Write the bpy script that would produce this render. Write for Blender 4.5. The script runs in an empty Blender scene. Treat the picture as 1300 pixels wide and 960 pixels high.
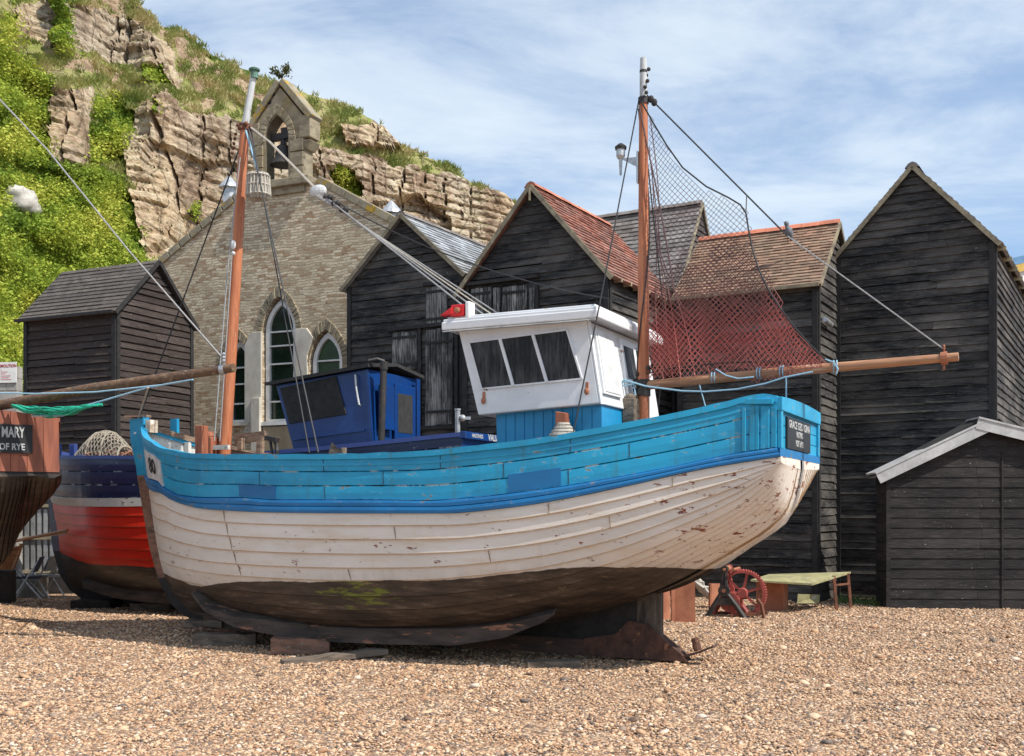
import bpy, bmesh, math, random
import numpy as np
from mathutils import Vector, Matrix, noise
from mathutils.geometry import delaunay_2d_cdt
random.seed(7)
SC = bpy.context.scene
COL = SC.collection
R = math.radians
F_PX = 1400.0; CX = 650.0; HY = 650.0; CZ = 1.5
GZ = -0.12                                   # beach level by the blue boat
# ------------------------------------------------------------------ geometry helpers
class MB:
    """collects vertices, faces, material slots and a tone per vertex"""
    def __init__(s): s.v = []; s.f = []; s.t = []; s.m = []
    def add(s, vs, fs, tone=.5, mi=0):
        n = len(s.v)
        s.v += [tuple(p) for p in vs]
        s.f += [tuple(n + i for i in f) for f in fs]
        s.t += [tone] * len(vs) if not isinstance(tone, (list, tuple)) else list(tone)
        s.m += [mi] * len(fs)
    def quad(s, a, b, c, d, tone=.5, mi=0): s.add([a, b, c, d], [(0, 1, 2, 3)], tone, mi)
    def box(s, c, size, rot=None, tone=.5, mi=0, taper=1.0):
        x, y, z = [k / 2 for k in size]
        vs = [Vector((sx * x * (taper if sz > 0 else 1), sy * y * (taper if sz > 0 else 1), sz * z)) for sz in (-1, 1) for sy in (-1, 1) for sx in (-1, 1)]
        if rot is not None:
            if not isinstance(rot, Matrix): rot = Matrix.Rotation(rot, 3, 'Z')
            vs = [rot @ v for v in vs]
        c = Vector(c)
        s.add([v + c for v in vs], [(0, 2, 3, 1), (4, 5, 7, 6), (0, 1, 5, 4), (2, 6, 7, 3), (0, 4, 6, 2), (1, 3, 7, 5)], tone, mi)
    def hexa(s, b, t, tone=.5, mi=0):
        """b: four bottom corners in order, t: four top corners"""
        s.add(list(b) + list(t), [(3, 2, 1, 0), (4, 5, 6, 7), (0, 1, 5, 4), (1, 2, 6, 5), (2, 3, 7, 6), (3, 0, 4, 7)], tone, mi)
    def bar(s, a, b, w, h, up=(0, 0, 1), tone=.5, mi=0):
        a, b = Vector(a), Vector(b); d = (b - a).normalized()
        u = Vector(up); x = d.cross(u)
        if x.length < 1e-4: x = d.cross(Vector((1, 0, 0)))
        x.normalize(); z = x.cross(d)
        o = [x * (i * w / 2) + z * (j * h / 2) for i, j in ((-1, -1), (1, -1), (1, 1), (-1, 1))]
        s.hexa([a + k for k in o], [b + k for k in o], tone, mi)
    def tube(s, pts, r, n=8, tone=.5, mi=0, cap=True):
        pts = [Vector(p) for p in pts]
        rr = r if isinstance(r, (list, tuple)) else [r] * len(pts)
        vs = []; fs = []
        ref = Vector((0.13, .21, 1)).normalized()
        for i, p in enumerate(pts):
            d = (pts[min(i + 1, len(pts) - 1)] - pts[max(i - 1, 0)])
            if d.length < 1e-9: d = Vector((0, 0, 1))
            d.normalize()
            x = d.cross(ref)
            if x.length < .05: x = d.cross(Vector((1, 0, 0)))
            x.normalize(); y = d.cross(x)
            for k in range(n):
                a = 2 * math.pi * k / n
                vs.append(p + (x * math.cos(a) + y * math.sin(a)) * rr[i])
        for i in range(len(pts) - 1):
            for k in range(n):
                fs.append((i * n + k, i * n + (k + 1) % n, (i + 1) * n + (k + 1) % n, (i + 1) * n + k))
        if cap: fs.append(tuple(range(n))[::-1]); fs.append(tuple((len(pts) - 1) * n + k for k in range(n)))
        s.add(vs, fs, tone, mi)
    def prism(s, poly, axis_pts, tone=.5, mi=0):
        """poly: list of 3D points (planar); axis_pts: thickness vector"""
        d = Vector(axis_pts); n = len(poly)
        a = [Vector(p) for p in poly]; b = [p + d for p in a]
        s.add(a + b, [tuple(range(n))[::-1], tuple(range(n, 2 * n))] + [(i, (i + 1) % n, n + (i + 1) % n, n + i) for i in range(n)], tone, mi)
    def lathe(s, c, prof, n=16, tone=.5, mi=0, axis=None):
        """prof: (radius, height) pairs"""
        c = Vector(c); vs = []; fs = []
        rot = Vector((0, 0, 1)).rotation_difference(Vector(axis)).to_matrix() if axis is not None else Matrix.Identity(3)
        for r, h in prof:
            for k in range(n):
                a = 2 * math.pi * k / n
                vs.append(c + rot @ Vector((r * math.cos(a), r * math.sin(a), h)))
        for i in range(len(prof) - 1):
            for k in range(n):
                fs.append((i * n + k, i * n + (k + 1) % n, (i + 1) * n + (k + 1) % n, (i + 1) * n + k))
        fs.append(tuple(range(n))[::-1]); fs.append(tuple((len(prof) - 1) * n + k for k in range(n)))
        s.add(vs, fs, tone, mi)
    def ball(s, c, r, n=10, m=7, tone=.5, mi=0, sq=(1, 1, 1), jit=0):
        prof = []
        c = Vector(c); vs = []; fs = []
        for i in range(m + 1):
            th = math.pi * i / m
            for k in range(n):
                a = 2 * math.pi * k / n
                j = 1 + random.uniform(-jit, jit)
                vs.append(c + Vector((math.sin(th) * math.cos(a) * r * sq[0] * j, math.sin(th) * math.sin(a) * r * sq[1] * j, -math.cos(th) * r * sq[2] * j)))
        for i in range(m):
            for k in range(n):
                fs.append((i * n + k, i * n + (k + 1) % n, (i + 1) * n + (k + 1) % n, (i + 1) * n + k))
        s.add(vs, fs, tone, mi)
    def islands(s):
        """connected pieces of the collected faces, as separate collectors"""
        par = list(range(len(s.v)))
        def find(i):
            while par[i] != i: par[i] = par[par[i]]; i = par[i]
            return i
        for f in s.f:
            r = find(f[0])
            for i in f[1:]: par[find(i)] = r
        out = {}
        for f, m in zip(s.f, s.m): out.setdefault(find(f[0]), []).append((f, m))
        res = []
        for fs in out.values():
            mb = MB(); mp = {}
            for f, m in fs:
                for i in f:
                    if i not in mp: mp[i] = len(mb.v); mb.v.append(s.v[i]); mb.t.append(s.t[i])
                mb.f.append(tuple(mp[i] for i in f)); mb.m.append(m)
            res.append(mb)
        return res
    def build_each(s, name, mats, parent=None, **kw):
        return [m.build(name, mats, parent, **kw) for m in s.islands()]
    def build(s, name, mats, parent=None, smooth=False, bevel=0):
        me = bpy.data.meshes.new(name)
        me.from_pydata(s.v, [], s.f)
        if not isinstance(mats, (list, tuple)): mats = [mats]
        for m in mats: me.materials.append(m)
        if len(mats) > 1: me.polygons.foreach_set('material_index', s.m)
        a = me.attributes.new('tone', 'FLOAT', 'POINT'); a.data.foreach_set('value', s.t)
        if smooth: me.polygons.foreach_set('use_smooth', [True] * len(me.polygons))
        me.update()
        o = bpy.data.objects.new(name, me); COL.objects.link(o)
        if parent is not None: o.parent = parent
        if bevel:
            md = o.modifiers.new('bevel', 'BEVEL'); md.width = bevel; md.segments = 2; md.limit_method = 'ANGLE'; md.angle_limit = R(40)
        if smooth and smooth != True:
            md = o.modifiers.new('es', 'EDGE_SPLIT'); md.split_angle = R(smooth)
        return o
def tag(o, label=None, cat=None, group=None, kind=None):
    if label: o['label'] = label
    if cat: o['category'] = cat
    if group: o['group'] = group
    if kind: o['kind'] = kind
    return o
def empty(name, loc=(0, 0, 0), rz=0, label=None, cat=None, group=None):
    o = bpy.data.objects.new(name, None); COL.objects.link(o); o.location = loc; o.rotation_euler = (0, 0, rz)
    o.empty_display_size = .2
    return tag(o, label, cat, group)
def copy_tree(o, parent=None):
    c = o.copy(); COL.objects.link(c)
    if parent is not None: c.parent = parent
    for ch in list(o.children): copy_tree(ch, c)
    return c
def text_part(name, body, size, mat, parent, origin, xdir, ydir, extr=.002, sx=1.0, bend=None, sp=1.0):
    """lettering: a font curve turned into mesh; origin = centre of the text, xdir/ydir = local directions"""
    cu = bpy.data.curves.new(name, 'FONT'); cu.body = body; cu.size = size; cu.align_x = 'CENTER'; cu.align_y = 'CENTER'
    cu.extrude = extr; cu.space_character = sp; cu.resolution_u = 3; cu.offset = size * .022
    t = bpy.data.objects.new(name, cu); me = bpy.data.meshes.new_from_object(t)
    me.materials.clear(); me.materials.append(mat)
    X = Vector(xdir).normalized(); Y = Vector(ydir).normalized(); N = X.cross(Y)
    for v in me.vertices:
        p = v.co.copy(); q = Vector(origin) + X * p.x * sx + Y * p.y + N * p.z
        v.co = q
    bpy.data.objects.remove(t)
    o = bpy.data.objects.new(name, me); COL.objects.link(o); o.parent = parent
    return o
class Frame:
    """a vertical plane standing on the ground: origin (X, Y), local x along e1, local y away from the camera"""
    def __init__(s, X, Y, deg):
        s.o = Vector((X, Y)); s.a = -R(deg); s.e1 = Vector((math.cos(s.a), math.sin(s.a))); s.e2 = Vector((-math.sin(s.a), math.cos(s.a)))
    def sz(s, px, py, off=0.0):
        k = (px - CX) / F_PX
        ox = s.o.x + s.e2.x * off; oy = s.o.y + s.e2.y * off
        u = (k * oy - ox) / (s.e1.x - k * s.e1.y)
        Y = oy + s.e1.y * u
        return u, CZ + (HY - py) * Y / F_PX
    def s(s_, px, off=0.0): return s_.sz(px, HY, off)[0]
    def pt(s, px, py, off=0.0):
        u, z = s.sz(px, py, off); return Vector((u, off, z))
def P3(px, py, Y): return Vector(((px - CX) * Y / F_PX, Y, CZ + (HY - py) * Y / F_PX))
def pchip(xs, ys):
    xs = list(xs); ys = list(ys); n = len(xs)
    h = [xs[i + 1] - xs[i] for i in range(n - 1)]; d = [(ys[i + 1] - ys[i]) / h[i] for i in range(n - 1)]
    m = [d[0]] + [0 if d[i - 1] * d[i] <= 0 else 2 * d[i - 1] * d[i] / (d[i - 1] + d[i]) for i in range(1, n - 1)] + [d[-1]]
    def f(x):
        if x <= xs[0]: return ys[0]
        if x >= xs[-1]: return ys[-1]
        i = 0
        while x > xs[i + 1]: i += 1
        t = (x - xs[i]) / h[i]
        return ys[i] * (2 * t**3 - 3 * t**2 + 1) + h[i] * m[i] * (t**3 - 2 * t**2 + t) + ys[i + 1] * (-2 * t**3 + 3 * t**2) + h[i] * m[i + 1] * (t**3 - t**2)
    return f
def tab(*pairs): return pchip([p[0] for p in pairs], [p[1] for p in pairs])
# ------------------------------------------------------------------ materials
def new_mat(name):
    m = bpy.data.materials.new(name); m.use_nodes = True; nt = m.node_tree; nt.nodes.clear()
    out = nt.nodes.new('ShaderNodeOutputMaterial'); b = nt.nodes.new('ShaderNodeBsdfPrincipled')
    nt.links.new(b.outputs[0], out.inputs[0])
    return m, nt, b
class NT:
    def __init__(s, nt): s.nt = nt; s._c = {}
    def n(s, t, **kw):
        o = s.nt.nodes.new(t)
        for k, v in kw.items(): setattr(o, k, v)
        return o
    def l(s, a, b): s.nt.links.new(a, b)
    def coord(s, kind='Object'):
        if kind not in s._c: s._c[kind] = s.n('ShaderNodeTexCoord').outputs[kind]
        return s._c[kind]
    def mapped(s, scale, kind='Object', loc=(0, 0, 0), rot=(0, 0, 0), src=None):
        mp = s.n('ShaderNodeMapping'); mp.inputs['Scale'].default_value = scale; mp.inputs['Location'].default_value = loc; mp.inputs['Rotation'].default_value = rot
        s.l(src if src is not None else s.coord(kind), mp.inputs[0]); return mp.outputs[0]
    def noise(s, vec, scale, detail=4, rough=.6, dist=0):
        n = s.n('ShaderNodeTexNoise'); n.inputs['Scale'].default_value = scale; n.inputs['Detail'].default_value = detail
        n.inputs['Roughness'].default_value = rough; n.inputs['Distortion'].default_value = dist; s.l(vec, n.inputs['Vector']); return n.outputs['Fac']
    def vor(s, vec, scale, feature='F1', out='Distance', rnd=1):
        n = s.n('ShaderNodeTexVoronoi', feature=feature); n.inputs['Scale'].default_value = scale; n.inputs['Randomness'].default_value = rnd
        s.l(vec, n.inputs['Vector']); return n.outputs[out]
    def ramp(s, fac, stops, interp='LINEAR'):
        r = s.n('ShaderNodeValToRGB'); r.color_ramp.interpolation = interp
        e = r.color_ramp.elements
        while len(e) < len(stops): e.new(.5)
        for i, (p, c) in enumerate(stops):
            e[i].position = p; e[i].color = (*c, 1) if isinstance(c, (tuple, list)) else (c, c, c, 1)
        s.l(fac, r.inputs[0]); return r.outputs[0]
    def mix(s, fac, a, b, mode='MIX'):
        m = s.n('ShaderNodeMix', data_type='RGBA', blend_type=mode)
        for sock, v in ((m.inputs[0], fac), (m.inputs[6], a), (m.inputs[7], b)):
            if isinstance(v, (int, float)): sock.default_value = v if sock == m.inputs[0] else (v, v, v, 1)
            elif isinstance(v, (tuple, list)): sock.default_value = (*v, 1) if len(v) == 3 else v
            else: s.l(v, sock)
        return m.outputs[2]
    def math(s, op, a, b=None, clamp=False):
        m = s.n('ShaderNodeMath', operation=op, use_clamp=clamp)
        for i, v in enumerate((a, b)):
            if v is None: continue
            if isinstance(v, (int, float)): m.inputs[i].default_value = v
            else: s.l(v, m.inputs[i])
        return m.outputs[0]
    def attr(s, name, out='Fac'):
        a = s.n('ShaderNodeAttribute', attribute_name=name); return a.outputs[out]
    def bump(s, bsdf, h, strength=.4, dist=.01, prev=None):
        b = s.n('ShaderNodeBump'); b.inputs['Strength'].default_value = strength; b.inputs['Distance'].default_value = dist
        s.l(h, b.inputs['Height'])
        if prev is not None: s.l(prev, b.inputs['Normal'])
        s.l(b.outputs[0], bsdf.inputs['Normal']); return b.outputs[0]
def tone_mult(T, col, lo=.55, hi=1.45):
    t = T.attr('tone'); f = T.math('ADD', T.math('MULTIPLY', t, hi - lo), lo)
    c = T.n('ShaderNodeCombineColor'); [T.l(f, c.inputs[i]) for i in range(3)]
    return T.mix(1.0, col, c.outputs[0], 'MULTIPLY')
def simple(name, c1, c2=None, sc=(1, 1, 1), nscale=4, rough=.7, bump=.2, bdist=.005, chips=None, chip_lo=.62, chip_scale=9, spec=.4, metal=0, lo=.7, hi=1.3, detail=5, dirt=None, dirt_scale=1.2, dirt_lo=.5):
    """worn paint, wood, metal: two tones in a stretched noise, chips showing another colour, broad dirt"""
    m, nt, b = new_mat(name); T = NT(nt)
    if c2 is None: c2 = tuple(x * .7 for x in c1)
    v = T.mapped(sc); n1 = T.noise(v, nscale, detail, .65)
    col = T.ramp(n1, [(.35, c2), (.62, c1)])
    rl = rough
    if dirt is not None:
        nd = T.noise(T.mapped((1, 1, .5)), dirt_scale, 6, .7)
        col = T.mix(T.ramp(nd, [(dirt_lo, 0.), (dirt_lo + .2, .75)]), col, dirt)
    h = n1
    if chips is not None:
        nc = T.noise(T.mapped(tuple(x * 1.0 for x in sc), loc=(3, 1, 7)), chip_scale, 9, .72)
        f = T.ramp(nc, [(chip_lo, 0.), (chip_lo + .025, 1.)])
        col = T.mix(f, col, chips)
        h = T.math('SUBTRACT', n1, T.math('MULTIPLY', f, .8))
    col = tone_mult(T, col, lo, hi)
    T.l(col, b.inputs['Base Color']); b.inputs['Roughness'].default_value = rl; b.inputs['Metallic'].default_value = metal
    b.inputs['Specular IOR Level'].default_value = spec
    if bump: T.bump(b, h, bump, bdist)
    return m
def board_mat(name, dark, mid, light, worn=.5, brown=(.09, .065, .05)):
    m, nt, b = new_mat(name); T = NT(nt)
    g = T.noise(T.mapped((1.3, 1.3, 26)), 3.2, 8, .75, .2)
    big = T.noise(T.mapped((.5, .5, 1.6)), 1.6, 5, .65)
    col = T.ramp(g, [(.36, dark), (.52, mid), (.68, light)])
    col = T.mix(T.ramp(big, [(.42, 0.), (.68, worn)]), col, T.mix(T.ramp(g, [(.3, 0.), (.7, 1.)]), brown, tuple(min(1, x * 1.25) for x in light)))
    sp = T.noise(T.mapped((1, 1, 1)), 34, 2, .4)
    col = T.mix(T.ramp(sp, [(.755, 0.), (.775, .7)]), col, (.40, .39, .37))
    col = tone_mult(T, col, .35, 1.9)
    T.l(col, b.inputs['Base Color']); b.inputs['Roughness'].default_value = .78; b.inputs['Specular IOR Level'].default_value = .25
    T.bump(b, T.math('ADD', g, T.math('MULTIPLY', big, .5)), .5, .012)
    return m
M = {}
M['board'] = board_mat('tarred_boards', (.005, .005, .006), (.019, .018, .018), (.125, .118, .108), .75, (.10, .08, .065))
M['board_brown'] = board_mat('brown_tarred_boards', (.018, .013, .012), (.038, .028, .025), (.085, .07, .062), .3, (.05, .036, .03))
M['board_black'] = board_mat('fresh_black_boards', (.006, .006, .007), (.014, .013, .013), (.06, .054, .05), .55, (.035, .028, .026))
M['board_grey'] = board_mat('worn_door_boards', (.012, .012, .012), (.05, .049, .047), (.20, .195, .18), .8, (.10, .095, .085))
def vertical_board_mat():
    m, nt, b = new_mat('worn_vertical_boards'); T = NT(nt)
    g = T.noise(T.mapped((22, 22, 1.1)), 2.2, 8, .75, .15)
    big = T.noise(T.mapped((1, 1, .6)), 2.5, 5, .6)
    col = T.ramp(T.math('ADD', T.math('MULTIPLY', g, .65), T.math('MULTIPLY', big, .38)), [(.40, (.010, .010, .010)), (.50, (.045, .044, .042)), (.60, (.30, .29, .27))])
    col = tone_mult(T, col, .5, 1.6)
    T.l(col, b.inputs['Base Color']); b.inputs['Roughness'].default_value = .8
    T.bump(b, g, .5, .01); return m
M['vboard'] = vertical_board_mat()
M['trim'] = simple('weathered_trim_wood', (.34, .29, .19), (.17, .14, .10), (1, 1, 1), 6, .8, .3, .01, lo=.6, hi=1.5)
M['trim_dark'] = simple('dark_trim_wood', (.03, .028, .027), (.014, .013, .013), (2, 2, 2), 5, .75, .3, .01)
M['trim_grey'] = simple('grey_painted_fascia', (.52, .52, .51), (.36, .36, .355), (1, 1, 1), 4, .6, .15, .004, dirt=(.25, .24, .22))
def tile_mat(name, c1, c2, c3, lich=None):
    m, nt, b = new_mat(name); T = NT(nt)
    n1 = T.noise(T.mapped((1, 1, 1)), 7, 6, .7); n2 = T.noise(T.mapped((1, 1, 1), loc=(5, 5, 5)), 1.1, 5, .65)
    col = T.ramp(n1, [(.35, c1), (.62, c2)])
    col = T.mix(T.ramp(n2, [(.4, 0.), (.65, .8)]), col, c3)
    if lich:
        n3 = T.noise(T.mapped((1, 1, 1), loc=(9, 2, 1)), 16, 6, .7)
        col = T.mix(T.ramp(n3, [(.6, 0.), (.66, .8)]), col, lich)
    col = tone_mult(T, col, .5, 1.5)
    T.l(col, b.inputs['Base Color']); b.inputs['Roughness'].default_value = .75
    T.bump(b, n1, .35, .01); return m
M['tile_red'] = tile_mat('red_clay_tiles', (.20, .075, .05), (.38, .15, .10), (.17, .10, .08), (.30, .26, .22))
M['tile_brown'] = tile_mat('brown_clay_tiles', (.17, .095, .06), (.34, .20, .13), (.22, .155, .105), (.30, .27, .18))
M['tile_ridge'] = tile_mat('orange_ridge_tiles', (.45, .13, .065), (.60, .21, .12), (.38, .14, .08), (.5, .32, .22))
M['slate'] = tile_mat('grey_slates', (.15, .135, .125), (.26, .24, .225), (.15, .115, .095), (.3, .28, .25))
M['slate_pale'] = tile_mat('pale_blue_slates', (.24, .26, .28), (.40, .42, .44), (.17, .17, .165))
M['shingle_wood'] = tile_mat('weathered_wood_shingles', (.05, .042, .036), (.13, .11, .09), (.075, .06, .05), (.2, .18, .15))
# ---- church stone
def stone_mat():
    m, nt, b = new_mat('rubble_stone_courses'); T = NT(nt)
    o = T.coord('Object')
    sep = T.n('ShaderNodeSeparateXYZ'); T.l(o, sep.inputs[0])
    wob = T.noise(T.mapped((1, 1, 1)), 2.3, 3, .5)
    wob2 = T.noise(T.mapped((1, 1, 1), loc=(4, 4, 4)), 9, 2, .5)
    x = T.math('ADD', T.math('ADD', sep.outputs[0], sep.outputs[1]), T.math('MULTIPLY', wob2, .20))
    z = T.math('ADD', T.math('ADD', sep.outputs[2], T.math('MULTIPLY', wob, .14)), T.math('MULTIPLY', wob2, .035))
    c = T.n('ShaderNodeCombineXYZ'); T.l(x, c.inputs[0]); T.l(z, c.inputs[1])
    br = T.n('ShaderNodeTexBrick'); T.l(c.outputs[0], br.inputs['Vector'])
    br.inputs['Scale'].default_value = 1; br.inputs['Brick Width'].default_value = .20; br.inputs['Row Height'].default_value = .062
    br.inputs['Mortar Size'].default_value = .008; br.inputs['Mortar Smooth'].default_value = .5; br.inputs['Bias'].default_value = .0
    br.inputs['Color1'].default_value = (0, 0, 0, 1); br.inputs['Color2'].default_value = (1, 1, 1, 1); br.inputs['Mortar'].default_value = (.5, .5, .5, 1)
    br.offset = .43; br.squash = .8; br.squash_frequency = 3
    fine = T.noise(T.mapped((1, 1, 1.6), loc=(1, 2, 3)), 14, 6, .7)
    v = T.math('ADD', T.math('MULTIPLY', br.outputs['Color'], .48), T.math('MULTIPLY', fine, .62))
    col = T.ramp(v, [(.22, (.13, .085, .05)), (.33, (.40, .24, .13)), (.42, (.42, .32, .205)), (.58, (.58, .47, .32)), (.85, (.76, .64, .46))])
    col = T.mix(br.outputs['Fac'], col, (.42, .36, .26))
    big = T.noise(T.mapped((1, 1, .7), loc=(8, 1, 1)), .8, 5, .6)
    col = T.mix(T.ramp(big, [(.42, 0.), (.7, .5)]), col, (.34, .27, .19))
    T.l(col, b.inputs['Base Color']); b.inputs['Roughness'].default_value = .9
    h = T.math('SUBTRACT', T.math('ADD', T.math('MULTIPLY', br.outputs['Color'], .35), T.math('MULTIPLY', fine, .6)), T.math('MULTIPLY', br.outputs['Fac'], 1.0))
    T.bump(b, h, .8, .03); return m
M['stone'] = stone_mat()
M['ashlar'] = simple('dressed_stone', (.33, .28, .19), (.19, .155, .105), (1, 1, 1.5), 4, .9, .6, .02, chips=(.09, .075, .055), chip_lo=.64, chip_scale=5, dirt=(.30, .20, .05), dirt_scale=1.6, dirt_lo=.56)
M['lichen_stone'] = simple('lichen_coping', (.33, .29, .20), (.20, .17, .12), (1, 1, 1), 4, .9, .5, .02, chips=(.42, .27, .04), chip_lo=.55, chip_scale=3.5)
M['plaster'] = simple('grey_cement_render', (.58, .54, .46), (.42, .385, .32), (1, 1, .6), 3, .85, .3, .01, chips=(.16, .14, .12), chip_lo=.66, chip_scale=4)
M['render_tan'] = simple('tan_render', (.36, .29, .19), (.25, .20, .13), (1, 1, .6), 3, .9, .3, .01, chips=(.2, .18, .15), chip_lo=.6, chip_scale=4)
M['white_frame'] = simple('white_window_paint', (.78, .78, .76), (.62, .62, .60), (1, 1, 1), 6, .5, .1, .003)
M['concrete'] = simple('blockwork', (.36, .34, .31), (.24, .23, .21), (1, 1, 1), 5, .9, .5, .02)
def glass_mat(name, col, rough=.12):
    m, nt, b = new_mat(name); T = NT(nt)
    n = T.noise(T.mapped((1, 1, 1)), 3, 4, .6)
    T.l(T.ramp(n, [(.35, tuple(x * .5 for x in col)), (.7, col)]), b.inputs['Base Color'])
    b.inputs['Roughness'].default_value = rough; b.inputs['Specular IOR Level'].default_value = .6
    T.bump(b, n, .1, .01); return m
M['glass'] = glass_mat('old_window_glass', (.016, .035, .022))
M['glass_green'] = glass_mat('green_window_glass', (.03, .085, .022), .35)
def streaky_black():
    m, nt, b = new_mat('streaked_black_panel'); T = NT(nt)
    n = T.noise(T.mapped((14, 14, 1.3)), 2.2, 7, .7)
    n2 = T.noise(T.mapped((1, 1, .6)), 4, 3, .6)
    f = T.ramp(T.math('ADD', T.math('MULTIPLY', n, .6), T.math('MULTIPLY', n2, .4)), [(.45, 0.), (.68, 1.)])
    T.l(T.mix(f, (.010, .011, .012), (.085, .085, .088)), b.inputs['Base Color']); b.inputs['Roughness'].default_value = .55; b.inputs['Specular IOR Level'].default_value = .3
    return m
M['black_panel'] = streaky_black()
M['felt'] = simple('black_felt_board', (.035, .034, .033), (.02, .02, .02), (1, 1, 1), 12, .9, .3, .004)
# ---- boat paints
def paint(name, c, c2, under, chip_lo=.66, line=(.05, .035, .02), sc=(1, 1, 2.2), rough=.42, streak=None, streak_amt=.4, lo=.88, hi=1.12, chip_scale=5):
    m, nt, b = new_mat(name); T = NT(nt)
    n1 = T.noise(T.mapped((.6, .6, 1.4)), 2.2, 6, .65)
    col = T.ramp(n1, [(.32, c2), (.62, c)])
    ns = T.noise(T.mapped((5, 5, .5)), 2.0, 6, .7)
    if streak is not None:
        col = T.mix(T.math('MULTIPLY', T.ramp(ns, [(.56, 0.), (.75, 1.)]), streak_amt), col, streak)
    fine = T.noise(T.mapped((1.2, 1.2, 7)), 9, 6, .7)
    nc = T.noise(T.mapped(sc, loc=(2, 5, 1)), chip_scale, 10, .74)
    f = T.ramp(nc, [(chip_lo, 0.), (chip_lo + .012, 1.)])
    f2 = T.ramp(nc, [(chip_lo - .03, 0.), (chip_lo - .01, .6)])
    col = T.mix(f2, col, tuple(min(.85, x * 1.25 + .05) for x in c))
    col = T.mix(f, col, T.ramp(fine, [(.4, under), (.6, tuple(x * .4 for x in under))]))
    col = tone_mult(T, col, lo, hi)
    nse = T.noise(T.mapped((.7, .7, .7), loc=(4, 4, 9)), 5, 8, .75)                      # plank edges: worn pale here, open and dark there
    edge = T.ramp(T.attr('tone'), [(.02, 1.), (.08, 0.)])
    col = T.mix(T.math('MULTIPLY', edge, T.ramp(nse, [(.53, 0.), (.56, .9)])), col, (.50, .55, .54))
    col = T.mix(T.math('MULTIPLY', edge, T.ramp(nse, [(.40, .85), (.46, 0.)])), col, (.02, .035, .04))
    T.l(col, b.inputs['Base Color'])
    T.l(T.ramp(n1, [(.3, rough + .15), (.7, rough - .08)]), b.inputs['Roughness'])
    h = T.math('SUBTRACT', T.math('ADD', T.math('MULTIPLY', n1, .6), T.math('MULTIPLY', fine, .25)), T.math('MULTIPLY', f, .6))
    T.bump(b, h, .35, .006); return m
M['blue'] = paint('turquoise_blue_paint', (.013, .34, .57), (.010, .235, .43), (.30, .25, .19), .615, rough=.45, streak=(.05, .17, .17), streak_amt=.8, lo=.72, hi=1.22)
M['blue_dark'] = paint('deep_blue_paint', (.006, .17, .42), (.005, .12, .31), (.22, .2, .17), .61, rough=.45)
M['blue_patch'] = paint('navy_blue_patch', (.006, .15, .36), (.005, .11, .28), (.2, .3, .4), .68)
M['blue_house'] = paint('bright_blue_cabin_paint', (.010, .27, .53), (.010, .22, .44), (.05, .12, .2), .67, rough=.4)
M['white'] = paint('white_cabin_paint', (.74, .75, .76), (.62, .63, .645), (.35, .2, .1), .655, rough=.4, streak=(.42, .36, .26), streak_amt=.25)
M['white_old'] = paint('old_white_paint', (.62, .60, .55), (.48, .46, .42), (.20, .13, .09), .60)
M['navy'] = paint('navy_paint', (.009, .020, .075), (.007, .015, .052), (.45, .42, .4), .635, rough=.3)
M['royal'] = paint('royal_blue_paint', (.005, .045, .19), (.004, .030, .13), (.03, .05, .12), .71, rough=.28)
M['navy_rail'] = paint('blue_rail_paint', (.04, .07, .24), (.03, .05, .17), (.2, .2, .25), .68)
M['wood_rail'] = simple('bare_grey_brown_wood', (.33, .22, .15), (.13, .08, .055), (1.2, 1.2, 6), 6, .8, .5, .01, chips=(.5, .42, .34), chip_lo=.6)
M['mast'] = simple('orange_varnished_mast', (.52, .19, .085), (.33, .10, .045), (9, 9, .55), 2.4, .5, .3, .006, chips=(.50, .34, .22), chip_lo=.635, chip_scale=3, lo=.8, hi=1.2)
M['boom'] = simple('pale_varnished_boom', (.46, .24, .13), (.28, .13, .07), (.8, 9, 9), 2.4, .55, .3, .006, chips=(.55, .42, .30), chip_lo=.60, chip_scale=3)
M['boom_old'] = simple('old_dark_boom', (.17, .095, .05), (.085, .05, .035), (.8, 9, 9), 2.4, .6, .35, .008, chips=(.26, .2, .13), chip_lo=.58, chip_scale=3)
M['post_red'] = simple('red_brown_post', (.36, .12, .06), (.18, .055, .03), (6, 6, .7), 3, .6, .4, .008, chips=(.42, .3, .2), chip_lo=.63)
M['mast_white'] = simple('peeling_white_mast_paint', (.58, .60, .60), (.42, .44, .45), (4, 4, .7), 3, .6, .3, .004, chips=(.24, .22, .2), chip_lo=.57, chip_scale=8)
M['rust'] = simple('rusty_iron', (.20, .075, .04), (.085, .04, .028), (1, 1, 1), 9, .85, .6, .01, chips=(.34, .16, .07), chip_lo=.6)
M['rust_bright'] = simple('orange_rust_steel', (.42, .17, .095), (.27, .10, .055), (1, 1, .7), 4, .85, .4, .008, chips=(.16, .07, .05), chip_lo=.62, chip_scale=6)
M['red_iron'] = simple('faded_red_iron', (.40, .085, .07), (.25, .055, .045), (1, 1, 1), 8, .6, .4, .006, chips=(.17, .08, .05), chip_lo=.6, chip_scale=12)
M['dark_iron'] = simple('dark_iron', (.035, .030, .028), (.018, .016, .015), (1, 1, 1), 9, .6, .4, .006, chips=(.12, .06, .035), chip_lo=.6, spec=.5)
M['galv'] = simple('galvanised_metal', (.52, .53, .54), (.36, .37, .38), (1, 1, 1), 12, .42, .1, .002, metal=.6)
M['rope_blue'] = simple('pale_blue_rope', (.33, .52, .64), (.22, .38, .5), (1, 1, 1), 60, .8, .5, .003)
M['rope_pale'] = simple('pale_rope', (.50, .46, .40), (.33, .30, .25), (1, 1, 1), 50, .85, .5, .003)
M['rope_dark'] = simple('dark_wire', (.035, .034, .036), (.02, .02, .022), (1, 1, 1), 50, .6, .2, .002)
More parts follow.
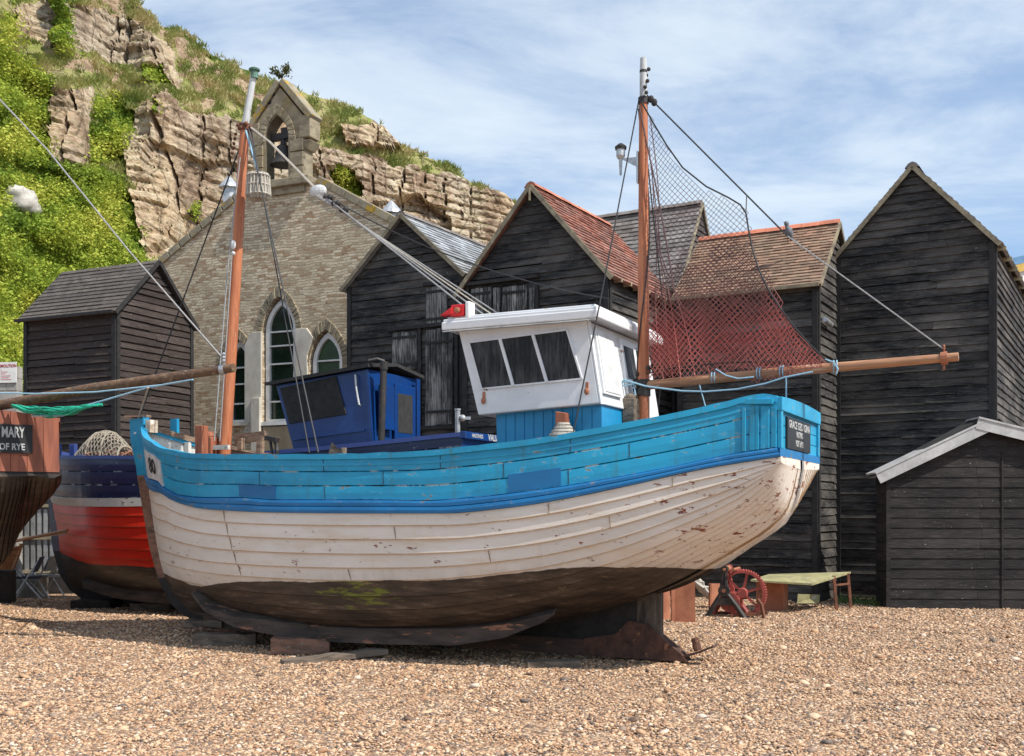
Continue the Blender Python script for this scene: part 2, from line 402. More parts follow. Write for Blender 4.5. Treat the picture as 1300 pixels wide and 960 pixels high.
M['rope_wire'] = simple('steel_wire', (.36, .36, .36), (.22, .22, .22), (1, 1, 1), 50, .5, .2, .002)
M['black_paint'] = simple('black_name_board', (.018, .019, .020), (.012, .012, .013), (1, 1, 1), 5, .5, .1, .002)
M['letter_white'] = simple('white_letter_paint', (.72, .73, .72), (.5, .52, .52), (1, 1, 1), 22, .6, 0)
M['timber'] = simple('beached_timber', (.21, .165, .125), (.085, .065, .05), (1.2, 4, 4), 4, .85, .6, .015, chips=(.34, .29, .23), chip_lo=.6)
M['timber_red'] = simple('reddish_timber_block', (.26, .14, .095), (.11, .07, .05), (1.2, 4, 4), 4, .85, .6, .015, chips=(.33, .29, .24), chip_lo=.6)
M['plaster_white'] = simple('white_painted_wood', (.70, .71, .70), (.52, .53, .52), (1, 1, 1), 5, .6, .2, .003, chips=(.25, .2, .15), chip_lo=.68)
M['ply_green'] = simple('mossy_board', (.36, .33, .16), (.23, .21, .11), (1, 1, 1), 5, .85, .3, .006, chips=(.40, .38, .28), chip_lo=.58)
M['copper_green'] = simple('green_copper', (.12, .25, .19), (.08, .14, .11), (1, 1, 1), 20, .7, .2, .002)
M['red_plastic'] = simple('red_lamp_glass', (.62, .02, .02), (.45, .012, .015), (1, 1, 1), 3, .25, 0)
M['vinyl_white'] = simple('white_sign_plastic', (.74, .73, .70), (.62, .61, .59), (1, 1, 1), 3, .5, .05)
M['sign_red'] = simple('red_sign_ink', (.55, .03, .03), (.42, .02, .02), (1, 1, 1), 20, .6, 0)
M['hollow_shade'] = simple('hollow_shade', (.01, .01, .01), (.006, .006, .006), rough=.9, bump=0)  # near-black colour standing in for shade in the bellcote hollows
# ================================================================== THE HULL GENERATOR
TH = R(26)
class Hull:
    """levels: list of (u_stern, u_bow, b(t), z(t)); boat space: x forward from the stern, y to port, z up"""
    def __init__(s, L, sheer, railz, rubtop, rubbot, scaleb=1.0, lowz=None, bowx=None, wl=None):
        s.L = L; k = scaleb
        bx = bowx or [7.62, 8.0, 8.30, 8.52, 8.74, 8.80, 8.86]
        bx = [x * L / 8.84 for x in bx]
        lz = lowz or [tab((0, 1.93), (.008, 1.62), (.018, 1.42), (.034, 1.31), (.068, 1.14), (.102, .96), (.17, .69), (.23, .55), (.34, .30), (.45, .14), (.57, .06), (1, .05)),
                      tab((0, 1.945), (.010, 1.66), (.022, 1.52), (.05, 1.31), (.1, 1.10), (.2, .66), (.3, .40), (.45, .18), (.6, .13), (.75, .14), (.9, .20), (1, .17)),
                      tab((0, 1.955), (.010, 1.76), (.022, 1.66), (.05, 1.47), (.1, 1.24), (.2, .84), (.3, .57), (.45, .33), (.6, .27), (.75, .29), (.9, .40), (1, .42)),
                      tab((0, 1.965), (.010, 1.87), (.022, 1.80), (.05, 1.63), (.1, 1.42), (.2, 1.10), (.3, .91), (.45, .78), (.6, .75), (.75, .76), (.9, .80), (1, .84))]
        s.lv = [
            (-.034, bx[0], tab((0, .03), (.1, .05), (1, .05)), lz[0]),
            (-.034, bx[1], tab((0, .40 * k), (.1, .42 * k), (.3, .47 * k), (.5, .55 * k), (.65, .52 * k), (.8, .34 * k), (.9, .18 * k), (1, .05)), lz[1]),
            (-.034, bx[2], tab((0, .72 * k), (.05, .74 * k), (.1, .76 * k), (.2, .83 * k), (.3, .95 * k), (.45, 1.10 * k), (.6, 1.12 * k), (.75, .90 * k), (.85, .62 * k), (.93, .32 * k), (1, .05)), lz[2]),
            (-.034, bx[3], tab((0, .90 * k), (.05, .94 * k), (.1, 1.0 * k), (.2, 1.13 * k), (.3, 1.25 * k), (.45, 1.36 * k), (.6, 1.36 * k), (.75, 1.18 * k), (.85, .86 * k), (.93, .47 * k), (1, .06)), lz[3]),
            (-.034, bx[4], lambda t: s.rub_b(t), rubbot),
            (0, bx[5], lambda t: s.rub_b(t) * .6 + s.sheer_b(t) * .4, rubtop),
            (0, bx[6], lambda t: s.sheer_b(t), railz)]
        s.sheer_b = sheer; s.wl = wl
        s.rub_b = lambda t: max(.05, sheer(t) * (1.0 - .16 * max(0, (t - .72) / .28) ** 1.2)) + (.015 if t < .8 else 0)
    def lp(s, i, t):
        u0, u1, b, z = s.lv[i]
        return Vector((u0 + (u1 - u0) * t, max(b(t), .045), z(t)))
    def pt(s, q, t):
        """q in 0..6 along the section, Catmull-Rom between the levels up to 4, straight above"""
        i = min(int(q), 5); f = q - i
        if i >= 4: return s.lp(i, t).lerp(s.lp(i + 1, t), f)
        p1, p2 = s.lp(i, t), s.lp(i + 1, t)
        p0 = s.lp(i - 1, t) if i > 0 else Vector((p1.x, -p1.y * .5, p1.z))
        p3 = s.lp(i + 2, t)
        if i == 3: p3 = p2 + Vector((0, 0, .45))
        if i == 0: p0 = p1 - (p2 - p1)
        return .5 * ((2 * p1) + (p2 - p0) * f + (2 * p0 - 5 * p1 + 4 * p2 - p3) * f * f + (3 * p1 - p0 - 3 * p2 + p3) * f ** 3)
    def nrm(s, q, t):
        e = 1e-3
        a = s.pt(min(q + e * 8, 6), t) - s.pt(max(q - e * 8, 0), t)
        b = s.pt(q, min(t + e * 5, 1)) - s.pt(q, max(t - e * 5, 0))
        n = b.cross(a)
        if n.length < 1e-9: return Vector((0, 1, 0))
        n.normalize()
        if n.y < 0 and q > .5: n = -n
        return n
    def at(s, q, t, off=0, side=1):
        p = s.pt(q, t) + s.nrm(q, t) * off
        return Vector((p.x, p.y * side, p.z))
TS = [0, .003, .007, .013, .022, .036, .05, .065, .082, .10] + [.10 + .9 * i / 58 for i in range(1, 56)] + [.965, .975, .984, .992, 1.0]
def strakes(mb, H, qs, lap, sides=(1, -1), sub=3, t_min=0, tones=None, attrs=None, mi=0):
    """clinker planking: the lower edge of every strake stands proud of the one below"""
    for side in sides:
        for j in range(len(qs) - 1):
            q0, q1 = qs[j], qs[j + 1]
            rows = []
            for kk in range(sub + 1):
                f = kk / sub; q = q0 + (q1 - q0) * f
                rows.append([H.at(q, t, lap * (1 - f) * min(1, (1 - t) * 14 + .15) * min(1, t * 25 + .25), side) for t in TS])
            # underside step
            r0 = [H.at(q0, t, -.004, side) for t in TS]
            rows = [r0] + rows
            n = len(TS); tone = random.uniform(.35, .65)
            e_ = [H.at(q0 + (q1 - q0) * .055, t, lap * .97 * min(1, (1 - t) * 14 + .15) * min(1, t * 25 + .25), side) for t in TS]
            rows.insert(2, e_)
            for r in range(len(rows) - 1):
                vs = rows[r] + rows[r + 1]; tt = 0.0 if r < 2 and j > 0 else tone
                fs = [(i, i + 1, n + i + 1, n + i) if side < 0 else (i, n + i, n + i + 1, i + 1) for i in range(n - 1)]
                mb.add(vs, fs, tt, mi)
                if attrs is not None:
                    for p in vs: attrs.append(p.z - H.wl(p.x))
def end_cap(mb, H, attrs):
    """closes the hull under the transom between the two sides"""
    top = H.pt(4, 0); qs = [4 - .25 * i for i in range(17)]
    L = [H.at(q, 0, 0, 1) for q in qs]; Rr = [H.at(q, 0, 0, -1) for q in qs]
    for a, b, c, d in zip(L, L[1:], Rr[1:], Rr):
        zt = top.z + .01
        vs = [Vector((a.x + .002, a.y, zt)), Vector((b.x + .002, b.y, zt)), b, a]; mb.add(vs, [(0, 1, 2, 3)], .5)
        vs2 = [Vector((d.x + .002, d.y, zt)), Vector((c.x + .002, c.y, zt)), c, d]; mb.add(vs2, [(3, 2, 1, 0)], .5)
        for p in vs + vs2: attrs.append(p.z - H.wl(p.x))
def hull_mat(name, top, top2, bot, bot2, under, chip_lo=.64, moss=False, rough=.5, edge=(.34, .20, .09), green=.0):
    """paint above the waterline, tar below it, boundary from the 'wl' attribute and noise; real stains and chips"""
    m, nt, b = new_mat(name); T = NT(nt)
    n1 = T.noise(T.mapped((.5, .5, 1.5)), 2.4, 6, .65)
    c_top = T.ramp(n1, [(.3, top2), (.6, top)])
    ns = T.noise(T.mapped((.35, .35, 2.6), loc=(1, 0, 3)), 2.6, 6, .7)
    c_top = T.mix(T.ramp(ns, [(.52, 0.), (.72, .55)]), c_top, edge)
    nv = T.noise(T.mapped((4, 4, .35), loc=(1, 0, 8)), 1.7, 6, .7)
    c_top = T.mix(T.ramp(nv, [(.60, 0.), (.76, .4)]), c_top, edge)
    nc = T.noise(T.mapped((1.0, 1.0, 2.6), loc=(7, 5, 1)), 5.5, 10, .74)
    sep = T.n('ShaderNodeSeparateXYZ'); T.l(T.coord(), sep.inputs[0])
    aft = T.ramp(T.math('MULTIPLY', sep.outputs[0], .2), [(0.05, .05), (.36, 0.)])      # more flaking on the stern quarter
    ncb = T.math('ADD', nc, aft)
    f = T.ramp(ncb, [(chip_lo, 0.), (chip_lo + .012, 1.)])
    fine = T.noise(T.mapped((1.2, 1.2, 7)), 9, 6, .7)
    c_top = T.mix(f, c_top, T.ramp(fine, [(.42, under), (.62, tuple(x * .35 for x in under))]))
    n2 = T.noise(T.mapped((.7, .7, 4.5)), 3, 8, .72)
    c_bot = T.ramp(n2, [(.34, bot2), (.55, bot), (.74, tuple(min(1, x * 2.6 + .03) for x in bot))])
    nr = T.noise(T.mapped((.6, .6, 3.0), loc=(2, 8, 2)), 4, 8, .7)
    c_bot = T.mix(T.ramp(nr, [(.63, 0.), (.69, .75)]), c_bot, (.30, .20, .12))
    if moss:
        g = T.n('ShaderNodeVectorMath', operation='DISTANCE'); T.l(T.mapped((.8, .001, 2.2), loc=(.8, 0, 0)), g.inputs[0]); g.inputs[1].default_value = (4.35, 0, 1.35)
        nm = T.noise(T.mapped((1, 1, 5)), 4, 6, .7)
        c_bot = T.mix(T.ramp(T.math('ADD', T.math('MULTIPLY', g.outputs['Value'], -.42), nm), [(.385, 0.), (.49, .85)]), c_bot, (.155, .18, .02))
    wl = T.attr('wl')
    nw = T.noise(T.mapped((1.3, 1.3, 1)), 1.6, 5, .6)
    lev = T.math('ADD', wl, T.math('MULTIPLY', T.math('SUBTRACT', nw, .5), .07))
    fac = T.ramp(T.math('ADD', T.math('MULTIPLY', lev, 5), .5), [(.48, 0.), (.52, 1.)])
    near = T.ramp(T.math('ADD', T.math('MULTIPLY', lev, 2.2), .5), [(.5, .6), (.85, 0.)])
    c_top = T.mix(T.math('MULTIPLY', near, T.ramp(nv, [(.4, .3), (.6, 1.)])), c_top, tuple(x * .62 for x in top))
    seam = T.math('MULTIPLY', T.ramp(T.attr('tone'), [(.05, 1.), (.12, 0.)]), T.ramp(fine, [(.36, .35), (.5, 1.)]))
    c_top = T.mix(seam, c_top, tuple(a * .55 + b_ * .35 for a, b_ in zip(edge, (.40, .22, .10)))); c_bot = T.mix(seam, c_bot, tuple(x * .5 for x in bot2))
    col = T.mix(fac, c_bot, c_top)
    col = tone_mult(T, col, .93, 1.12)
    T.l(col, b.inputs['Base Color']); b.inputs['Roughness'].default_value = rough; b.inputs['Specular IOR Level'].default_value = .4
    h = T.math('SUBTRACT', T.math('ADD', T.math('MULTIPLY', n1, .5), T.math('MULTIPLY', fine, .45)), T.math('MULTIPLY', f, .5))
    T.bump(b, T.math('ADD', h, T.math('MULTIPLY', n2, .4)), .45, .008); return m
def set_attr(o, name, vals):
    a = o.data.attributes.new(name, 'FLOAT', 'POINT'); a.data.foreach_set('value', vals)
# ---- picture curves of the near side of the blue boat turned into heights
C0 = Vector((2.92, 11.254)); FV = Vector((-math.cos(TH), math.sin(TH))); PV = Vector((-math.sin(TH), -math.cos(TH)))
def px_of(u, b, C=C0): p = C + FV * u + PV * b; return 650 + p.x * F_PX / p.y, p.y
def loc(px, py, b=0.0, C=C0):
    """point of the photograph in the lengthwise plane y=b of a boat, in boat space"""
    ox = C.x + PV.x * b; oy = C.y + PV.y * b; k = (px - CX) / F_PX
    u = (ox - k * oy) / (-FV.x + k * FV.y); Y = oy + FV.y * u
    return Vector((u, b, CZ + (HY - py) * Y / F_PX))
def zcurve(curve, bf, L, bow, lo_px=205):
    """curve: (px,py) list; bow: (t,z) pairs taking over at the bow"""
    f = pchip([c[0] for c in curve], [c[1] for c in curve])
    pts = []
    for i in range(0, 61):
        t = i / 60; u = t * L; px, Y = px_of(u, bf(t))
        if t >= bow[0][0]: break
        pts.append((t, CZ + (HY - f(px)) * Y / F_PX))
    pts += bow
    return pchip([p[0] for p in pts], [p[1] for p in pts])
sheer_b = tab((0, .95), (.05, 1.03), (.113, 1.13), (.226, 1.29), (.34, 1.40), (.5, 1.46), (.66, 1.40), (.76, 1.22), (.84, .98), (.90, .74), (.94, .52), (.97, .30), (.988, .15), (1, .05))
C_SHEER = [(200, 571), (250, 580), (325, 581), (400, 581), (470, 580), (540, 577), (600, 571), (665, 564), (757, 549), (810, 539), (860, 529), (920, 516), (962, 506), (988, 508)]
C_RT = [(187, 608), (225, 629), (262, 632), (300, 632), (350, 635), (470, 635), (540, 636), (600, 632), (700, 620), (780, 607), (860, 592), (926, 578), (988, 569)]
C_RB = [(187, 624), (225, 640), (262, 647), (350, 651), (470, 652), (560, 652), (640, 645), (700, 636), (780, 620), (889, 596), (988, 580)]
LB = 8.84
z_sheer = zcurve(C_SHEER, sheer_b, LB, [(.90, 2.34), (.94, 2.43), (.97, 2.52), (1, 2.64)])
z_rt = zcurve(C_RT, sheer_b, LB, [(.90, 1.885), (.95, 1.94), (1, 2.0)])
z_rb = zcurve(C_RB, sheer_b, LB, [(.90, 1.735), (.95, 1.78), (1, 1.84)])
wl_f = tab((-1, 1.0), (.9, .90), (1.2, .93), (1.8, .95), (3.2, .80), (4.8, .735), (6.4, .67), (7.2, .58), (8.3, .66), (9, .7))
def stem_part(parent, pts, inner, mat, name='stem', w=.13, extra_mi=None, zsplit=None, mats=None):
    mb = MB(); n = len(pts)
    for i in range(n - 1):
        a, b = pts[i], pts[i + 1]; c, d = inner[i + 1], inner[i]
        z = (a[1] + b[1]) / 2; mi = 0 if zsplit is None or z > zsplit else 1
        wa = w * .55
        mb.hexa([(a[0], -wa / 2, a[1]), (a[0], wa / 2, a[1]), (d[0], w / 2, d[1]), (d[0], -w / 2, d[1])],
                [(b[0], -wa / 2, b[1]), (b[0], wa / 2, b[1]), (c[0], w / 2, c[1]), (c[0], -w / 2, c[1])], .5, mi)
    return mb.build(name, mats or mat, parent)
def shell(H, q0, q1, mat_out, mat_in, parent, name, seams=3, thick=.05, t1=1.0):
    """bulwark: outer planks laid edge to edge with thin seams, inner face, both sides and the transom left to its own part"""
    mb = MB(); n = len(TS)
    for side in (1, -1):
        for j in range(seams):
            a = q0 + (q1 - q0) * j / seams; b = q0 + (q1 - q0) * (j + 1) / seams; g = (b - a) * .05
            rows = [[H.at(a, t, -.012, side) for t in TS], [H.at(a + g, t, 0.003, side) for t in TS], [H.at((a + b) / 2, t, .006, side) for t in TS], [H.at(b - g, t, 0.003, side) for t in TS], [H.at(b, t, -.012, side) for t in TS]]
            tone = random.uniform(.4, .6)
            for r in range(4):
                mb.add(rows[r] + rows[r + 1], [(i, i + 1, n + i + 1, n + i) if side < 0 else (i, n + i, n + i + 1, i + 1) for i in range(n - 1)], 0.0 if r in (0, 3) else tone, 0)
        rows = []
        for q in (q0, (q0 + q1) / 2, q1):
            row = []
            for t in TS:
                p = H.pt(q, t); row.append(Vector((min(p.x, H.lv[6][1] - .07), max(p.y - thick, .004) * side, p.z)))
            rows.append(row)
        for r in range(2):
            mb.add(rows[r] + rows[r + 1], [(i, n + i, n + i + 1, i + 1) if side < 0 else (i, i + 1, n + i + 1, n + i) for i in range(n - 1)], .5, 1)
    return mb.build(name, [mat_out, mat_in], parent)
def band(H, q0, q1, out, mat, parent, name, sides=(1, -1), ts=None, around=True, round_=True):
    """a rubbing band standing proud between two section levels, running round the transom as well"""
    mb = MB(); T_ = ts or TS; n = len(T_)
    for side in sides:
        fr = [(0, -.02), (.02, out * .8), (.25, out), (.48, out * .9), (.52, out * .55), (.56, out * .9), (.8, out), (.98, out * .8), (1, -.02)] if round_ else [(0, -.02), (.02, out), (.98, out), (1, -.02)]
        rows = [[H.at(q0 + (q1 - q0) * f, t, o * (1 if t < .985 else .6), side) for t in T_] for f, o in fr]
        for r in range(len(rows) - 1):
            mb.add(rows[r] + rows[r + 1], [(i, i + 1, n + i + 1, n + i) if side < 0 else (i, n + i, n + i + 1, i + 1) for i in range(n - 1)], .5)
    if around:
        a, b = H.at(q0, 0, out, 1), H.at(q1, 0, out, 1)
        mb.hexa([(-out, a.y, a.z + .01), (-out, -a.y, a.z + .01), (.03, -a.y + .06, a.z), (.03, a.y - .06, a.z)], [(-out, b.y, b.z), (-out, -b.y, b.z), (.03, -b.y + .06, b.z), (.03, b.y - .06, b.z)])
    return mb.build(name, mat, parent)
def rail(H, mat, parent, name='gunwale', w_out=.03, w_in=.09, h=.055, camber=.0, closed=True, jag=0.0):
    mb = MB(); n = len(TS)
    for side in (1, -1):
        rows = [[], [], [], []]
        for t in TS:
            p = H.pt(6, t); yo = p.y + w_out; yi = max(p.y - w_in, .0); x = min(p.x, H.lv[6][1] - .01)
            jj = jag * noise.noise(Vector((t * 40, side, 0)))
            for k, (yy, zz) in enumerate(((yo, p.z - h * .35), (yo, p.z + h * .65 + jj), (yi, p.z + h * .65 + jj), (yi, p.z - h * .35))): rows[k].append(Vector((x, yy * side, zz)))
        for r in range(4):
            a, b = rows[r], rows[(r + 1) % 4]
            mb.add(a + b, [(i, i + 1, n + i + 1, n + i) if side < 0 else (i, n + i, n + i + 1, i + 1) for i in range(n - 1)], .5)
        mb.quad(rows[0][0], rows[1][0], rows[2][0], rows[3][0])
    return mb.build(name, mat, parent)
def deck(H, drop, mat, parent):
    mb = MB(); rows = []
    for t in TS[3:-3]:
        p = H.pt(6, t); z = p.z - drop; y = max(p.y - .07, .01)
        rows.append([Vector((p.x, -y, z)), Vector((p.x, 0, z + .03)), Vector((p.x, y, z))])
    for a, b in zip(rows, rows[1:]):
        mb.add(a + b, [(0, 3, 4, 1), (1, 4, 5, 2)], .5)
    a = rows[0]
    return mb.build('deck', mat, parent)
def mb_split(mb, name, mat, parent, axis=1, **kw):
    """one part on the port side and one to starboard"""
    a, b = MB(), MB()
    for isl in mb.islands():
        c = sum(v[axis] for v in isl.v) / len(isl.v); t = a if c > 0 else b
        n = len(t.v); t.v += isl.v; t.t += isl.t; t.f += [tuple(n + i for i in f) for f in isl.f]; t.m += isl.m
    return [m_.build(name, mat, parent, **kw) for m_ in (a, b) if m_.v]
# ================================================================== BLUE AND WHITE BOAT
boat = empty('fishing_boat', (C0.x, C0.y, 0), math.pi - TH, 'large fishing boat with turquoise bulwark, white clinker hull, white wheelhouse and red net', 'fishing boat', 'clinker fishing boats on the shingle')
HB = Hull(LB, sheer_b, z_sheer, z_rt, z_rb, wl=wl_f)
QS = [0, .34, .68, 1.0, 1.3, 1.58, 1.84, 2.1, 2.38, 2.68, 3.0, 3.2, 3.4, 3.6, 3.8, 4.0]
mb = MB(); wa = []
strakes(mb, HB, QS, .020, attrs=wa); end_cap(mb, HB, wa)
M['hull_white'] = hull_mat('white_and_tarred_clinker_hull', (.74, .68, .61), (.65, .585, .51), (.062, .043, .031), (.020, .015, .012), (.30, .085, .045), .625, True, edge=(.60, .43, .25))
o = mb.build('hull', M['hull_white'], boat, smooth=28); set_attr(o, 'wl', wa)
shell(HB, 5, 6, M['blue'], M['white_old'], boat, 'bulwark')
band(HB, 4, 5, .035, M['blue_dark'], boat, 'rubbing_strake')
mb = MB(); wa2 = []                         # light strip below the gunwale
band(HB, 5.80, 5.86, .012, M['blue'], boat, 'rubbing_strake', around=False, round_=False)
rail(HB, M['blue'], boat, 'gunwale', .028, .09, .06, jag=.012)
deck(HB, .55, M['timber'], boat)
# transom box
a = HB.pt(5, 0); b_ = HB.pt(6, 0)
mb = MB()
mb.hexa([(0, -a.y, a.z - .02), (0, a.y, a.z - .02), (.05, a.y - .01, a.z - .02), (.05, -a.y + .01, a.z - .02)], [(0, -b_.y, b_.z), (0, b_.y, b_.z), (.05, b_.y - .01, b_.z), (.05, -b_.y + .01, b_.z)])
nb = 4
for k in range(nb):                          # transom planks
    z0 = a.z + (b_.z - a.z) * k / nb + .004; z1 = a.z + (b_.z - a.z) * (k + 1) / nb - .004
    y0 = a.y + (b_.y - a.y) * k / nb - .02
    mb.box((-.006, 0, (z0 + z1) / 2), (.018, 2 * y0, z1 - z0), tone=random.uniform(.35, .65))
tr = mb.build('transom', M['blue'], boat)
mb = MB()
for sg in (1, -1): mb.box((-.022, sg * (a.y - .035), (a.z + b_.z) / 2), (.04, .075, b_.z - a.z))
npts = 10                                    # cambered top plank
for k in range(npts):
    y0 = -b_.y - .02 + (2 * b_.y + .04) * k / npts; y1 = -b_.y - .02 + (2 * b_.y + .04) * (k + 1) / npts
    c = lambda y: .022 * (1 - (y / b_.y) ** 2) + .03
    mb.hexa([(-.05, y0, b_.z - .10), (-.05, y1, b_.z - .10), (.09, y1, b_.z - .10), (.09, y0, b_.z - .10)], [(-.05, y0, b_.z + c(y0)), (-.05, y1, b_.z + c(y1)), (.09, y1, b_.z + c(y1)), (.09, y0, b_.z + c(y0))])
mb.build('transom_frame', M['blue'], tr, bevel=.006)
mb = MB()                                    # upright staves on the quarter, both sides
for sg in (1, -1):
    for k, uu in enumerate((.03, .085, .125, .18, .225, .30)):
        t = uu / LB; p, q = HB.pt(5, t), HB.pt(6, t)
        mb.bar((uu, sg * (p.y + .012), p.z + .01), (uu, sg * (q.y + .012), q.z - .07), .034 if k % 2 else .05, .022 + .014 * (k % 2), up=(0, 1, 0), tone=.3 + .12 * (k % 3))
    p, q = HB.pt(5, .01), HB.pt(6, .01)
    mb.bar((.03, sg * (q.y + .02), q.z - .03), (.34, sg * (q.y + .03), q.z - .02), .05, .07, up=(0, 1, 0))
mb_split(mb, 'quarter_post', M['blue'], boat, bevel=.004)
# name board
p0, p1 = loc(0, 0), None
def tpt(px, py, off=-.035):
    """point on the transom plane x=off"""
    k = (px - CX) / F_PX; ox = C0.x + FV.x * off; oy = C0.y + FV.y * off
    bb = (k * oy - ox) / (PV.x - k * PV.y); Y = oy + PV.y * bb
    return Vector((off, bb, CZ + (HY - py) * Y / F_PX))
c4 = [tpt(999.5, 529.5), tpt(1028.5, 538.5), tpt(1028.5, 576.5), tpt(999.5, 568.5)]
cen = sum(c4, Vector()) / 4; wN = (abs(c4[0].y - c4[1].y) + abs(c4[3].y - c4[2].y)) / 2; hN = (abs(c4[0].z - c4[3].z) + abs(c4[1].z - c4[2].z)) / 2
mb = MB(); mb.box((-.027, cen.y, cen.z), (.022, wN, hN)); nbd = mb.build('name_board', M['black_paint'], boat)
nl = lambda s, z, h, sx: text_part('lettering', s, h, M['letter_white'], nbd, (-.041, cen.y, cen.z + z), (0, -1, 0), (0, 0, 1), .001, sx)
nl('GRACE GEORGINA', hN * .28, hN * .34, wN * .95 / (hN * .34 * 9.0)); nl('HASTINGS', .0, hN * .27, .86); nl('PORT of RYE', -hN * .29, hN * .28, .80)
# stem, keel, deadwood
so = [loc(*p) for p in [(167, 533), (168, 560), (175, 592), (183, 645), (192, 695), (203, 735), (219, 767), (237, 782), (266, 795)]]
outer = [(p.x, p.z) for p in so]
inner = [(8.83, 2.80), (8.80, 2.45), (8.76, 2.1), (8.64, 1.55), (8.46, 1.02), (8.28, .66), (8.05, .38), (7.8, .22), (7.4, .12)]
mi_outer = outer[:4]
stem_part(boat, outer[:3] + [(8.965, 2.0)], inner[:3] + [(8.74, 2.0)], M['blue'], 'stem')
stem_part(boat, [(8.965, 2.0)] + outer[3:], [(8.74, 2.0)] + inner[3:], None, 'stem', zsplit=.62, mats=[M['timber_red'], M['trim_dark']])
mb = MB(); mb.box((8.99, 0, 2.815), (.33, .17, .03), tone=.8); mb.build('stem_cap', M['wood_rail'], boat)
mb = MB(); mb.ball((8.98, .055, 2.58), .018, tone=.9); mb.build('bolt', M['mast_white'], boat)
mb = MB()                                    # apron and short knight heads behind the stem
mb.box((8.73, 0, 2.67), (.08, .15, .17), tone=.7)
mb.build('breasthook', simple('peeling_apron', (.52, .44, .34), (.30, .21, .14), (1, 1, 3), 6, .8, .3, .006, chips=(.66, .62, .55), chip_lo=.55), boat)
mb = MB(); mb.box((8.60, -.30, 2.68), (.12, .05, .22)); mb.build('knighthead', M['blue'], boat)
mb = MB()                                    # keel
mb.hexa([(1.9, -.085, -.09), (1.9, .085, -.09), (7.75, .085, -.035), (7.75, -.085, -.035)], [(1.9, -.085, .085), (1.9, .085, .085), (7.75, .085, .13), (7.75, -.085, .13)])
mb.build('keel', simple('rusty_keel_band', (.11, .06, .04), (.035, .028, .024), (.5, 1, 2), 3, .8, .5, .01, chips=(.26, .13, .08), chip_lo=.6), boat)
mb = MB()
mb.hexa([(1.6, -.06, -.08), (1.6, .06, -.08), (7.75, .06, -.03), (7.75, -.06, -.03)], [(1.6, -.06, .10), (1.6, .06, .10), (7.75, .06, .14), (7.75, -.06, .14)])
kl = [(1.7, 0.09)] + [(u, HB.pt(0, u / 7.62).z + .05) for u in (1.7, 2, 2.5, 3, 3.5, 4, 5, 6)] + [(6, .09)]
mb.prism([(u, -.045, z) for u, z in kl], (0, .09, 0))
mb.build('deadwood', M['trim_dark'], boat)
mb = MB()
mb.hexa([(1.50, -.06, -.02), (1.50, .06, -.02), (1.72, .06, -.02), (1.72, -.06, -.02)], [(1.50, -.05, .80), (1.50, .05, .80), (1.72, .05, .72), (1.72, -.05, .72)])
mb.box((1.475, 0, .38), (.06, .09, .55), tone=.7)
mb.build('sternpost', simple('dark_sternpost_wood', (.12, .095, .075), (.03, .025, .022), (4, 4, .7), 3, .85, .5, .015, chips=(.26, .22, .17), chip_lo=.6), boat, bevel=.01)
mb = MB()
mb.prism([(2.32, -.09, -.085), (2.32, -.09, .10), (1.95, -.09, .17), (1.80, -.09, .32), (1.58, -.09, .29), (1.44, -.09, .16), (1.22, -.09, .0), (1.14, -.09, -.085)], (0, .18, 0))
for x, z in ((2.1, .02), (1.8, .1), (1.65, .24), (1.4, .05)): mb.ball((x, .09, z), .016)
hp = [loc(830, 838), loc(862, 835), loc(885, 829), loc(908, 820)]
for i in range(3): mb.bar((hp[i].x, 0, hp[i].z), (hp[i + 1].x, 0, hp[i + 1].z), .16, .022)
bp = loc(886, 820); mb.lathe((bp.x, 0, bp.z - .05), [(.045, 0), (.045, .13), (.03, .14)], 10, axis=(.25, 0, 1))
mb.build('heel_iron', simple('dark_rusty_heel', (.13, .06, .04), (.05, .028, .022), (1, 1, 1), 8, .85, .6, .01, chips=(.27, .13, .07), chip_lo=.6), boat)
# bilge keel on both sides
mb = MB()
tp = [(245, 752), (262, 770), (300, 783), (350, 788), (420, 796), (500, 798), (580, 798), (640, 793), (690, 781), (702, 779)]
bt = [(245, 754), (262, 776), (300, 796), (350, 806), (430, 815), (500, 818), (580, 819), (640, 810), (690, 790), (702, 781)]
bbf = tab((3, .86), (4, 1.0), (6, 1.02), (7.0, .84), (7.6, .62))
def solve_b(px, py):
    b = 1.0
    for _ in range(6): q = loc(px, py, b); b = bbf(q.x)
    return loc(px, py, b)
A_ = [solve_b(*p) for p in tp]; B_ = [solve_b(*p) for p in bt]
for sg in (1, -1):
    for i in range(len(A_) - 1):
        f = lambda p, d, dz=0: (p.x, sg * (p.y + d), p.z + dz)
        mb.hexa([f(B_[i], .04), f(B_[i], -.04), f(B_[i + 1], -.04), f(B_[i + 1], .04)], [f(A_[i], .04), f(A_[i], -.10, .06), f(A_[i + 1], -.10, .06), f(A_[i + 1], .04)], random.uniform(.4, .6))
M['bilge'] = simple('worn_bilge_board', (.085, .065, .055), (.03, .024, .02), (.5, 1, 3), 4, .8, .5, .01, chips=(.28, .14, .085), chip_lo=.58, chip_scale=3)
mb_split(mb, 'bilge_keel', M['bilge'], boat)
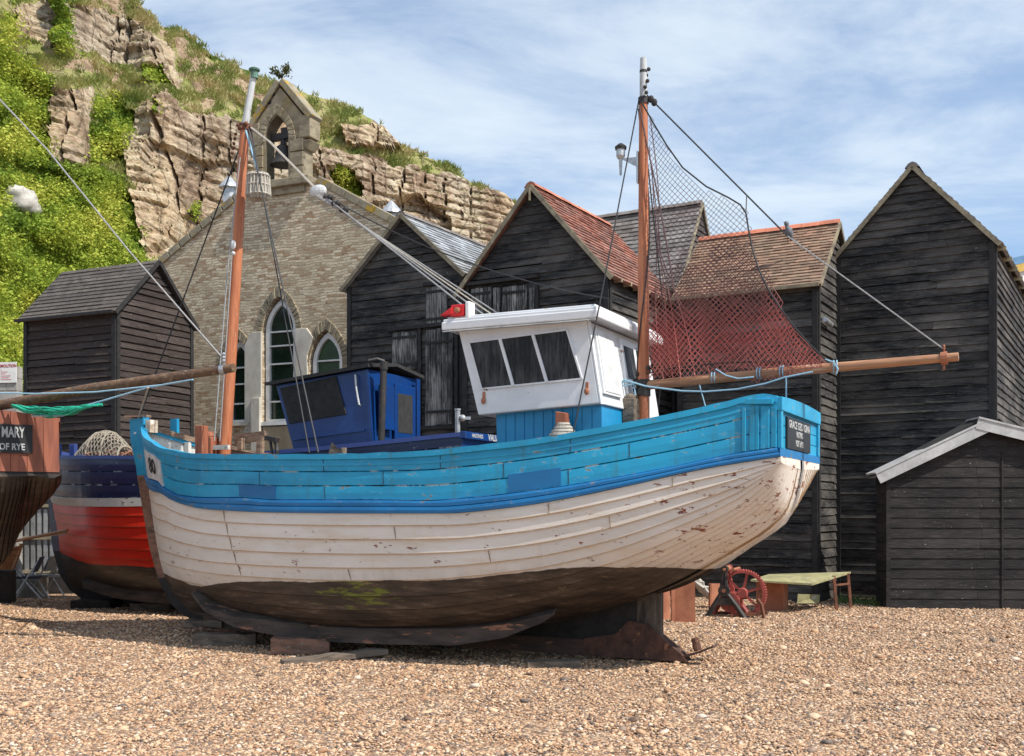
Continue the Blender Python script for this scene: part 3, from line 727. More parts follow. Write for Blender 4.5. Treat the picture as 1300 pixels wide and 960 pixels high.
# number plate at the bow, following the flare of the bulwark
def skin_patch(H, q0, q1, t0, t1, off, thick, mat, name, parent, n=8, side=1):
    mb = MB(); ts = [t0 + (t1 - t0) * i / n for i in range(n + 1)]
    rows = [[H.at(q0 + (q1 - q0) * f, t, o, side) for t in ts] for f, o in ((0, off - thick), (0, off), (.5, off), (1, off), (1, off - thick))]
    m_ = n + 1
    for r in range(4): mb.add(rows[r] + rows[r + 1], [(i, m_ + i, m_ + i + 1, i + 1) for i in range(n)])
    mb.quad(rows[0][0], rows[1][0], rows[3][0], rows[4][0]); mb.quad(rows[0][-1], rows[1][-1], rows[3][-1], rows[4][-1])
    return mb.build(name, mat, parent)
M['plate_white'] = simple('white_plate_paint', (.66, .67, .66), (.42, .43, .43), (1, 1, 1), 5, .5, .2, .003, chips=(.2, .2, .2), chip_lo=.63)
np_ = skin_patch(HB, 5.03, 5.74, .882, .952, .022, .03, M['plate_white'], 'number_plate', boat)
def bent_text(name, body, size, mat, parent, H, tq, qm, off, sx=1.0):
    """lettering laid on the curved planking: x runs aft along the hull, y up"""
    cu = bpy.data.curves.new(name, 'FONT'); cu.body = body; cu.size = 1; cu.align_x = 'CENTER'; cu.align_y = 'CENTER'; cu.offset = .03; cu.resolution_u = 4
    t = bpy.data.objects.new(name, cu); me = bpy.data.meshes.new_from_object(t); me.materials.clear(); me.materials.append(mat)
    for v in me.vertices:
        x, y = v.co.x * size * sx, v.co.y * size
        v.co = H.at(qm + y, tq - x, off)
    bpy.data.objects.remove(t); o = bpy.data.objects.new(name, me); COL.objects.link(o); o.parent = parent; return o
bent_text('lettering', '80', .56, M['black_paint'], np_, HB, .915, 5.385, .028, .052)
# two darker painted-over number panels on the bulwark
def tq_of(px, py, b=1.35):
    p = loc(px, py, b); p = loc(px, py, sheer_b(p.x / LB)); t = p.x / LB
    z0, z1 = HB.pt(5, t).z, HB.pt(6, t).z
    return t, 5 + (p.z - z0) / (z1 - z0)
for (xa, xb, ya, yb) in ((303, 350, 616, 631), (645, 712, 602, 624)):
    ta, qa = tq_of(xa, yb); tb, qb = tq_of(xb, ya if xa > 600 else ya)
    skin_patch(HB, 5.04, 5.33 if xa < 600 else 5.40, ta, tb, .011, .02, M['blue_patch'], 'painted_panel', boat)
M['seam'] = simple('open_plank_joint', (.035, .05, .06), (.02, .03, .035), nscale=20)
for px, qa, qb in ((412, 5.03, 5.33), (412, 5.67, 5.95), (487, 5.35, 5.65), (560, 5.67, 5.95), (640, 5.35, 5.65), (722, 5.03, 5.33), (725, 5.67, 5.95), (800, 5.36, 5.65), (330, 5.36, 5.64)):
    t_, _ = tq_of(px, 590 if px < 600 else 570)
    skin_patch(HB, qa, qb, t_, t_ + .0007, .0085, .01, M['seam'], 'plank_joint', boat, n=1)
for k, (px, q) in enumerate(((275, 3.8), (276, 3.6), (277, 3.4), (278, 3.2), (279, 3.0), (500, 3.6), (690, 3.8), (610, 3.2), (760, 3.4), (840, 3.8), (430, 3.0))):
    t_ = loc(px, 690, 1.35).x / LB
    skin_patch(HB, q, q + .19, t_, t_ + .0006, .021, .01, simple('hull_joint', (.36, .26, .17), (.25, .18, .12)) if k == 0 else bpy.data.materials['hull_joint'], 'plank_joint', boat, n=1)
# ------------------------------------------------------------------ wheelhouse
def zat(px, py, b): return loc(px, py, b)
def wheelhouse_blue():
    w = .92
    A1, A2, A3, A4 = zat(607, 527, w), zat(761, 512, w), zat(745, 404, w), zat(582, 424, w)
    b = [Vector((A1.x, w, A1.z)), Vector((A2.x, w, A2.z)), Vector((A2.x, -w, A2.z)), Vector((A1.x, -w, A1.z))]
    t = [Vector((A4.x, w, 3.46)), Vector((A3.x, w, 3.46)), Vector((A3.x, -w, 3.46)), Vector((A4.x, -w, 3.46))]
    mb = MB(); mb.hexa(b, t); root = mb.build('wheelhouse', M['white'], boat, bevel=.012)
    # lower, narrower blue casing
    mb = MB(); mb.hexa([(3.02, .80, 1.75), (1.80, .80, 1.75), (1.80, -.80, 1.75), (3.02, -.80, 1.75)], [(3.05, .80, 2.60), (1.84, .80, 2.60), (1.84, -.80, 2.60), (3.05, -.80, 2.60)])
    lb = mb.build('casing', M['blue_house'], root)
    mb = MB()
    for k in range(11):
        x = 1.88 + k * .11; mb.box((x, .803, 2.18), (.098, .012, .80), tone=.35 + .04 * (k % 5))
    mb.build('panelling', M['blue_house'], lb)
    mb = MB(); mb.box((2.68, 0, 3.525), (1.78, 2.08, .10)); mb.box((2.68, 0, 3.585), (1.72, 2.0, .04))
    mb.box((2.68, 1.045, 3.50), (1.80, .025, .085), tone=.6); mb.box((1.785, 0, 3.50), (.025, 2.06, .085), tone=.6)
    mb.build('roof', M['white'], root, bevel=.012)
    mb = MB()
    for k in range(9): mb.box((3.57, -.9 + k * .225, 3.50), (.02, .2, .07), tone=random.uniform(.3, .7))
    mb.box((2.68, 1.062, 3.44), (1.76, .012, .012))
    mb.build('roof_edge', M['plate_white'], root)
    # three slanted port windows
    W = [zat(596, 435, w), zat(720, 419, w), zat(739, 481, w), zat(612, 494, w)]
    tl, tr_, br_, bl = [Vector((p.x, w, p.z)) for p in W]
    cuts = [(0, .318), (.336, .655), (.673, 1)]
    for a_, c_ in cuts:
        q = [tl.lerp(tr_, a_), tl.lerp(tr_, c_), bl.lerp(br_, c_), bl.lerp(br_, a_)]
        mb = MB(); mb.hexa([p + Vector((0, -.01, 0)) for p in q], [p + Vector((0, .008, 0)) for p in q])
        mb.build('window', M['black_panel'], root)
    mb = MB(); e = Vector((0, .014, 0))
    for a_, c_ in ((tl, tr_), (bl, br_), (tl, bl), (tr_, br_)): mb.bar(a_ + e * .6, c_ + e * .6, .018, .018, up=(0, 1, 0))
    for f in (.327, .664): mb.bar(tl.lerp(tr_, f) + e, bl.lerp(br_, f) + e, .034, .024, up=(0, 1, 0))
    mb.build('window_frame', M['white'], root)
    # starboard windows, same shape mirrored; front windows
    for a_, c_ in cuts:
        q = [Vector((p.x, -p.y, p.z)) for p in (tl.lerp(tr_, a_), tl.lerp(tr_, c_), bl.lerp(br_, c_), bl.lerp(br_, a_))]
        mb = MB(); mb.hexa([p + Vector((0, .01, 0)) for p in q], [p + Vector((0, -.008, 0)) for p in q]); mb.build('window', M['black_panel'], root)
    for y0, y1 in ((-.78, -.30), (-.24, .24), (.30, .78)):
        f = lambda y, s: b[0].lerp(t[0], s) * (1 if 0 else 1) + Vector((.004, y - w, 0))
        mb = MB(); mb.hexa([f(y0, .32), f(y1, .32), f(y1, .85), f(y0, .85)], [p + Vector((.012, 0, 0)) for p in (f(y0, .32), f(y1, .32), f(y1, .85), f(y0, .85))]); mb.build('window', M['black_panel'], root)
    # aft face: blind panel on the port half, door on the starboard half
    def aft(y, s, o=0): return Vector((A2.x + (A3.x - A2.x) * s - o, y, A2.z + (3.46 - A2.z) * s))
    def slab(y0, y1, s0, s1, o, th, mat, name, par=root):
        q = [aft(y0, s0, o), aft(y1, s0, o), aft(y1, s1, o), aft(y0, s1, o)]
        m_ = MB(); m_.hexa(q, [p - Vector((th, 0, 0)) for p in q]); return m_.build(name, mat, par, bevel=.004)
    pnl = slab(.28, .80, .13, .93, 0, .03, M['white'], 'blind_panel')
    slab(.32, .76, .16, .90, .031, .006, M['plaster_white'], 'panel_board', pnl)
    d = slab(-.86, .06, -.55, .93, 0, .035, M['white'], 'door')
    slab(-.30, .0, .42, .84, .036, .006, M['black_panel'], 'window', d); slab(-.72, -.40, .42, .84, .036, .006, M['black_panel'], 'window', d)
    slab(.86, .92, -.01, 1, .002, .02, M['white'], 'corner_board'); slab(-.92, -.86, -.55, 1, .002, .02, M['white'], 'corner_board')
    mb = MB()
    for px, py in ((614, 509), (745, 497)):
        p = zat(px, py, w + .012); mb.ball((p.x, w + .02, p.z), .028, 8, 6, sq=(1, .7, 1.3)); mb.box((p.x, w + .006, p.z + .045), (.03, .012, .1))
    mb_split(mb, 'hinge', M['rust_bright'], root, axis=0)
    return root
wh = wheelhouse_blue()
# red port lamp on the front end of the roof
p = loc(578, 408, .95)
mb = MB(); mb.box((3.40, .98, 3.66), (.16, .10, .13), tone=.6); mb.box((3.28, .96, 3.665), (.05, .14, .17), tone=.9, mi=1)
mb.prism([(3.62, .92, 3.615), (3.46, .92, 3.615), (3.46, .92, 3.71)], (0, .12, 0), .5); mb.build('side_lamp', [M['red_plastic'], M['plate_white']], wh, bevel=.012)
mb = MB(); mb.lathe((3.39, 1.035, 3.66), [(.03, 0), (.03, .03), (.012, .035)], 10, axis=(0, 1, 0)); mb.build('lamp_fitting', M['rust_bright'], wh)
# ------------------------------------------------------------------ mizzen mast and boom
MU = 1.66
def lm(px, py): return loc(px, py, 0.0)
mt, mk, mbot = lm(807, 76), lm(807, 128), lm(810, 560)
mb = MB(); mb.tube([(MU, 0, 1.7), (MU, 0, 2.9), (MU, 0, 4.2), (MU, 0, mk.z)], [.068, .066, .058, .046], 14); mast = mb.build('mast', M['mast'], boat, smooth=40)
mb = MB(); mb.tube([(MU, 0, mk.z), (MU, 0, mk.z + .3), (MU, 0, mt.z)], [.042, .040, .036], 12); mb.build('mast_head', M['mast_white'], mast, smooth=40)
mb = MB(); mb.tube([(MU, 0, mk.z - .05), (MU, 0, mk.z + .02)], [.058, .058], 12); mb.tube([(MU, 0, mt.z - .16), (MU, 0, mt.z - .13)], [.042, .042], 12)
for k in range(5): mb.ball((MU - .05 + .02 * (k % 2), .05 - .02 * k, mk.z + .05 + .07 * k), .022)
mb.build_each('iron_band', M['dark_iron'], mast)
pts = [(MU + .064 * math.cos(a * .9), .064 * math.sin(a * .9), 2.7 + a * .155) for a in [i * .5 for i in range(40)] if 2.7 + a * .155 < mk.z]
pts = [(MU + .068 * math.cos(z * 1.9 + 1), .068 * math.sin(z * 1.9 + 1), z) for z in [2.3 + .1 * i for i in range(37)] if z < mk.z]
mb = MB(); mb.tube(pts, .009, 5); mb.build('halyard', M['rope_dark'], mast)
mb = MB(); mb.box((MU + .10, .12, 2.15), (.15, .17, 1.15)); mb.lathe((MU + .10, .12, 2.72), [(.075, 0), (.07, .04), (.03, .06)], 8); mb.build('tabernacle_post', M['timber'], boat, bevel=.015)
mb = MB(); mb.box((MU, 0, 2.45), (.26, .30, .05)); mb.build('clamp_band', M['rust'], mast)
b0, b1 = loc(822, 489), loc(1217, 453)
mb = MB(); mb.tube([(b0.x, 0, b0.z), ((b0.x + b1.x) / 2, 0, (b0.z + b1.z) / 2 + .01), (b1.x, 0, b1.z)], [.052, .050, .042], 14)
boom = mb.build('boom', M['boom'], boat, smooth=40)
mb = MB(); mb.tube([(b1.x + .1, 0, b1.z - .005), (b1.x + .16, 0, b1.z - .008)], .064, 12)
for a_ in (0, math.pi): mb.tube([(b1.x + .13, .02 * math.sin(k * .7), b1.z + math.cos(a_) * (.075 + .028 * math.sin(k * .7)) + .028 * math.cos(k * .7) * math.cos(a_)) for k in range(10)], .011, 6)
mb.build('end_ring', M['rust_bright'], boom)
mb = MB(); mb.bar((b0.x, 0, b0.z), (MU - .06, 0, b0.z - .02), .03, .05); mb.tube([(MU, 0, b0.z - .12), (MU, 0, b0.z + .06)], .078, 12)
for k in range(7): mb.tube([(b0.x + .02 + .02 * k, .075 * math.cos(a_ + k), b0.z + .075 * math.sin(a_ + k)) for a_ in [i * .6 for i in range(11)]], .010, 5)
for k in range(10): mb.ball((b0.x + random.uniform(-.12, .1), random.uniform(-.05, .07), b0.z + random.uniform(.02, .22)), random.uniform(.015, .032))
mb.tube([(MU - .05, .05, b0.z + .12), (MU - .3, .05, b0.z + .16), (MU - .9, .02, b0.z + .19), (MU - 1.5, .0, b0.z + .17)], .008, 5)
mb.build('gooseneck', M['dark_iron'], boom)
# topping wire from the masthead to the boom end, shrouds
def wire(name, mat, parent, pts, r=.006, sag=0.0, n=10):
    P = [Vector(p) for p in pts]; out = []
    for a_, c_ in zip(P, P[1:]):
        for i in range(n): f = i / n; q = a_.lerp(c_, f); q.z -= sag * 4 * f * (1 - f); out.append(q)
    out.append(P[-1]); mb = MB(); mb.tube(out, r, 5); return mb.build(name, mat, parent)
h0 = Vector((MU - .04, 0, mk.z + .04)); h1 = loc(1000, 300); e1_ = Vector((b1.x + .13, 0, b1.z + .08))
wire('topping_wire', M['rope_dark'], boat, [h0, h1], .009); wire('topping_wire', M['rope_wire'], boat, [h1, e1_], .008)
mb = MB()
for f in (.03, .055): mb.ball(h0.lerp(h1, f) + Vector((0, 0, -.0)), .035, sq=(1, .6, 1.2))
mb.build('pulley_block', M['dark_iron'], boat)
sh = loc(734, 551, 1.12)
wire('shroud', M['rope_dark'], boat, [(MU + .04, .03, mk.z), (1.75, 1.07, 3.58), (sh.x, 1.24, 2.3)], .008)
wire('shroud', M['rope_dark'], boat, [(MU + .04, -.03, mk.z), (1.75, -1.07, 3.58), (sh.x, -1.24, 2.3)], .008)
# lantern on its bracket
lp_ = loc(788, 197, 0); mb = MB()
bx, bz = lp_.x, lp_.z
mb.lathe((bx, 0, bz - .04), [(.035, 0), (.05, .03), (.05, .10), (.055, .12)], 12, .6); mb.lathe((bx, 0, bz + .06), [(.062, 0), (.066, .03), (.03, .06), (.01, .07)], 12, .3, 1)
mb.tube([(bx, 0, bz - .04), (bx, 0, bz - .22)], [.022, .012], 8, .4)
mb.prism([(bx + .0, -.01, bz - .04), (MU + .05, -.01, bz - .05), (MU + .05, -.01, bz - .17)], (0, .02, 0), .6)
mb.box((MU + .055, 0, bz - .17), (.02, .1, .34), tone=.7)
mb.build('mast_lantern', [M['galv'], M['dark_iron']], mast)
# samson post with coiled rope
pp = loc(714, 548, .98)
mb = MB(); mb.hexa([(pp.x - .06, .90, 1.9), (pp.x + .06, .90, 1.9), (pp.x + .06, 1.02, 1.9), (pp.x - .06, 1.02, 1.9)], [(pp.x - .05, .91, pp.z + .19), (pp.x + .07, .91, pp.z + .21), (pp.x + .07, 1.01, pp.z + .21), (pp.x - .05, 1.01, pp.z + .19)])
mb.build('samson_post', M['post_red'], boat, bevel=.01)
mb = MB()
for k in range(5):
    r = .15 - .024 * k
    mb.tube([(pp.x + r * math.cos(a_), .96 + r * math.sin(a_), pp.z - .07 + .036 * k) for a_ in [i * math.pi / 8 for i in range(17)]], .022, 6, tone=.35 + .08 * (k % 3))
rc = mb.build('coiled_rope', M['rope_pale'], None); rc.location = (0, 0, 0)
rc.matrix_world = Matrix.Translation((C0.x, C0.y, 0)) @ Matrix.Rotation(math.pi - TH, 4, 'Z')
tag(rc, 'coil of pale rope heaped around the reddish post below the white wheelhouse', 'rope')
# ------------------------------------------------------------------ foremast and what stands round it
f0, f1, f2 = loc(284, 590), loc(311, 160), loc(323, 90)
mb = MB(); mb.tube([(f0.x, 0, f0.z - .55), (f0.x, 0, f0.z), tuple(loc(296, 400)), tuple(f1)], [.085, .083, .077, .060], 14); fm = mb.build('mast', M['mast'], boat, smooth=40)
mb = MB(); mb.tube([tuple(f1), tuple(f2)], [.048, .038], 12); mb.build('mast_head', M['mast_white'], fm, smooth=40)
mb = MB(); mb.lathe(f2, [(.048, -.1), (.048, 0)], 12, .5); mb.lathe(f2, [(.07, 0), (.075, .02), (.04, .04), (.01, .05)], 12, .5); mb.build('mast_cap', M['copper_green'], fm)
mb = MB(); mb.tube([f1 + Vector((0, 0, -.06)), f1 + Vector((0, 0, .02))], .075, 12)
for k in range(8): a_ = k * .8; mb.ball(f1 + Vector((.09 * math.cos(a_), .09 * math.sin(a_), -.02 + .03 * math.sin(3 * a_))), .026)
for k in range(5): mb.ball(f1 + Vector((.12 + .015 * k, .04, -.10 - .06 * k)), .022)
mb.build('iron_band', M['rust'], fm)
mb = MB(); mb.box((f0.x + .14, .10, f0.z + .05), (.16, .16, .62)); mb.lathe((f0.x + .14, .10, f0.z + .36), [(.085, 0), (.07, .05), (.02, .08)], 8); mb.build('tabernacle_post', M['post_red'], boat, bevel=.015)
mb = MB(); mb.box((f0.x + .02, .12, f0.z + .22), (.42, .05, .06)); mb.build('mast_clamp', M['white_old'], boat)
q = loc(256, 568, .55); mb = MB(); mb.box((q.x, .55, q.z), (.12, .12, .55)); mb.build('mooring_post', M['post_red'], boat, bevel=.012)
mb = MB()                                     # windlass timbers abaft the mast
mb.bar(loc(300, 558, -.2), loc(338, 553, -.2), .08, .12); mb.bar(loc(306, 572, -.1), loc(306, 556, -.1), .07, .07); mb.bar(loc(330, 578, -.1), loc(331, 555, -.1), .08, .07); mb.bar(loc(296, 574, -.3), loc(352, 583, -.3), .12, .07)
mb.build('windlass_frame', M['wood_rail'], boat)
mb = MB()
mb.bar(loc(338, 556, .1), loc(352, 559, .1), .08, .06); mb.tube([loc(349, 559, .1), loc(352, 572, .1), loc(351, 590, .1)], .03, 6); mb.tube([loc(343, 558, .1), loc(346, 580, .1)], .02, 6)
mb.build('winch_handle', M['dark_iron'], boat)
mb = MB(); mb.hexa([loc(415, 584, .5), loc(442, 584, .5), loc(442, 584, .3), loc(415, 584, .3)], [loc(421, 561, .5), loc(438, 578, .5), loc(438, 578, .3), loc(421, 561, .3)]); c_ = loc(436, 575, .62); mb.tube([(c_.x, .62, c_.z - .1), (c_.x, .62, c_.z + .06)], .04, 8, .8); mb.build('cleat_block', M['timber'], boat)
# far-side inner rail at the bow is bare wood
mb = MB(); prev = None
for i in range(22):
    t = .80 + .0090 * i; p = HB.pt(6, t); y = -(p.y - .015)
    q = Vector((p.x, y, p.z + .05 + .012 * noise.noise(Vector((t * 60, 0, 0)))))
    if prev is not None: mb.bar(prev, q, .15, .07, tone=random.uniform(.35, .65))
    prev = q
mb.build('bare_rail', M['wood_rail'], boat)
mb = MB()
for i in range(4):
    t = .83 + .04 * i; p = HB.pt(6, t); mb.box((p.x, -(p.y - .09), p.z - .22), (.07, .06, .45), tone=.6)
mb.build_each('bulwark_frame', M['white_old'], boat)
# rigging of the foremast
def world_of(v): r = C0.to_3d(); d = FV.to_3d(); p = PV.to_3d(); return r + d * v.x + p * v.y + Vector((0, 0, v.z))
g0 = f1 + Vector((-.05, 0, 0)); blk = loc(404, 243); 
wire('lifting_rope', M['rope_pale'], boat, [g0, loc(342, 180), blk], .016, 0)
mb = MB(); mb.ball(blk, .11, 12, 8, sq=(1.15, .55, .75)); mb.build('pulley_block', M['plate_white'], boat)
for k, (dx, dy, m_) in enumerate(((0, 0, 'rope_wire'), (8, -3, 'rope_wire'), (3, 5, 'rope_pale'), (-3, 4, 'rope_wire'))):
    wire('topping_lift', M[m_], boat, [blk + Vector((0, .02 * k, -.02 * k)), (3.35 - .05 * k, .55 - .25 * k, 3.62)], .010)
mb = MB()
for k in range(6): mb.ball(blk + (Vector((3.35, .3, 3.62)) - blk) * (.05 + .025 * k) + Vector((0, 0, .04 * (k % 2))), .04)
mb.build('shackle', M['dark_iron'], boat)
s1 = loc(428, 578, 1.0)
wire('shroud', M['rope_dark'], boat, [g0, (s1.x, 1.36, 2.16)], .010); wire('shroud', M['rope_dark'], boat, [g0 + Vector((.0, -.05, 0)), (s1.x + .12, 1.36, 2.16)], .008)
wire('forestay', M['rope_dark'], boat, [g0, (8.95, 0, 2.82)], .010)
wire('halyard', M['rope_wire'], boat, [loc(305, 200, .1), loc(290, 330, .25), loc(272, 560, .5)], .008); wire('halyard', M['rope_wire'], boat, [loc(303, 210, -.1), loc(294, 330, .1), loc(279, 560, .3)], .008)
mb = MB(); c_ = loc(296, 311, .2); mb.ball(c_, .05, sq=(.8, .5, 1.2)); mb.ball(c_ + Vector((0, 0, -.11)), .028); mb.build('pulley_block', M['plate_white'], boat)
wire('backstay', M['rope_wire'], boat, [loc(444, 248), loc(730, 352), loc(803, 372)], .007, .0) if False else None
wire('triatic_stay', M['rope_dark'], boat, [blk, (MU + .07, 0, loc(803, 385).z)], .008, .22, 24)
# wicker fender hanging by the foremast
mb = MB(); c_ = loc(328, 236, .1); c_.z -= 0
prof = [(.035, .17), (.12, .15), (.135, .1), (.15, -.13), (.12, -.17), (.04, -.16)]
mb.lathe(c_, prof[::-1], 20, .3)
for k in range(20):
    a_ = k * math.pi / 10
    mb.tube([c_ + Vector((r * 1.04 * math.cos(a_), r * 1.04 * math.sin(a_), h)) for r, h in prof], .011, 5, tone=.35 + .3 * (k % 2))
for h in (.12, .0, -.12): mb.tube([c_ + Vector(((.135 + .01 * (h < 0)) * 1.08 * math.cos(a_), .147 * math.sin(a_), h)) for a_ in [i * math.pi / 10 for i in range(21)]], .012, 5, .6)
fd = mb.build('wicker_fender', M['rope_pale'], None); fd.matrix_world = rc.matrix_world.copy()
tag(fd, 'grey wicker basket fender hanging beside the leaning foremast of the blue and white boat', 'fender')
mb = MB(); mb.tube([f1 + Vector((-.03, .03, -.05)), c_ + Vector((0, 0, .16))], .014, 6)
o = mb.build('fender_line', M['rope_blue'], None); o.matrix_world = rc.matrix_world.copy(); tag(o, 'blue line holding up the wicker fender beside the foremast', 'rope')
# ------------------------------------------------------------------ red net between mast and boom
def inside(poly, x, y):
    c = False; n = len(poly); j = n - 1
    for i in range(n):
        if (poly[i][1] > y) != (poly[j][1] > y) and x < (poly[j][0] - poly[i][0]) * (y - poly[i][1]) / (poly[j][1] - poly[i][1]) + poly[i][0]: c = not c
        j = i
    return c
outer_px = [(818, 133), (832, 158), (850, 188), (870, 216), (900, 240), (928, 254), (943, 263), (950, 274), (953, 292), (958, 318), (966, 345), (978, 370), (990, 389), (1010, 416), (1030, 438), (1054, 462)]
edge = [loc(*p) for p in outer_px]
foot = [loc(x, 487 - (x - 822) * (487 - 466) / 232) for x in (1054, 1000, 950, 900, 850, 828)]
poly = [(p.x, p.z) for p in edge + foot] + [(MU - .075, foot[-1].z), (MU - .06, edge[0].z)]
RM = rc.matrix_world.copy()
M['net_red'] = None
def net_mat():
    m, nt, b = new_mat('faded_red_net_twine'); T = NT(nt)
    sep = T.n('ShaderNodeSeparateXYZ'); T.l(T.coord(), sep.inputs[0])
    n = T.noise(T.mapped((1, 1, 1)), 1.7, 4, .6)
    f = T.math('ADD', T.math('MULTIPLY', sep.outputs[2], .5), T.math('MULTIPLY', n, .35))
    col = T.ramp(T.math('SUBTRACT', f, 1.2), [(.50, (.60, .20, .16)), (.66, (.52, .14, .12)), (.86, (.27, .12, .10)), (1.0, (.15, .085, .085))])
    T.l(tone_mult(T, col, .6, 1.4), b.inputs['Base Color']); b.inputs['Roughness'].default_value = .8; return m
M['net_red'] = net_mat()
def lattice(mb, poly, w, h, rad, bulge, phase=(0, 0), warp=.05, zlim=None, n=3, z_dense=None):
    xs = [p[0] for p in poly]; zs = [p[1] for p in poly]; x0, x1, z0, z1 = min(xs), max(xs), min(zs), max(zs)
    def wp(x, z):
        v = Vector((x * .9 + phase[0] * 7, z * .7, 3.1 + phase[1]))
        dx = noise.noise(v) * warp + noise.noise(v * 2.7) * warp * .4; dz = noise.noise(v + Vector((9, 9, 9))) * warp * 1.2
        return Vector((x + dx, bulge(x, z) , z + dz))
    nx = int((x1 - x0) / w) + 4; nz = int((z1 - z0) / h) + 4
    for j in range(-2, nz):
        for i in range(-2, nx):
            a = (x0 + (i + .5 * (j % 2) + phase[0]) * w, z0 + (j + phase[1]) * h)
            if not inside(poly, *a): continue
            if zlim is not None and a[1] > zlim(a[0]): continue
            A = wp(*a)
            for sx in (-.5, .5):
                b = (a[0] + sx * w, a[1] + h)
                ok = inside(poly, *b)
                B = wp(*b) if ok else None
                if B is None: continue
                mb.tube([A, B], rad, n, tone=random.uniform(.35, .65), cap=False)
nt_ = MB()
bul = lambda x, z: .10 + .10 * math.sin(x * 1.7 + 1) * math.sin(z * 1.3) + .03 * math.sin(x * 9 + z * 3)
lattice(nt_, poly, .058, .032, .0028, bul)
mast_net = MB()
lattice(nt_, poly, .060, .032, .0042, lambda x, z: -.06 + .05 * math.sin(x * 2.2) + .03 * math.sin(z * 5 + x * 4), (.3, .4), .16, lambda x: 4.05 + .12 * math.sin(x * 3) + .1 * math.sin(x * 11))
lattice(nt_, poly, .064, .034, .0042, lambda x, z: .02 + .06 * math.sin(x * 3.1 + 2) + .03 * math.sin(z * 4 + x * 2), (.6, .15), .20, lambda x: 3.75 + .2 * math.sin(x * 2.3 + 1) + .1 * math.sin(x * 9))
net = nt_.build('mending_net', M['net_red'], None); net.matrix_world = RM
tag(net, 'red fishing net hung between the mizzen mast and boom of the blue and white boat', 'fishing net')
mb = MB(); mb.tube([Vector((p.x, .10, p.z)) for p in edge], .009, 5)
mb.tube([Vector((p.x, .02, p.z + .02)) for p in [edge[-1]] + foot], .010, 5)
mb.build('head_rope', M['rope_dark'], net)
mb = MB()                                   # bunched strands of the gathered inner leech
for k in range(5):
    pts = []
    for i in range(26):
        z = 2.93 + i * .125
        if z > 5.9 - .42 * k: break
        pts.append((MU - .10 - .03 * k + .05 * math.sin(z * 2.3 + k) - max(0, 4.3 - z) * .28 * (.4 + .2 * k) * (1 if z < 4.3 else 0) , .08 * math.sin(k * 2 + z), z))
    mb.tube(pts, .006, 4, tone=.5)
wl2 = [loc(817, 140), loc(826, 185), loc(838, 240), loc(851, 310), loc(861, 372)]
mb.tube([Vector((p.x, .14, p.z)) for p in wl2], .009, 5, .05)
mb.build('gathering_line', M['net_red'], net)
wire('net_line', M['rope_dark'], net, [Vector((edge[7].x, .1, edge[7].z)), h0.lerp(h1, .985 * (edge[7].x - h0.x) / (h1.x - h0.x))], .006)
# pale blue rope tied along the boom
mb = MB()
for px, d in ((1064, .03), (966, 0), (995, .0), (909, .02)):
    p = loc(px, 487 - (px - 822) * 36 / 395)
    for k in range(2): mb.tube([(p.x + .03 * k + d * math.sin(a_ / 2) * .6, .066 * math.cos(a_), p.z + .058 * math.sin(a_)) for a_ in [i * math.pi / 6 for i in range(13)]], .007, 5)
P_ = [(793, 489), (800, 486), (808, 487), (825, 492), (870, 498), (900, 499), (940, 496), (975, 489), (1000, 481), (1035, 474)]
mb.tube([Vector((loc(*p).x, .14, loc(*p).z)) for p in P_], .010, 6)
mb.tube([Vector((loc(*p).x, .14, loc(*p).z)) for p in [(808, 487), (798, 484), (793, 488), (798, 492), (810, 489), (812, 500), (809, 522), (812, 530)]], .010, 6)
mb.tube([Vector((loc(*p).x, .10, loc(*p).z)) for p in [(912, 470), (925, 478), (940, 482), (960, 480)]], .009, 5)
mb.tube([loc(998, 478, .05), loc(998, 505, .05)], .009, 5); mb.tube([loc(888, 489, .05), loc(896, 518, .05)], .007, 5)
mb.tube([Vector((loc(*p).x, .10, loc(*p).z)) for p in [(1050, 458), (1060, 461), (1066, 470), (1064, 476)]], .009, 5)
o = mb.build('boom_rope', M['rope_blue'], None); o.matrix_world = RM
tag(o, 'pale blue rope looped along the underside of the orange boom over the stern', 'rope')
# ================================================================== NAVY AND RED BOAT BEHIND
M['hull_red'] = hull_mat('red_over_black_hull', (.72, .032, .014), (.60, .024, .012), (.035, .027, .022), (.012, .010, .009), (.2, .03, .02), .70, False, .35, edge=(.30, .016, .01))
V0 = Vector((-.31, 16.0))
boat2 = empty('fishing_boat', (V0.x, V0.y, 0), math.pi - TH, 'boat with navy bulwark, red hull and dark blue wheelhouse, beached behind the turquoise one', 'fishing boat', 'clinker fishing boats on the shingle')
L2 = 8.85
def loc2(px, py, b=0.0): return loc(px, py, b, V0)
sb2 = tab((0, .88), (.05, .95), (.113, 1.02), (.226, 1.14), (.34, 1.22), (.5, 1.28), (.66, 1.26), (.76, 1.16), (.84, 1.0), (.90, .82), (.94, .64), (.97, .44), (.988, .26), (1, .08))
z2s = tab((0, 2.56), (.3, 2.38), (.5, 2.32), (.7, 2.36), (.85, 2.40), (.95, 2.46), (1, 2.55))
z2t = tab((0, 2.12), (.3, 1.86), (.5, 1.74), (.7, 1.72), (.85, 1.74), (.95, 1.80), (1, 1.88))
z2b = tab((0, 2.02), (.3, 1.76), (.5, 1.62), (.7, 1.58), (.85, 1.60), (.95, 1.66), (1, 1.74))
H2 = Hull(L2, sb2, z2s, z2t, z2b, .93, bowx=[8.0, 8.30, 8.50, 8.62, 8.70, 8.72, 8.75], wl=lambda u: .64 if u < 7 else .64 + (u - 7) * .09)
mb = MB(); wa = []; strakes(mb, H2, QS, .018, attrs=wa); end_cap(mb, H2, wa); o = mb.build('hull', M['hull_red'], boat2, smooth=28); set_attr(o, 'wl', wa)
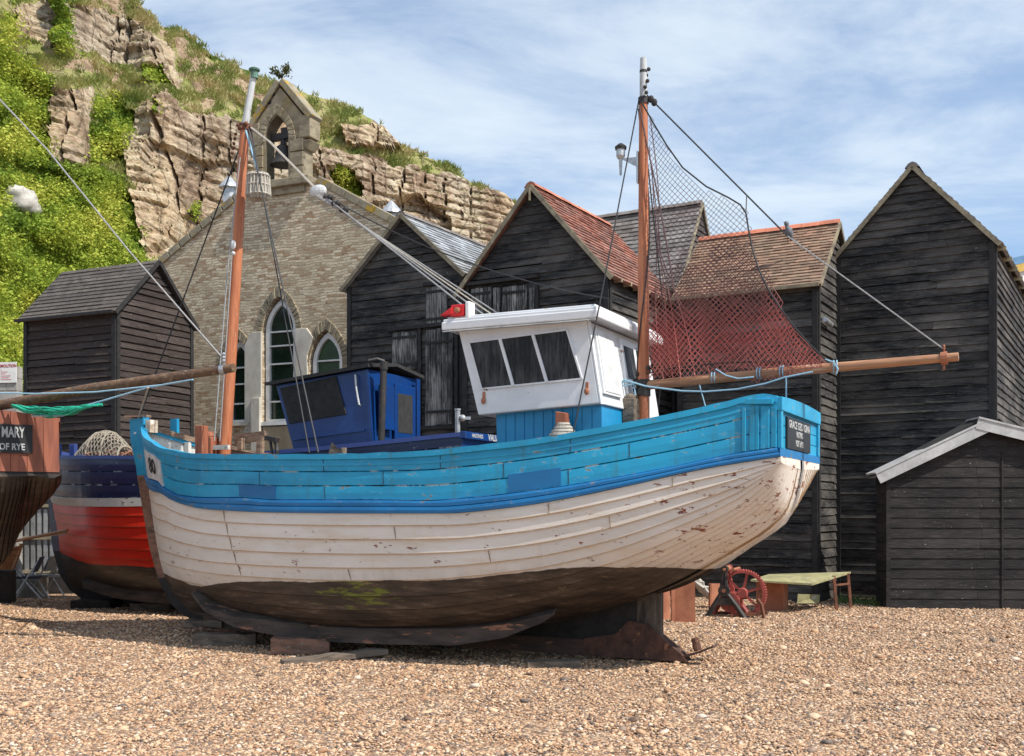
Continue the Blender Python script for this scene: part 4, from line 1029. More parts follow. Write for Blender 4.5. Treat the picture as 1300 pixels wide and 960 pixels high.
shell(H2, 5, 6, M['navy'], M['navy_rail'], boat2, 'bulwark'); band(H2, 4, 5, .02, M['white_old'], boat2, 'rubbing_strake', round_=False)
rail(H2, M['navy_rail'], boat2, 'gunwale', .03, .08, .06); deck(H2, .5, M['timber'], boat2)
a = H2.pt(5, 0); b_ = H2.pt(6, 0)
mb = MB(); mb.hexa([(-.01, -a.y, a.z - .02), (-.01, a.y, a.z - .02), (.05, a.y, a.z - .02), (.05, -a.y, a.z - .02)], [(-.01, -b_.y, b_.z), (-.01, b_.y, b_.z), (.05, b_.y, b_.z), (.05, -b_.y, b_.z)])
mb.box((-.03, 0, b_.z + .0), (.10, 2 * b_.y + .06, .10)); tr2 = mb.build('transom', M['royal'], boat2, bevel=.01)
text_part('lettering', 'HASTINGS', .075, M['letter_white'], tr2, (-.082, b_.y - .32, b_.z), (0, -1, 0), (0, 0, 1), .001, .95)
text_part('lettering', 'VALIANT', .125, M['letter_white'], tr2, (-.082, b_.y - .90, b_.z), (0, -1, 0), (0, 0, 1), .001, 1.0)
so2 = [(8.98, 2.72), (8.98, 2.3), (8.95, 1.8), (8.90, 1.2), (8.82, .8), (8.66, .38), (8.4, .1), (8.1, -.04)]
si2 = [(8.72, 2.72), (8.72, 2.3), (8.70, 1.8), (8.66, 1.2), (8.58, .8), (8.4, .48), (8.15, .26), (7.8, .12)]
stem_part(boat2, so2, si2, None, 'stem', w=.14, zsplit=.75, mats=[M['navy'], M['trim_dark']])
mb = MB(); mb.box((8.74, .12, 2.62), (.16, .10, .26)); mb.box((8.6, -.22, 2.60), (.14, .08, .26)); mb.build_each('knighthead', M['navy_rail'], boat2, bevel=.01)
mb = MB(); mb.box((4.9, 0, .02), (6.4, .16, .2)); mb.prism([(u, -.045, z) for u, z in [(1.6, .0)] + [(u, H2.pt(0, u / 8).z + .05) for u in (1.6, 2, 2.5, 3, 4, 5, 6)] + [(6, .0)]], (0, .09, 0)); mb.build('keel', M['trim_dark'], boat2)
mb = MB()
for sg in (1, -1):
    for i in range(12):
        t0, t1 = .42 + i * .04, .46 + i * .04
        f = lambda t, d: H2.at(1.9, t, d, sg)
        mb.hexa([f(t0, -.03) + Vector((0, 0, -.06)), f(t1, -.03) + Vector((0, 0, -.06)), f(t1, .08) + Vector((0, 0, -.12)), f(t0, .08) + Vector((0, 0, -.12))], [f(t0, -.03), f(t1, -.03), f(t1, .10), f(t0, .10)], .5)
mb_split(mb, 'bilge_keel', M['bilge'], boat2)
# blue wheelhouse
w = .70
q1, q2, q3, q4 = loc2(376, 584, w), loc2(470, 584, w), loc2(466, 468, w), loc2(350, 489, w)
mb = MB()
zb = 1.95; k_ = (q1.x - q4.x) / (q4.z - q1.z)
xb0 = q4.x + k_ * (q4.z - zb) ; xb1 = q2.x - .02
mb.hexa([(xb0, w, zb), (xb1, w, zb), (xb1, -w, zb), (xb0, -w, zb)], [(q4.x, w, q4.z), (q3.x, w, q3.z), (q3.x, -w, q3.z), (q4.x, -w, q4.z)])
wh2 = mb.build('wheelhouse', M['royal'], boat2, bevel=.012)
mb = MB(); f = lambda x, y, z: Vector((x, y, z))
dz = (q3.z - q4.z) / (q4.x - q3.x); rz = lambda x: q4.z + (q4.x - x) * dz
for y0, y1, z0, z1 in ((-.80, 0, 0, .10), (0, .80, .10, 0)):
    xa, xb = q4.x + .12, q3.x - .08
    mb.hexa([f(xa, y0, rz(xa) + z0), f(xb, y0, rz(xb) + z0), f(xb, y1, rz(xb) + z1), f(xa, y1, rz(xa) + z1)], [f(xa, y0, rz(xa) + z0 + .05), f(xb, y0, rz(xb) + z0 + .05), f(xb, y1, rz(xb) + z1 + .05), f(xa, y1, rz(xa) + z1 + .05)])
mb.build('roof', M['felt'], wh2)
A_, B_, C_, D_ = [loc2(*p, w + .006) for p in ((356, 493), (427, 478), (440, 526), (368, 538))]
mb = MB(); mb.hexa([Vector((p.x, w, p.z)) for p in (A_, B_, C_, D_)], [Vector((p.x, w + .02, p.z)) for p in (A_, B_, C_, D_)]); mb.build('boarded_window', M['felt'], wh2)
mb = MB(); mb.bar(loc2(372, 558, w + .01), loc2(463, 546, w + .01), .03, .03, up=(0, 1, 0)); mb.bar(loc2(466, 470, w + .01), loc2(473, 575, w + .01), .05, .03, up=(0, 1, 0)); mb.build('moulding', M['royal'], wh2)
mb = MB(); hh = [loc2(x, y, w + d) for x, y, d in ((452, 477, .0), (451, 476, .05), (452, 492, .06), (456, 514, .05), (458, 515, 0))]; mb.tube(hh, .014, 7); mb.build('grab_rail', M['plate_white'], wh2)
xa = q2.x - .02
af = lambda y0, y1, z0, z1, th, mat, nm, par=wh2: (lambda m_: (m_.box((xa - th / 2 - .001, (y0 + y1) / 2, (z0 + z1) / 2), (th, y1 - y0, z1 - z0)), m_.build(nm, mat, par, bevel=.005))[1])(MB())
zt = q3.z
sd = af(.16, .52, 2.72, zt - .22, .06, M['royal'], 'door'); dr = af(-.50, .10, 2.2, zt - .16, .03, M['royal'], 'door')
af(-.40, .02, 2.7, zt - .3, .035, M['felt'], 'window', dr); af(-.64, -.54, 1.95, zt - .02, .03, M['royal'], 'corner_board')
mb = MB(); mb.tube([(xa - .12, .64, 2.2), (xa - .16, .62, zt + .02)], .050, 12); mb.tube([(xa - .16, .62, zt - .02), (xa - .17, .62, zt + .1)], .062, 12); mb.tube([(xa - .17, .62, zt + .1), (xa - .1, .70, zt + .13), (xa - .0, .78, zt + .10)], .025, 8); mb.build('exhaust_pipe', M['dark_iron'], wh2)
# crab pot on its bow
def pot(name, cx, cy, cz, rad, hgt, lng, mat, rot):
    mb = MB(); rows = []
    Rm = Matrix.Rotation(rot, 3, 'Z')
    nu, nv = 13, 8
    P = lambda u, v: Rm @ Vector(((u - .5) * lng * (1 - .12 * abs(math.sin(v * math.pi)) ** 2), math.cos(v * math.pi) * rad * (1 - .25 * (2 * u - 1) ** 2), math.sin(v * math.pi) * hgt * (1 - .55 * abs(2 * u - 1) ** 2.2))) + Vector((cx, cy, cz))
    for i in range(nu):
        for j in range(nv):
            for du, dv in ((1, 1), (1, -1)):
                v1 = (j + dv) / nv
                if 0 <= v1 <= 1: mb.tube([P(i / nu, j / nv), P((i + 1) / nu, v1)], .008, 3, tone=random.uniform(.4, .7), cap=False)
    o = mb.build(name, mat, None)
    mb = MB()
    for u in (0.0, .33, .66, 1.0): mb.tube([P(u, v / 12) for v in range(13)], .018, 6, .5)
    mb.tube([P(u / 10, 0) for u in range(11)], .02, 6); mb.tube([P(u / 10, 1) for u in range(11)], .02, 6); mb.tube([P(u / 10, .5) for u in range(11)], .016, 6)
    mb.build('hoop', mat, o); return o
pz = Vector((0, 0, 0)); pc = P3(134, 585, 18.5)
o = pot('crab_pot', pc.x, pc.y, pc.z, .30, .50, .98, simple('weathered_pot_twine', (.36, .31, .24), (.2, .17, .13), nscale=40), R(154)); tag(o, 'netted cream crab pot lying on the bow of the red-hulled navy boat', 'crab pot')
mb = MB()
for k in range(40):
    c_ = pc + Vector((random.uniform(-.1, .62), random.uniform(-.25, .1), random.uniform(-.05, .12))); a_ = random.uniform(0, 6)
    mb.tube([c_ + Vector((.16 * math.cos(a_ + i * .7) * random.uniform(.6, 1), .1 * math.sin(a_ + i), .06 * math.sin(i * 1.3 + k))) for i in range(7)], .011, 4, tone=random.uniform(.3, .8))
o = mb.build('tangled_rope', simple('brown_rope', (.34, .17, .11), (.2, .1, .07), nscale=30), None); tag(o, 'heap of tangled brown rope beside the crab pot on the navy bow', 'rope')
# ================================================================== BROWN BOAT, STERN ON THE LEFT
TH3 = math.atan2(.835, -.55)
B0 = Vector((-6.56, 13.73))
boat3 = empty('fishing_boat', (B0.x, B0.y, 0), TH3, 'brown and black boat whose stern name board ends in MARY', 'fishing boat', 'clinker fishing boats on the shingle')
L3 = 6.2
M['brown_planks'] = simple('red_brown_stern_planks', (.30, .10, .055), (.17, .055, .035), (4, 4, .6), 3, .6, .35, .008, chips=(.40, .27, .18), chip_lo=.66, chip_scale=5)
M['hull_black'] = hull_mat('tarred_hull', (.050, .036, .026), (.022, .017, .014), (.050, .036, .026), (.02, .015, .013), (.16, .09, .05), .62, False, .5, edge=(.11, .065, .035))
sb3 = tab((0, .86), (.1, .98), (.25, 1.1), (.5, 1.18), (.7, 1.08), (.85, .75), (.95, .35), (1, .05))
z3s = tab((0, 2.68), (.3, 2.45), (.6, 2.35), (1, 2.6)); z3t = tab((0, 2.04), (.3, 1.9), (.6, 1.85), (1, 2.0)); z3b = tab((0, 1.97), (.3, 1.8), (.6, 1.72), (1, 1.9))
sc = L3 / 8.84
lz3 = [tab((0, 1.93), (.02, 1.7), (.1, 1.35), (.2, 1.0), (.35, .55), (.55, .2), (.8, .06), (1, .05)), tab((0, 1.94), (.02, 1.75), (.1, 1.45), (.2, 1.15), (.35, .75), (.55, .42), (.8, .3), (1, .3)),
       tab((0, 1.95), (.02, 1.82), (.1, 1.58), (.2, 1.33), (.35, 1.02), (.55, .75), (.8, .62), (1, .6)), tab((0, 1.96), (.02, 1.89), (.1, 1.72), (.2, 1.54), (.35, 1.30), (.55, 1.1), (.8, 1.0), (1, 1.0))]
H3 = Hull(L3, sb3, z3s, z3t, z3b, .60, lowz=lz3, wl=lambda u: 3.0)
mb = MB(); wa = []; strakes(mb, H3, QS, .018, attrs=wa); end_cap(mb, H3, wa); o = mb.build('hull', M['hull_black'], boat3, smooth=28); set_attr(o, 'wl', wa)
shell(H3, 5, 6, M['brown_planks'], M['white_old'], boat3, 'bulwark'); band(H3, 4, 5, .02, M['trim_dark'], boat3, 'rubbing_strake'); rail(H3, M['brown_planks'], boat3, 'gunwale', .02, .08, .05); deck(H3, .5, M['timber'], boat3)
a = H3.pt(5, 0); b_ = H3.pt(6, 0)
mb = MB()
for k in range(9):
    y0 = -b_.y + 2 * b_.y * k / 9 + .003; y1 = -b_.y + 2 * b_.y * (k + 1) / 9 - .003; r = a.y / b_.y; c = lambda y: .10 * (1 - (y / b_.y) ** 2)
    mb.hexa([(-.03, y0 * r, a.z - .03), (-.03, y1 * r, a.z - .03), (.04, y1 * r, a.z - .03), (.04, y0 * r, a.z - .03)], [(-.03, y0, b_.z + c(y0)), (-.03, y1, b_.z + c(y1)), (.04, y1, b_.z + c(y1)), (.04, y0, b_.z + c(y0))], random.uniform(.35, .65))
tr3 = mb.build('transom', M['brown_planks'], boat3)
mb = MB(); mb.box((-.045, 0, 2.42), (.025, 1.08, .36)); nb3 = mb.build('name_board', M['black_paint'], boat3)
# right end of the board is what the photograph shows
text_part('lettering', '& MARY', .185, M['letter_white'], nb3, (-.060, -.265, 2.495), (0, -1, 0), (0, 0, 1), .001, .55)
text_part('lettering', 'PORT OF RYE', .115, M['letter_white'], nb3, (-.060, -.17, 2.315), (0, -1, 0), (0, 0, 1), .001, .80)
mb = MB(); mb.box((3.6, 0, .02), (5.0, .16, .24)); mb.prism([(u, -.045, z) for u, z in [(1.1, .0)] + [(u, H3.pt(0, u / 6.03).z + .05) for u in (1.1, 1.6, 2, 2.5, 3, 4, 5)] + [(5, .0)]], (0, .09, 0)); mb.build('keel', M['trim_dark'], boat3)
bo = P3(297, 467, 12.9); bi = P3(-40, 522, 14.2)
Wm = Matrix.Translation((B0.x, B0.y, 0)) @ Matrix.Rotation(TH3, 4, 'Z'); Wi = Wm.inverted()
mb = MB(); mb.tube([Wi @ bi, Wi @ bi.lerp(bo, .5) + Vector((0, 0, .03)), Wi @ bo], [.066, .064, .052], 14); bm3 = mb.build('boom', M['boom_old'], boat3, smooth=40)
mb = MB(); mb.tube([Wi @ bi.lerp(bo, .955), Wi @ bi.lerp(bo, .97)], .060, 12)
for k in range(3): mb.ball(Wi @ (bo + Vector((-.12, 0, .08 + .04 * k))), .022)
mb.build('iron_band', M['galv'], bm3)
mb = MB(); mp = Wi @ bi; mb.tube([(mp.x + .1, mp.y, 1.8), (mp.x + .1, mp.y, 6.8)], [.07, .05], 12); mb.build('mast', M['mast'], boat3, smooth=40)
# wire running from its masthead to its boom end
mb = MB(); mb.tube([Wi @ P3(-30, 95, 13.6), Wi @ P3(60, 190, 13.35), Wi @ P3(165, 320, 13.1), Wi @ (bo + Vector((-.12, 0, .1)))], .011, 5); mb.build('topping_wire', M['rope_wire'], boat3)
# its green net and pale rope below the boom
gp = [(20, 519), (60, 512), (103, 516), (125, 513), (100, 525), (70, 531), (40, 527)]
G = lambda px, py, d=0: P3(px, py, 13.75 - px * .003 + d)
mb = MB()
for k in range(26):
    r = random.random(); y0 = 516 + 12 * r
    pts = [G(15 + 115 * f, 515 + (y0 - 515) * math.sin(math.pi * min(1, f * 1.1)) * 1.15 + 1.2 * math.sin(f * 22 + k) - 1.0 * f, .1 * math.sin(k + f * 5)) for f in [i / 22 for i in range(23)]]
    mb.tube(pts, .010, 4, tone=random.uniform(.25, .75))
M['net_green'] = simple('green_net_twine', (.02, .42, .27), (.015, .26, .17), nscale=20, rough=.6)
gn = mb.build('furled_net', M['net_green'], None); tag(gn, 'green net hanging furled under the boom of the brown boat', 'fishing net')
mb = MB(); mb.tube([G(-10, 499), G(45, 500), G(120, 498), G(205, 489), G(245, 482, -.2)], .010, 5); mb.tube([G(30, 524), G(85, 521), G(120, 512), G(188, 492), G(240, 483)], .011, 5); mb.tube([G(40, 528), G(80, 528), G(120, 513)], .011, 5)
o = mb.build('sheet_rope', M['rope_blue'], None); tag(o, 'pale blue rope running below the old dark boom past the black hut', 'rope')
mb = MB(); mb.tube([P3(188, 492, 13.15), P3(184, 505, 13.8), P3(175, 532, 15.2)], .012, 5); o = mb.build('tether', M['rope_pale'], None); tag(o, 'short frayed tether from the dark boom to the blue stem head', 'rope')
# ================================================================== BEACH
def sstep(a, b, x): t = max(0, min(1, (x - a) / (b - a))); return t * t * (3 - 2 * t)
def gz(x, y):
    z = GZ + .10 * sstep(22, 30, y)
    z += .012 * noise.noise(Vector((x * 2.6, y * 2.6, 7))) + .04 * noise.noise(Vector((x * .35, y * .35, 0))) + .014 * noise.noise(Vector((x * 1.1, y * 1.1, 3)))
    return z
def ground():
    xs = [-400, -200, -100, -60, -40, -30] + [-24 + .4 * i for i in range(121)] + [30, 40, 60, 100, 200, 400]
    ys = [-60, -20, -5, 0, 3] + [5 + .3 * i for i in range(64)] + [26, 30, 40, 60, 120, 300, 700]
    vs = []; fs = []
    for y in ys:
        for x in xs: vs.append((x, y, gz(x, y) if -25 < x < 25 and 3 < y < 30 else GZ - (.4 if y < 0 else 0)))
    n = len(xs)
    for j in range(len(ys) - 1):
        for i in range(n - 1): fs.append((j * n + i, j * n + i + 1, (j + 1) * n + i + 1, (j + 1) * n + i))
    m, nt, b = new_mat('shingle_bed'); T = NT(nt)
    v = T.mapped((1, 1, 1)); col = T.n('ShaderNodeTexVoronoi'); col.inputs['Scale'].default_value = 34; T.l(v, col.inputs['Vector'])
    sp = T.n('ShaderNodeSeparateColor'); T.l(col.outputs['Color'], sp.inputs[0])
    c = T.ramp(sp.outputs[0], [(0, (0.186, 0.092, 0.049)), (.25, (0.428, 0.252, 0.137)), (.45, (0.539, 0.353, 0.205)), (.62, (0.279, 0.168, 0.099)), (.78, (0.577, 0.428, 0.296)), (.92, (0.149, 0.118, 0.095)), (1, (0.670, 0.554, 0.441))], 'CONSTANT')
    big = T.noise(v, .5, 4, .6); c = T.mix(T.ramp(big, [(.4, 0.), (.7, .35)]), c, (.26, .18, .12))
    T.l(c, b.inputs['Base Color']); b.inputs['Roughness'].default_value = .85
    T.bump(b, T.math('SUBTRACT', 1.0, col.outputs['Distance']), .9, .03)
    mb = MB(); mb.v = vs; mb.f = fs; mb.t = [.5] * len(vs); mb.m = [0] * len(fs)
    o = mb.build('ground', m, None, smooth=True); tag(o, kind='structure')
ground()
def pebbles():
    rng = np.random.default_rng(5)
    t = (1 + 5 ** .5) / 2
    V = np.array([(-1, t, 0), (1, t, 0), (-1, -t, 0), (1, -t, 0), (0, -1, t), (0, 1, t), (0, -1, -t), (0, 1, -t), (t, 0, -1), (t, 0, 1), (-t, 0, -1), (-t, 0, 1)], float); V /= np.linalg.norm(V[0])
    Fc = np.array([(0, 11, 5), (0, 5, 1), (0, 1, 7), (0, 7, 10), (0, 10, 11), (1, 5, 9), (5, 11, 4), (11, 10, 2), (10, 7, 6), (7, 1, 8), (3, 9, 4), (3, 4, 2), (3, 2, 6), (3, 6, 8), (3, 8, 9), (4, 9, 5), (2, 4, 11), (6, 2, 10), (8, 6, 7), (9, 8, 1)])
    P = []
    N = 125000
    # denser towards the camera in step with apparent size
    y = 7.2 + (20.5 - 7.2) * rng.random(N) ** 1.25
    x = (rng.random(N) - .5) * 2 * (y * .49 + .8)
    s = (.0075 + .0115 * rng.random(N) ** 2.2) * np.where(rng.random(N) < .004, 2.6, 1.0) * (1 + .035 * (y - 8))
    z = np.array([gz(a, b) for a, b in zip(x, y)]) + s * .15
    sc = s[:, None] * np.stack([1 + .5 * rng.random(N), .8 + .5 * rng.random(N), .45 + .3 * rng.random(N)], 1)
    ang = rng.random(N) * 6.283; ca, sa = np.cos(ang), np.sin(ang)
    q = V[None] * sc[:, None, :] * (1 + .25 * (rng.random((N, 12, 1)) - .5))
    tilt = (rng.random(N) - .5) * .9; q[:, :, 2] += q[:, :, 0] * tilt[:, None]
    X = q[:, :, 0] * ca[:, None] - q[:, :, 1] * sa[:, None] + x[:, None]; Y = q[:, :, 0] * sa[:, None] + q[:, :, 1] * ca[:, None] + y[:, None]; Z = q[:, :, 2] + z[:, None]
    co = np.stack([X, Y, Z], -1).reshape(-1); idx = (Fc[None] + 12 * np.arange(N)[:, None, None]).reshape(-1)
    me = bpy.data.meshes.new('shingle_pebbles'); me.vertices.add(N * 12); me.vertices.foreach_set('co', co)
    me.loops.add(len(idx)); me.loops.foreach_set('vertex_index', idx.astype(np.int32)); nf = N * 20
    me.polygons.add(nf); me.polygons.foreach_set('loop_start', np.arange(0, nf * 3, 3, dtype=np.int32)); me.polygons.foreach_set('loop_total', np.full(nf, 3, dtype=np.int32))
    me.update(calc_edges=True); me.validate()
    me.polygons.foreach_set('use_smooth', [True] * nf)
    a = me.attributes.new('tone', 'FLOAT', 'POINT'); a.data.foreach_set('value', np.repeat(rng.random(N), 12))
    m, nt, b = new_mat('flint_pebbles'); T = NT(nt)
    c = T.ramp(T.attr('tone'), [(0, (0.112, 0.063, 0.038)), (.10, (0.353, 0.185, 0.091)), (.24, (0.521, 0.311, 0.167)), (.42, (0.632, 0.420, 0.251)), (.58, (0.409, 0.227, 0.122)), (.70, (0.688, 0.496, 0.319)), (.80, (0.260, 0.185, 0.137)), (.87, (0.093, 0.076, 0.065)), (.955, (0.688, 0.563, 0.441)), (1, (0.688, 0.563, 0.441))], 'CONSTANT')
    n = T.noise(T.mapped((1, 1, 1)), 60, 2, .5); c = T.mix(T.ramp(n, [(.4, 0.), (.7, .3)]), c, (.5, .36, .26)); big = T.noise(T.mapped((1, .6, 1)), .9, 5, .65); c = T.mix(T.ramp(big, [(.40, .0), (.62, .42)]), c, T.mix(.5, c, (.24, .15, .10)))
    T.l(c, b.inputs['Base Color']); b.inputs['Roughness'].default_value = .7
    me.materials.append(m)
    o = bpy.data.objects.new('shingle_pebbles', me); COL.objects.link(o); tag(o, 'loose tan and grey shingle pebbles covering the beach round the boats', 'shingle', kind='stuff')
pebbles()
# ================================================================== TARRED HUTS
def lapped(mb, O, U, V, N, rows, vlen, u0, u1, lap=.030, joint=None, jit=.35, base_tone=.5, tspread=.22, warp=.012, v_start=0, hook=None):
    """rows of overlapping boards or tiles; U along, V up the surface, N outward; u0/u1 give the ends at height v"""
    O, U, V, N = Vector(O), Vector(U), Vector(V), Vector(N)
    h = vlen / rows
    for r in range(rows):
        v0 = v_start + h * r; v1 = v0 + h
        a0, a1, b0, b1 = u0(v0), u1(v0), u0(v1), u1(v1)
        if a1 - a0 < .02: continue
        if b1 - b0 < 0: b0 = b1 = (b0 + b1) / 2
        cuts = [0.0]
        if joint:
            while True:
                nxt = cuts[-1] + random.uniform(joint * (1 - jit), joint * (1 + jit)) / (a1 - a0)
                if nxt > 1 - .3 * joint / (a1 - a0): break
                cuts.append(nxt)
        cuts.append(1.0)
        rt = base_tone + random.uniform(-.14, .14)
        for c0, c1 in zip(cuts, cuts[1:]):
            t = rt + random.uniform(-tspread, tspread); lp = lap * random.uniform(.75, 1.35); dv = random.uniform(-warp, warp); dv2 = random.uniform(-warp, warp)
            g = .002 if joint else 0
            A = O + U * (a0 + (a1 - a0) * c0 + g) + V * (v0 + dv); B = O + U * (a0 + (a1 - a0) * c1 - g) + V * (v0 + dv2)
            C = O + U * (b0 + (b1 - b0) * c1 - g) + V * v1; D = O + U * (b0 + (b1 - b0) * c0 + g) + V * v1
            k = max(2, int((c1 - c0) * (a1 - a0) / .5)) if warp > .004 else 1
            prevb = None
            for i in range(k):
                f0, f1 = i / k, (i + 1) / k
                w0 = warp * .8 * math.sin((c0 + f0) * 37 + r); w1 = warp * .8 * math.sin((c0 + f1) * 37 + r)
                a_ = A.lerp(B, f0) + V * w0; b_ = A.lerp(B, f1) + V * w1; c_ = D.lerp(C, f1); d_ = D.lerp(C, f0)
                mb.add([a_ + N * lp, b_ + N * lp, c_ + N * .003, d_ + N * .003, a_ - N * .004, b_ - N * .004], [(0, 1, 2, 3), (4, 5, 1, 0)], max(.02, min(.98, t)))
            mb.add([A - N * .004, A + N * lp, D + N * .003], [(0, 1, 2)], t); mb.add([B - N * .004, B + N * lp, C + N * .003], [(0, 2, 1)], t)
def hut(label, fr, w, d, ze, zr, gable, wall, roofm, roof_rows, ridge=None, over=.14, board=.155, z0=-.25, tile_w=None, extra_eave=0.0, trim='trim', group='black weatherboarded net huts', name='net_hut', corner=True, tile_lap=.02, asym=None, left_wall=True):
    """gable 'x': gables face front and back, ridge runs back; 'y': gables face left and right. fr.o is the FRONT-LEFT corner"""
    root = empty(name, (fr.o.x, fr.o.y, 0), fr.a, label, 'hut', group)
    X, Y, Z = Vector((1, 0, 0)), Vector((0, 1, 0)), Vector((0, 0, 1))
    def wallp(O, U, N, L, peak, mat):
        mb = MB(); n = max(1, round((ze - z0) / board)); lapped(mb, O + Z * z0, U, Z, N, n, ze - z0, lambda v: 0, lambda v: L, joint=L * .62, tspread=.16)
        if peak:
            sl = (L / 2) / (zr - ze); n2 = max(1, round((zr - ze) / board))
            lapped(mb, O + Z * ze, U, Z, N, n2, zr - ze, lambda v: v * sl, lambda v: L - v * sl, joint=L * .62, tspread=.16)
        return mb.build('wall', wall, root)
    gx = gable == 'x'
    wallp(Vector((0, 0, 0)), X, -Y, w, gx, wall); wallp(Vector((w, 0, 0)), Y, X, d, not gx, wall)
    # plain back and left walls
    mb = MB(); pk = [(0, 0, z0), (0, d, z0), (0, d, ze)] + ([] if gx else [(0, d / 2, zr)]) + [(0, 0, ze)]; mb.add([Vector(p) for p in pk], [tuple(range(len(pk)))[::-1]]); mb.build('wall', wall, root)
    mb = MB(); pk = [(0, d, z0), (w, d, z0), (w, d, ze)] + ([(w / 2, d, zr)] if gx else []) + [(0, d, ze)]; mb.add([Vector(p) for p in pk], [tuple(range(len(pk)))]); mb.build('wall', wall, root)
    # roof slopes
    if gx: half, length, run, O1, O2 = w / 2, d, Y, Vector((0, -over, 0)), Vector((w, -over, 0))
    else: half, length, run, O1, O2 = d / 2, w, X, Vector((-over, 0, 0)), Vector((-over, d, 0))
    up = zr - ze; sl = math.hypot(half, up); eo = .16 + extra_eave; L = length + 2 * over
    for side in (1, -1):
        inw = (X if gx else Y) * side; V = (inw * half + Z * up) / sl; O = (O1 if side > 0 else O2) + Z * (ze + .03) - V * eo
        N = V.cross(run); N = N if N.z > 0 else -N
        mb = MB(); lapped(mb, O + N * .035, run, V, N, roof_rows, sl + eo, lambda v: 0, lambda v: L, lap=tile_lap, joint=tile_w, jit=.12, tspread=.3 if tile_w and tile_w < .4 else .14, warp=.004 if tile_w and tile_w < .5 else .003)
        q = [O, O + run * L, O + run * L + V * (sl + eo), O + V * (sl + eo)]
        mb.hexa([p - N * .01 for p in q], [p + N * .032 for p in q], .3)
        mb.build('roof', roofm, root)
    if ridge:
        R0 = (Vector((w / 2, -over, zr)) if gx else Vector((-over, d / 2, zr))) + Z * .09; mb = MB(); k = int(L / .33)
        for i in range(k):
            a_ = R0 + run * (L * i / k); b_ = R0 + run * (L * (i + 1) / k - .008); ac = (X if gx else Y)
            pr = [(-.13, -.075), (-.07, .0), (0, .03), (.07, .0), (.13, -.075)]; lift = Z * (.004 * (i % 2))
            vs = [a_ + ac * p + Z * q + lift for p, q in pr] + [b_ + ac * p + Z * q + lift for p, q in pr]
            mb.add(vs, [(j, j + 1, j + 6, j + 5) for j in range(4)] + [(0, 1, 2, 3, 4)[::-1], (5, 6, 7, 8, 9)], random.uniform(.3, .7))
        mb.build('ridge_tiles', ridge, root)
    # bargeboards
    mb = MB()
    for end in (0, 1):
        for side in (1, -1):
            if gx:
                e = -over - .012 if end == 0 else d + over + .012
                a_ = Vector((w / 2, e, zr + .03)); b_ = Vector((w / 2 - side * (half + eo * half / sl), e, ze - eo * up / sl + .03))
                mb.bar(a_, b_, .024, .08, up=(0, 0, 1), tone=random.uniform(.3, .7))
            else:
                e = -over - .012 if end == 0 else w + over + .012
                a_ = Vector((e, d / 2, zr + .03)); b_ = Vector((e, d / 2 - side * (half + eo * half / sl), ze - eo * up / sl + .03))
                mb.bar(a_, b_, .024, .08, up=(0, 0, 1), tone=random.uniform(.3, .7))
    mb.build_each('bargeboard', M[trim], root)
    if corner:
        mb = MB()
        for x, y in ((.03, -.022), (w - .03, -.022)): mb.box((x, y, (z0 + ze) / 2), (.10, .05, ze - z0 - .02))
        for y in (.03, d - .03): mb.box((w + .022, y, (z0 + ze) / 2), (.05, .09, ze - z0 - .02))
        mb.build_each('corner_board', M['trim_dark'], root)
    if not gx:                                  # fascia along the eaves
        mb = MB(); mb.box((w / 2, -.20, ze - .07), (w + 2 * over, .025, .06)); mb.build('fascia', M[trim], root)
    else:                                       # rafter feet along the right eave
        mb = MB()
        for k in range(7): mb.box((w + .10, .2 + k * (d - .3) / 6.5, ze - .10), (.16, .04, .07), tone=.9)
        mb.build_each('rafter_foot', M['trim'], root)
    return root
def leaf_door(root, fr, quad, off=-.05, boards=5, mat='vboard', name='door', hinge=True, frame=True):
    """a ledged door on the front wall given by its picture rectangle (x0, x1, top y, bottom y)"""
    x0, x1, yt, yb = quad
    a = fr.sz(x0, (yt + yb) / 2)[0]; b = fr.sz(x1, 0)[0]
    zt = fr.sz((x0 + x1) / 2, yt)[1]; zb = fr.sz((x0 + x1) / 2, yb)[1]; w = (b - a) / boards
    mb = MB()
    for k in range(boards): mb.box((a + w * (k + .5), off, (zt + zb) / 2 + random.uniform(-.01, .01)), (w - .012, .03, zt - zb), tone=random.uniform(.2, .8))
    o = mb.build(name, M[mat], root, bevel=.003)
    if hinge:
        mb = MB()
        for f in (.14, .86): mb.box(((a + b) / 2, off - .024, zb + (zt - zb) * f), ((b - a) * .9, .018, .05))
        mb.build_each('hinge', M['trim_dark'], o)
    return a, b, zb, zt
# --- left hut, gable to the right
fA = Frame(-7.9, 22.0, 25); wA = 2.50
fAc = Frame(-7.9 - wA * fA.e1.x, 22.0 - wA * fA.e1.y, 25)
hut('small black hut with a weathered shingle roof, its brown-black plank gable beside the chapel', fAc, wA, 2.2, 5.54, 6.68, 'y', M['board_brown'], M['shingle_wood'], 13, None, trim='trim_dark', tile_w=1.1, over=.10, board=.15, z0=-.4)
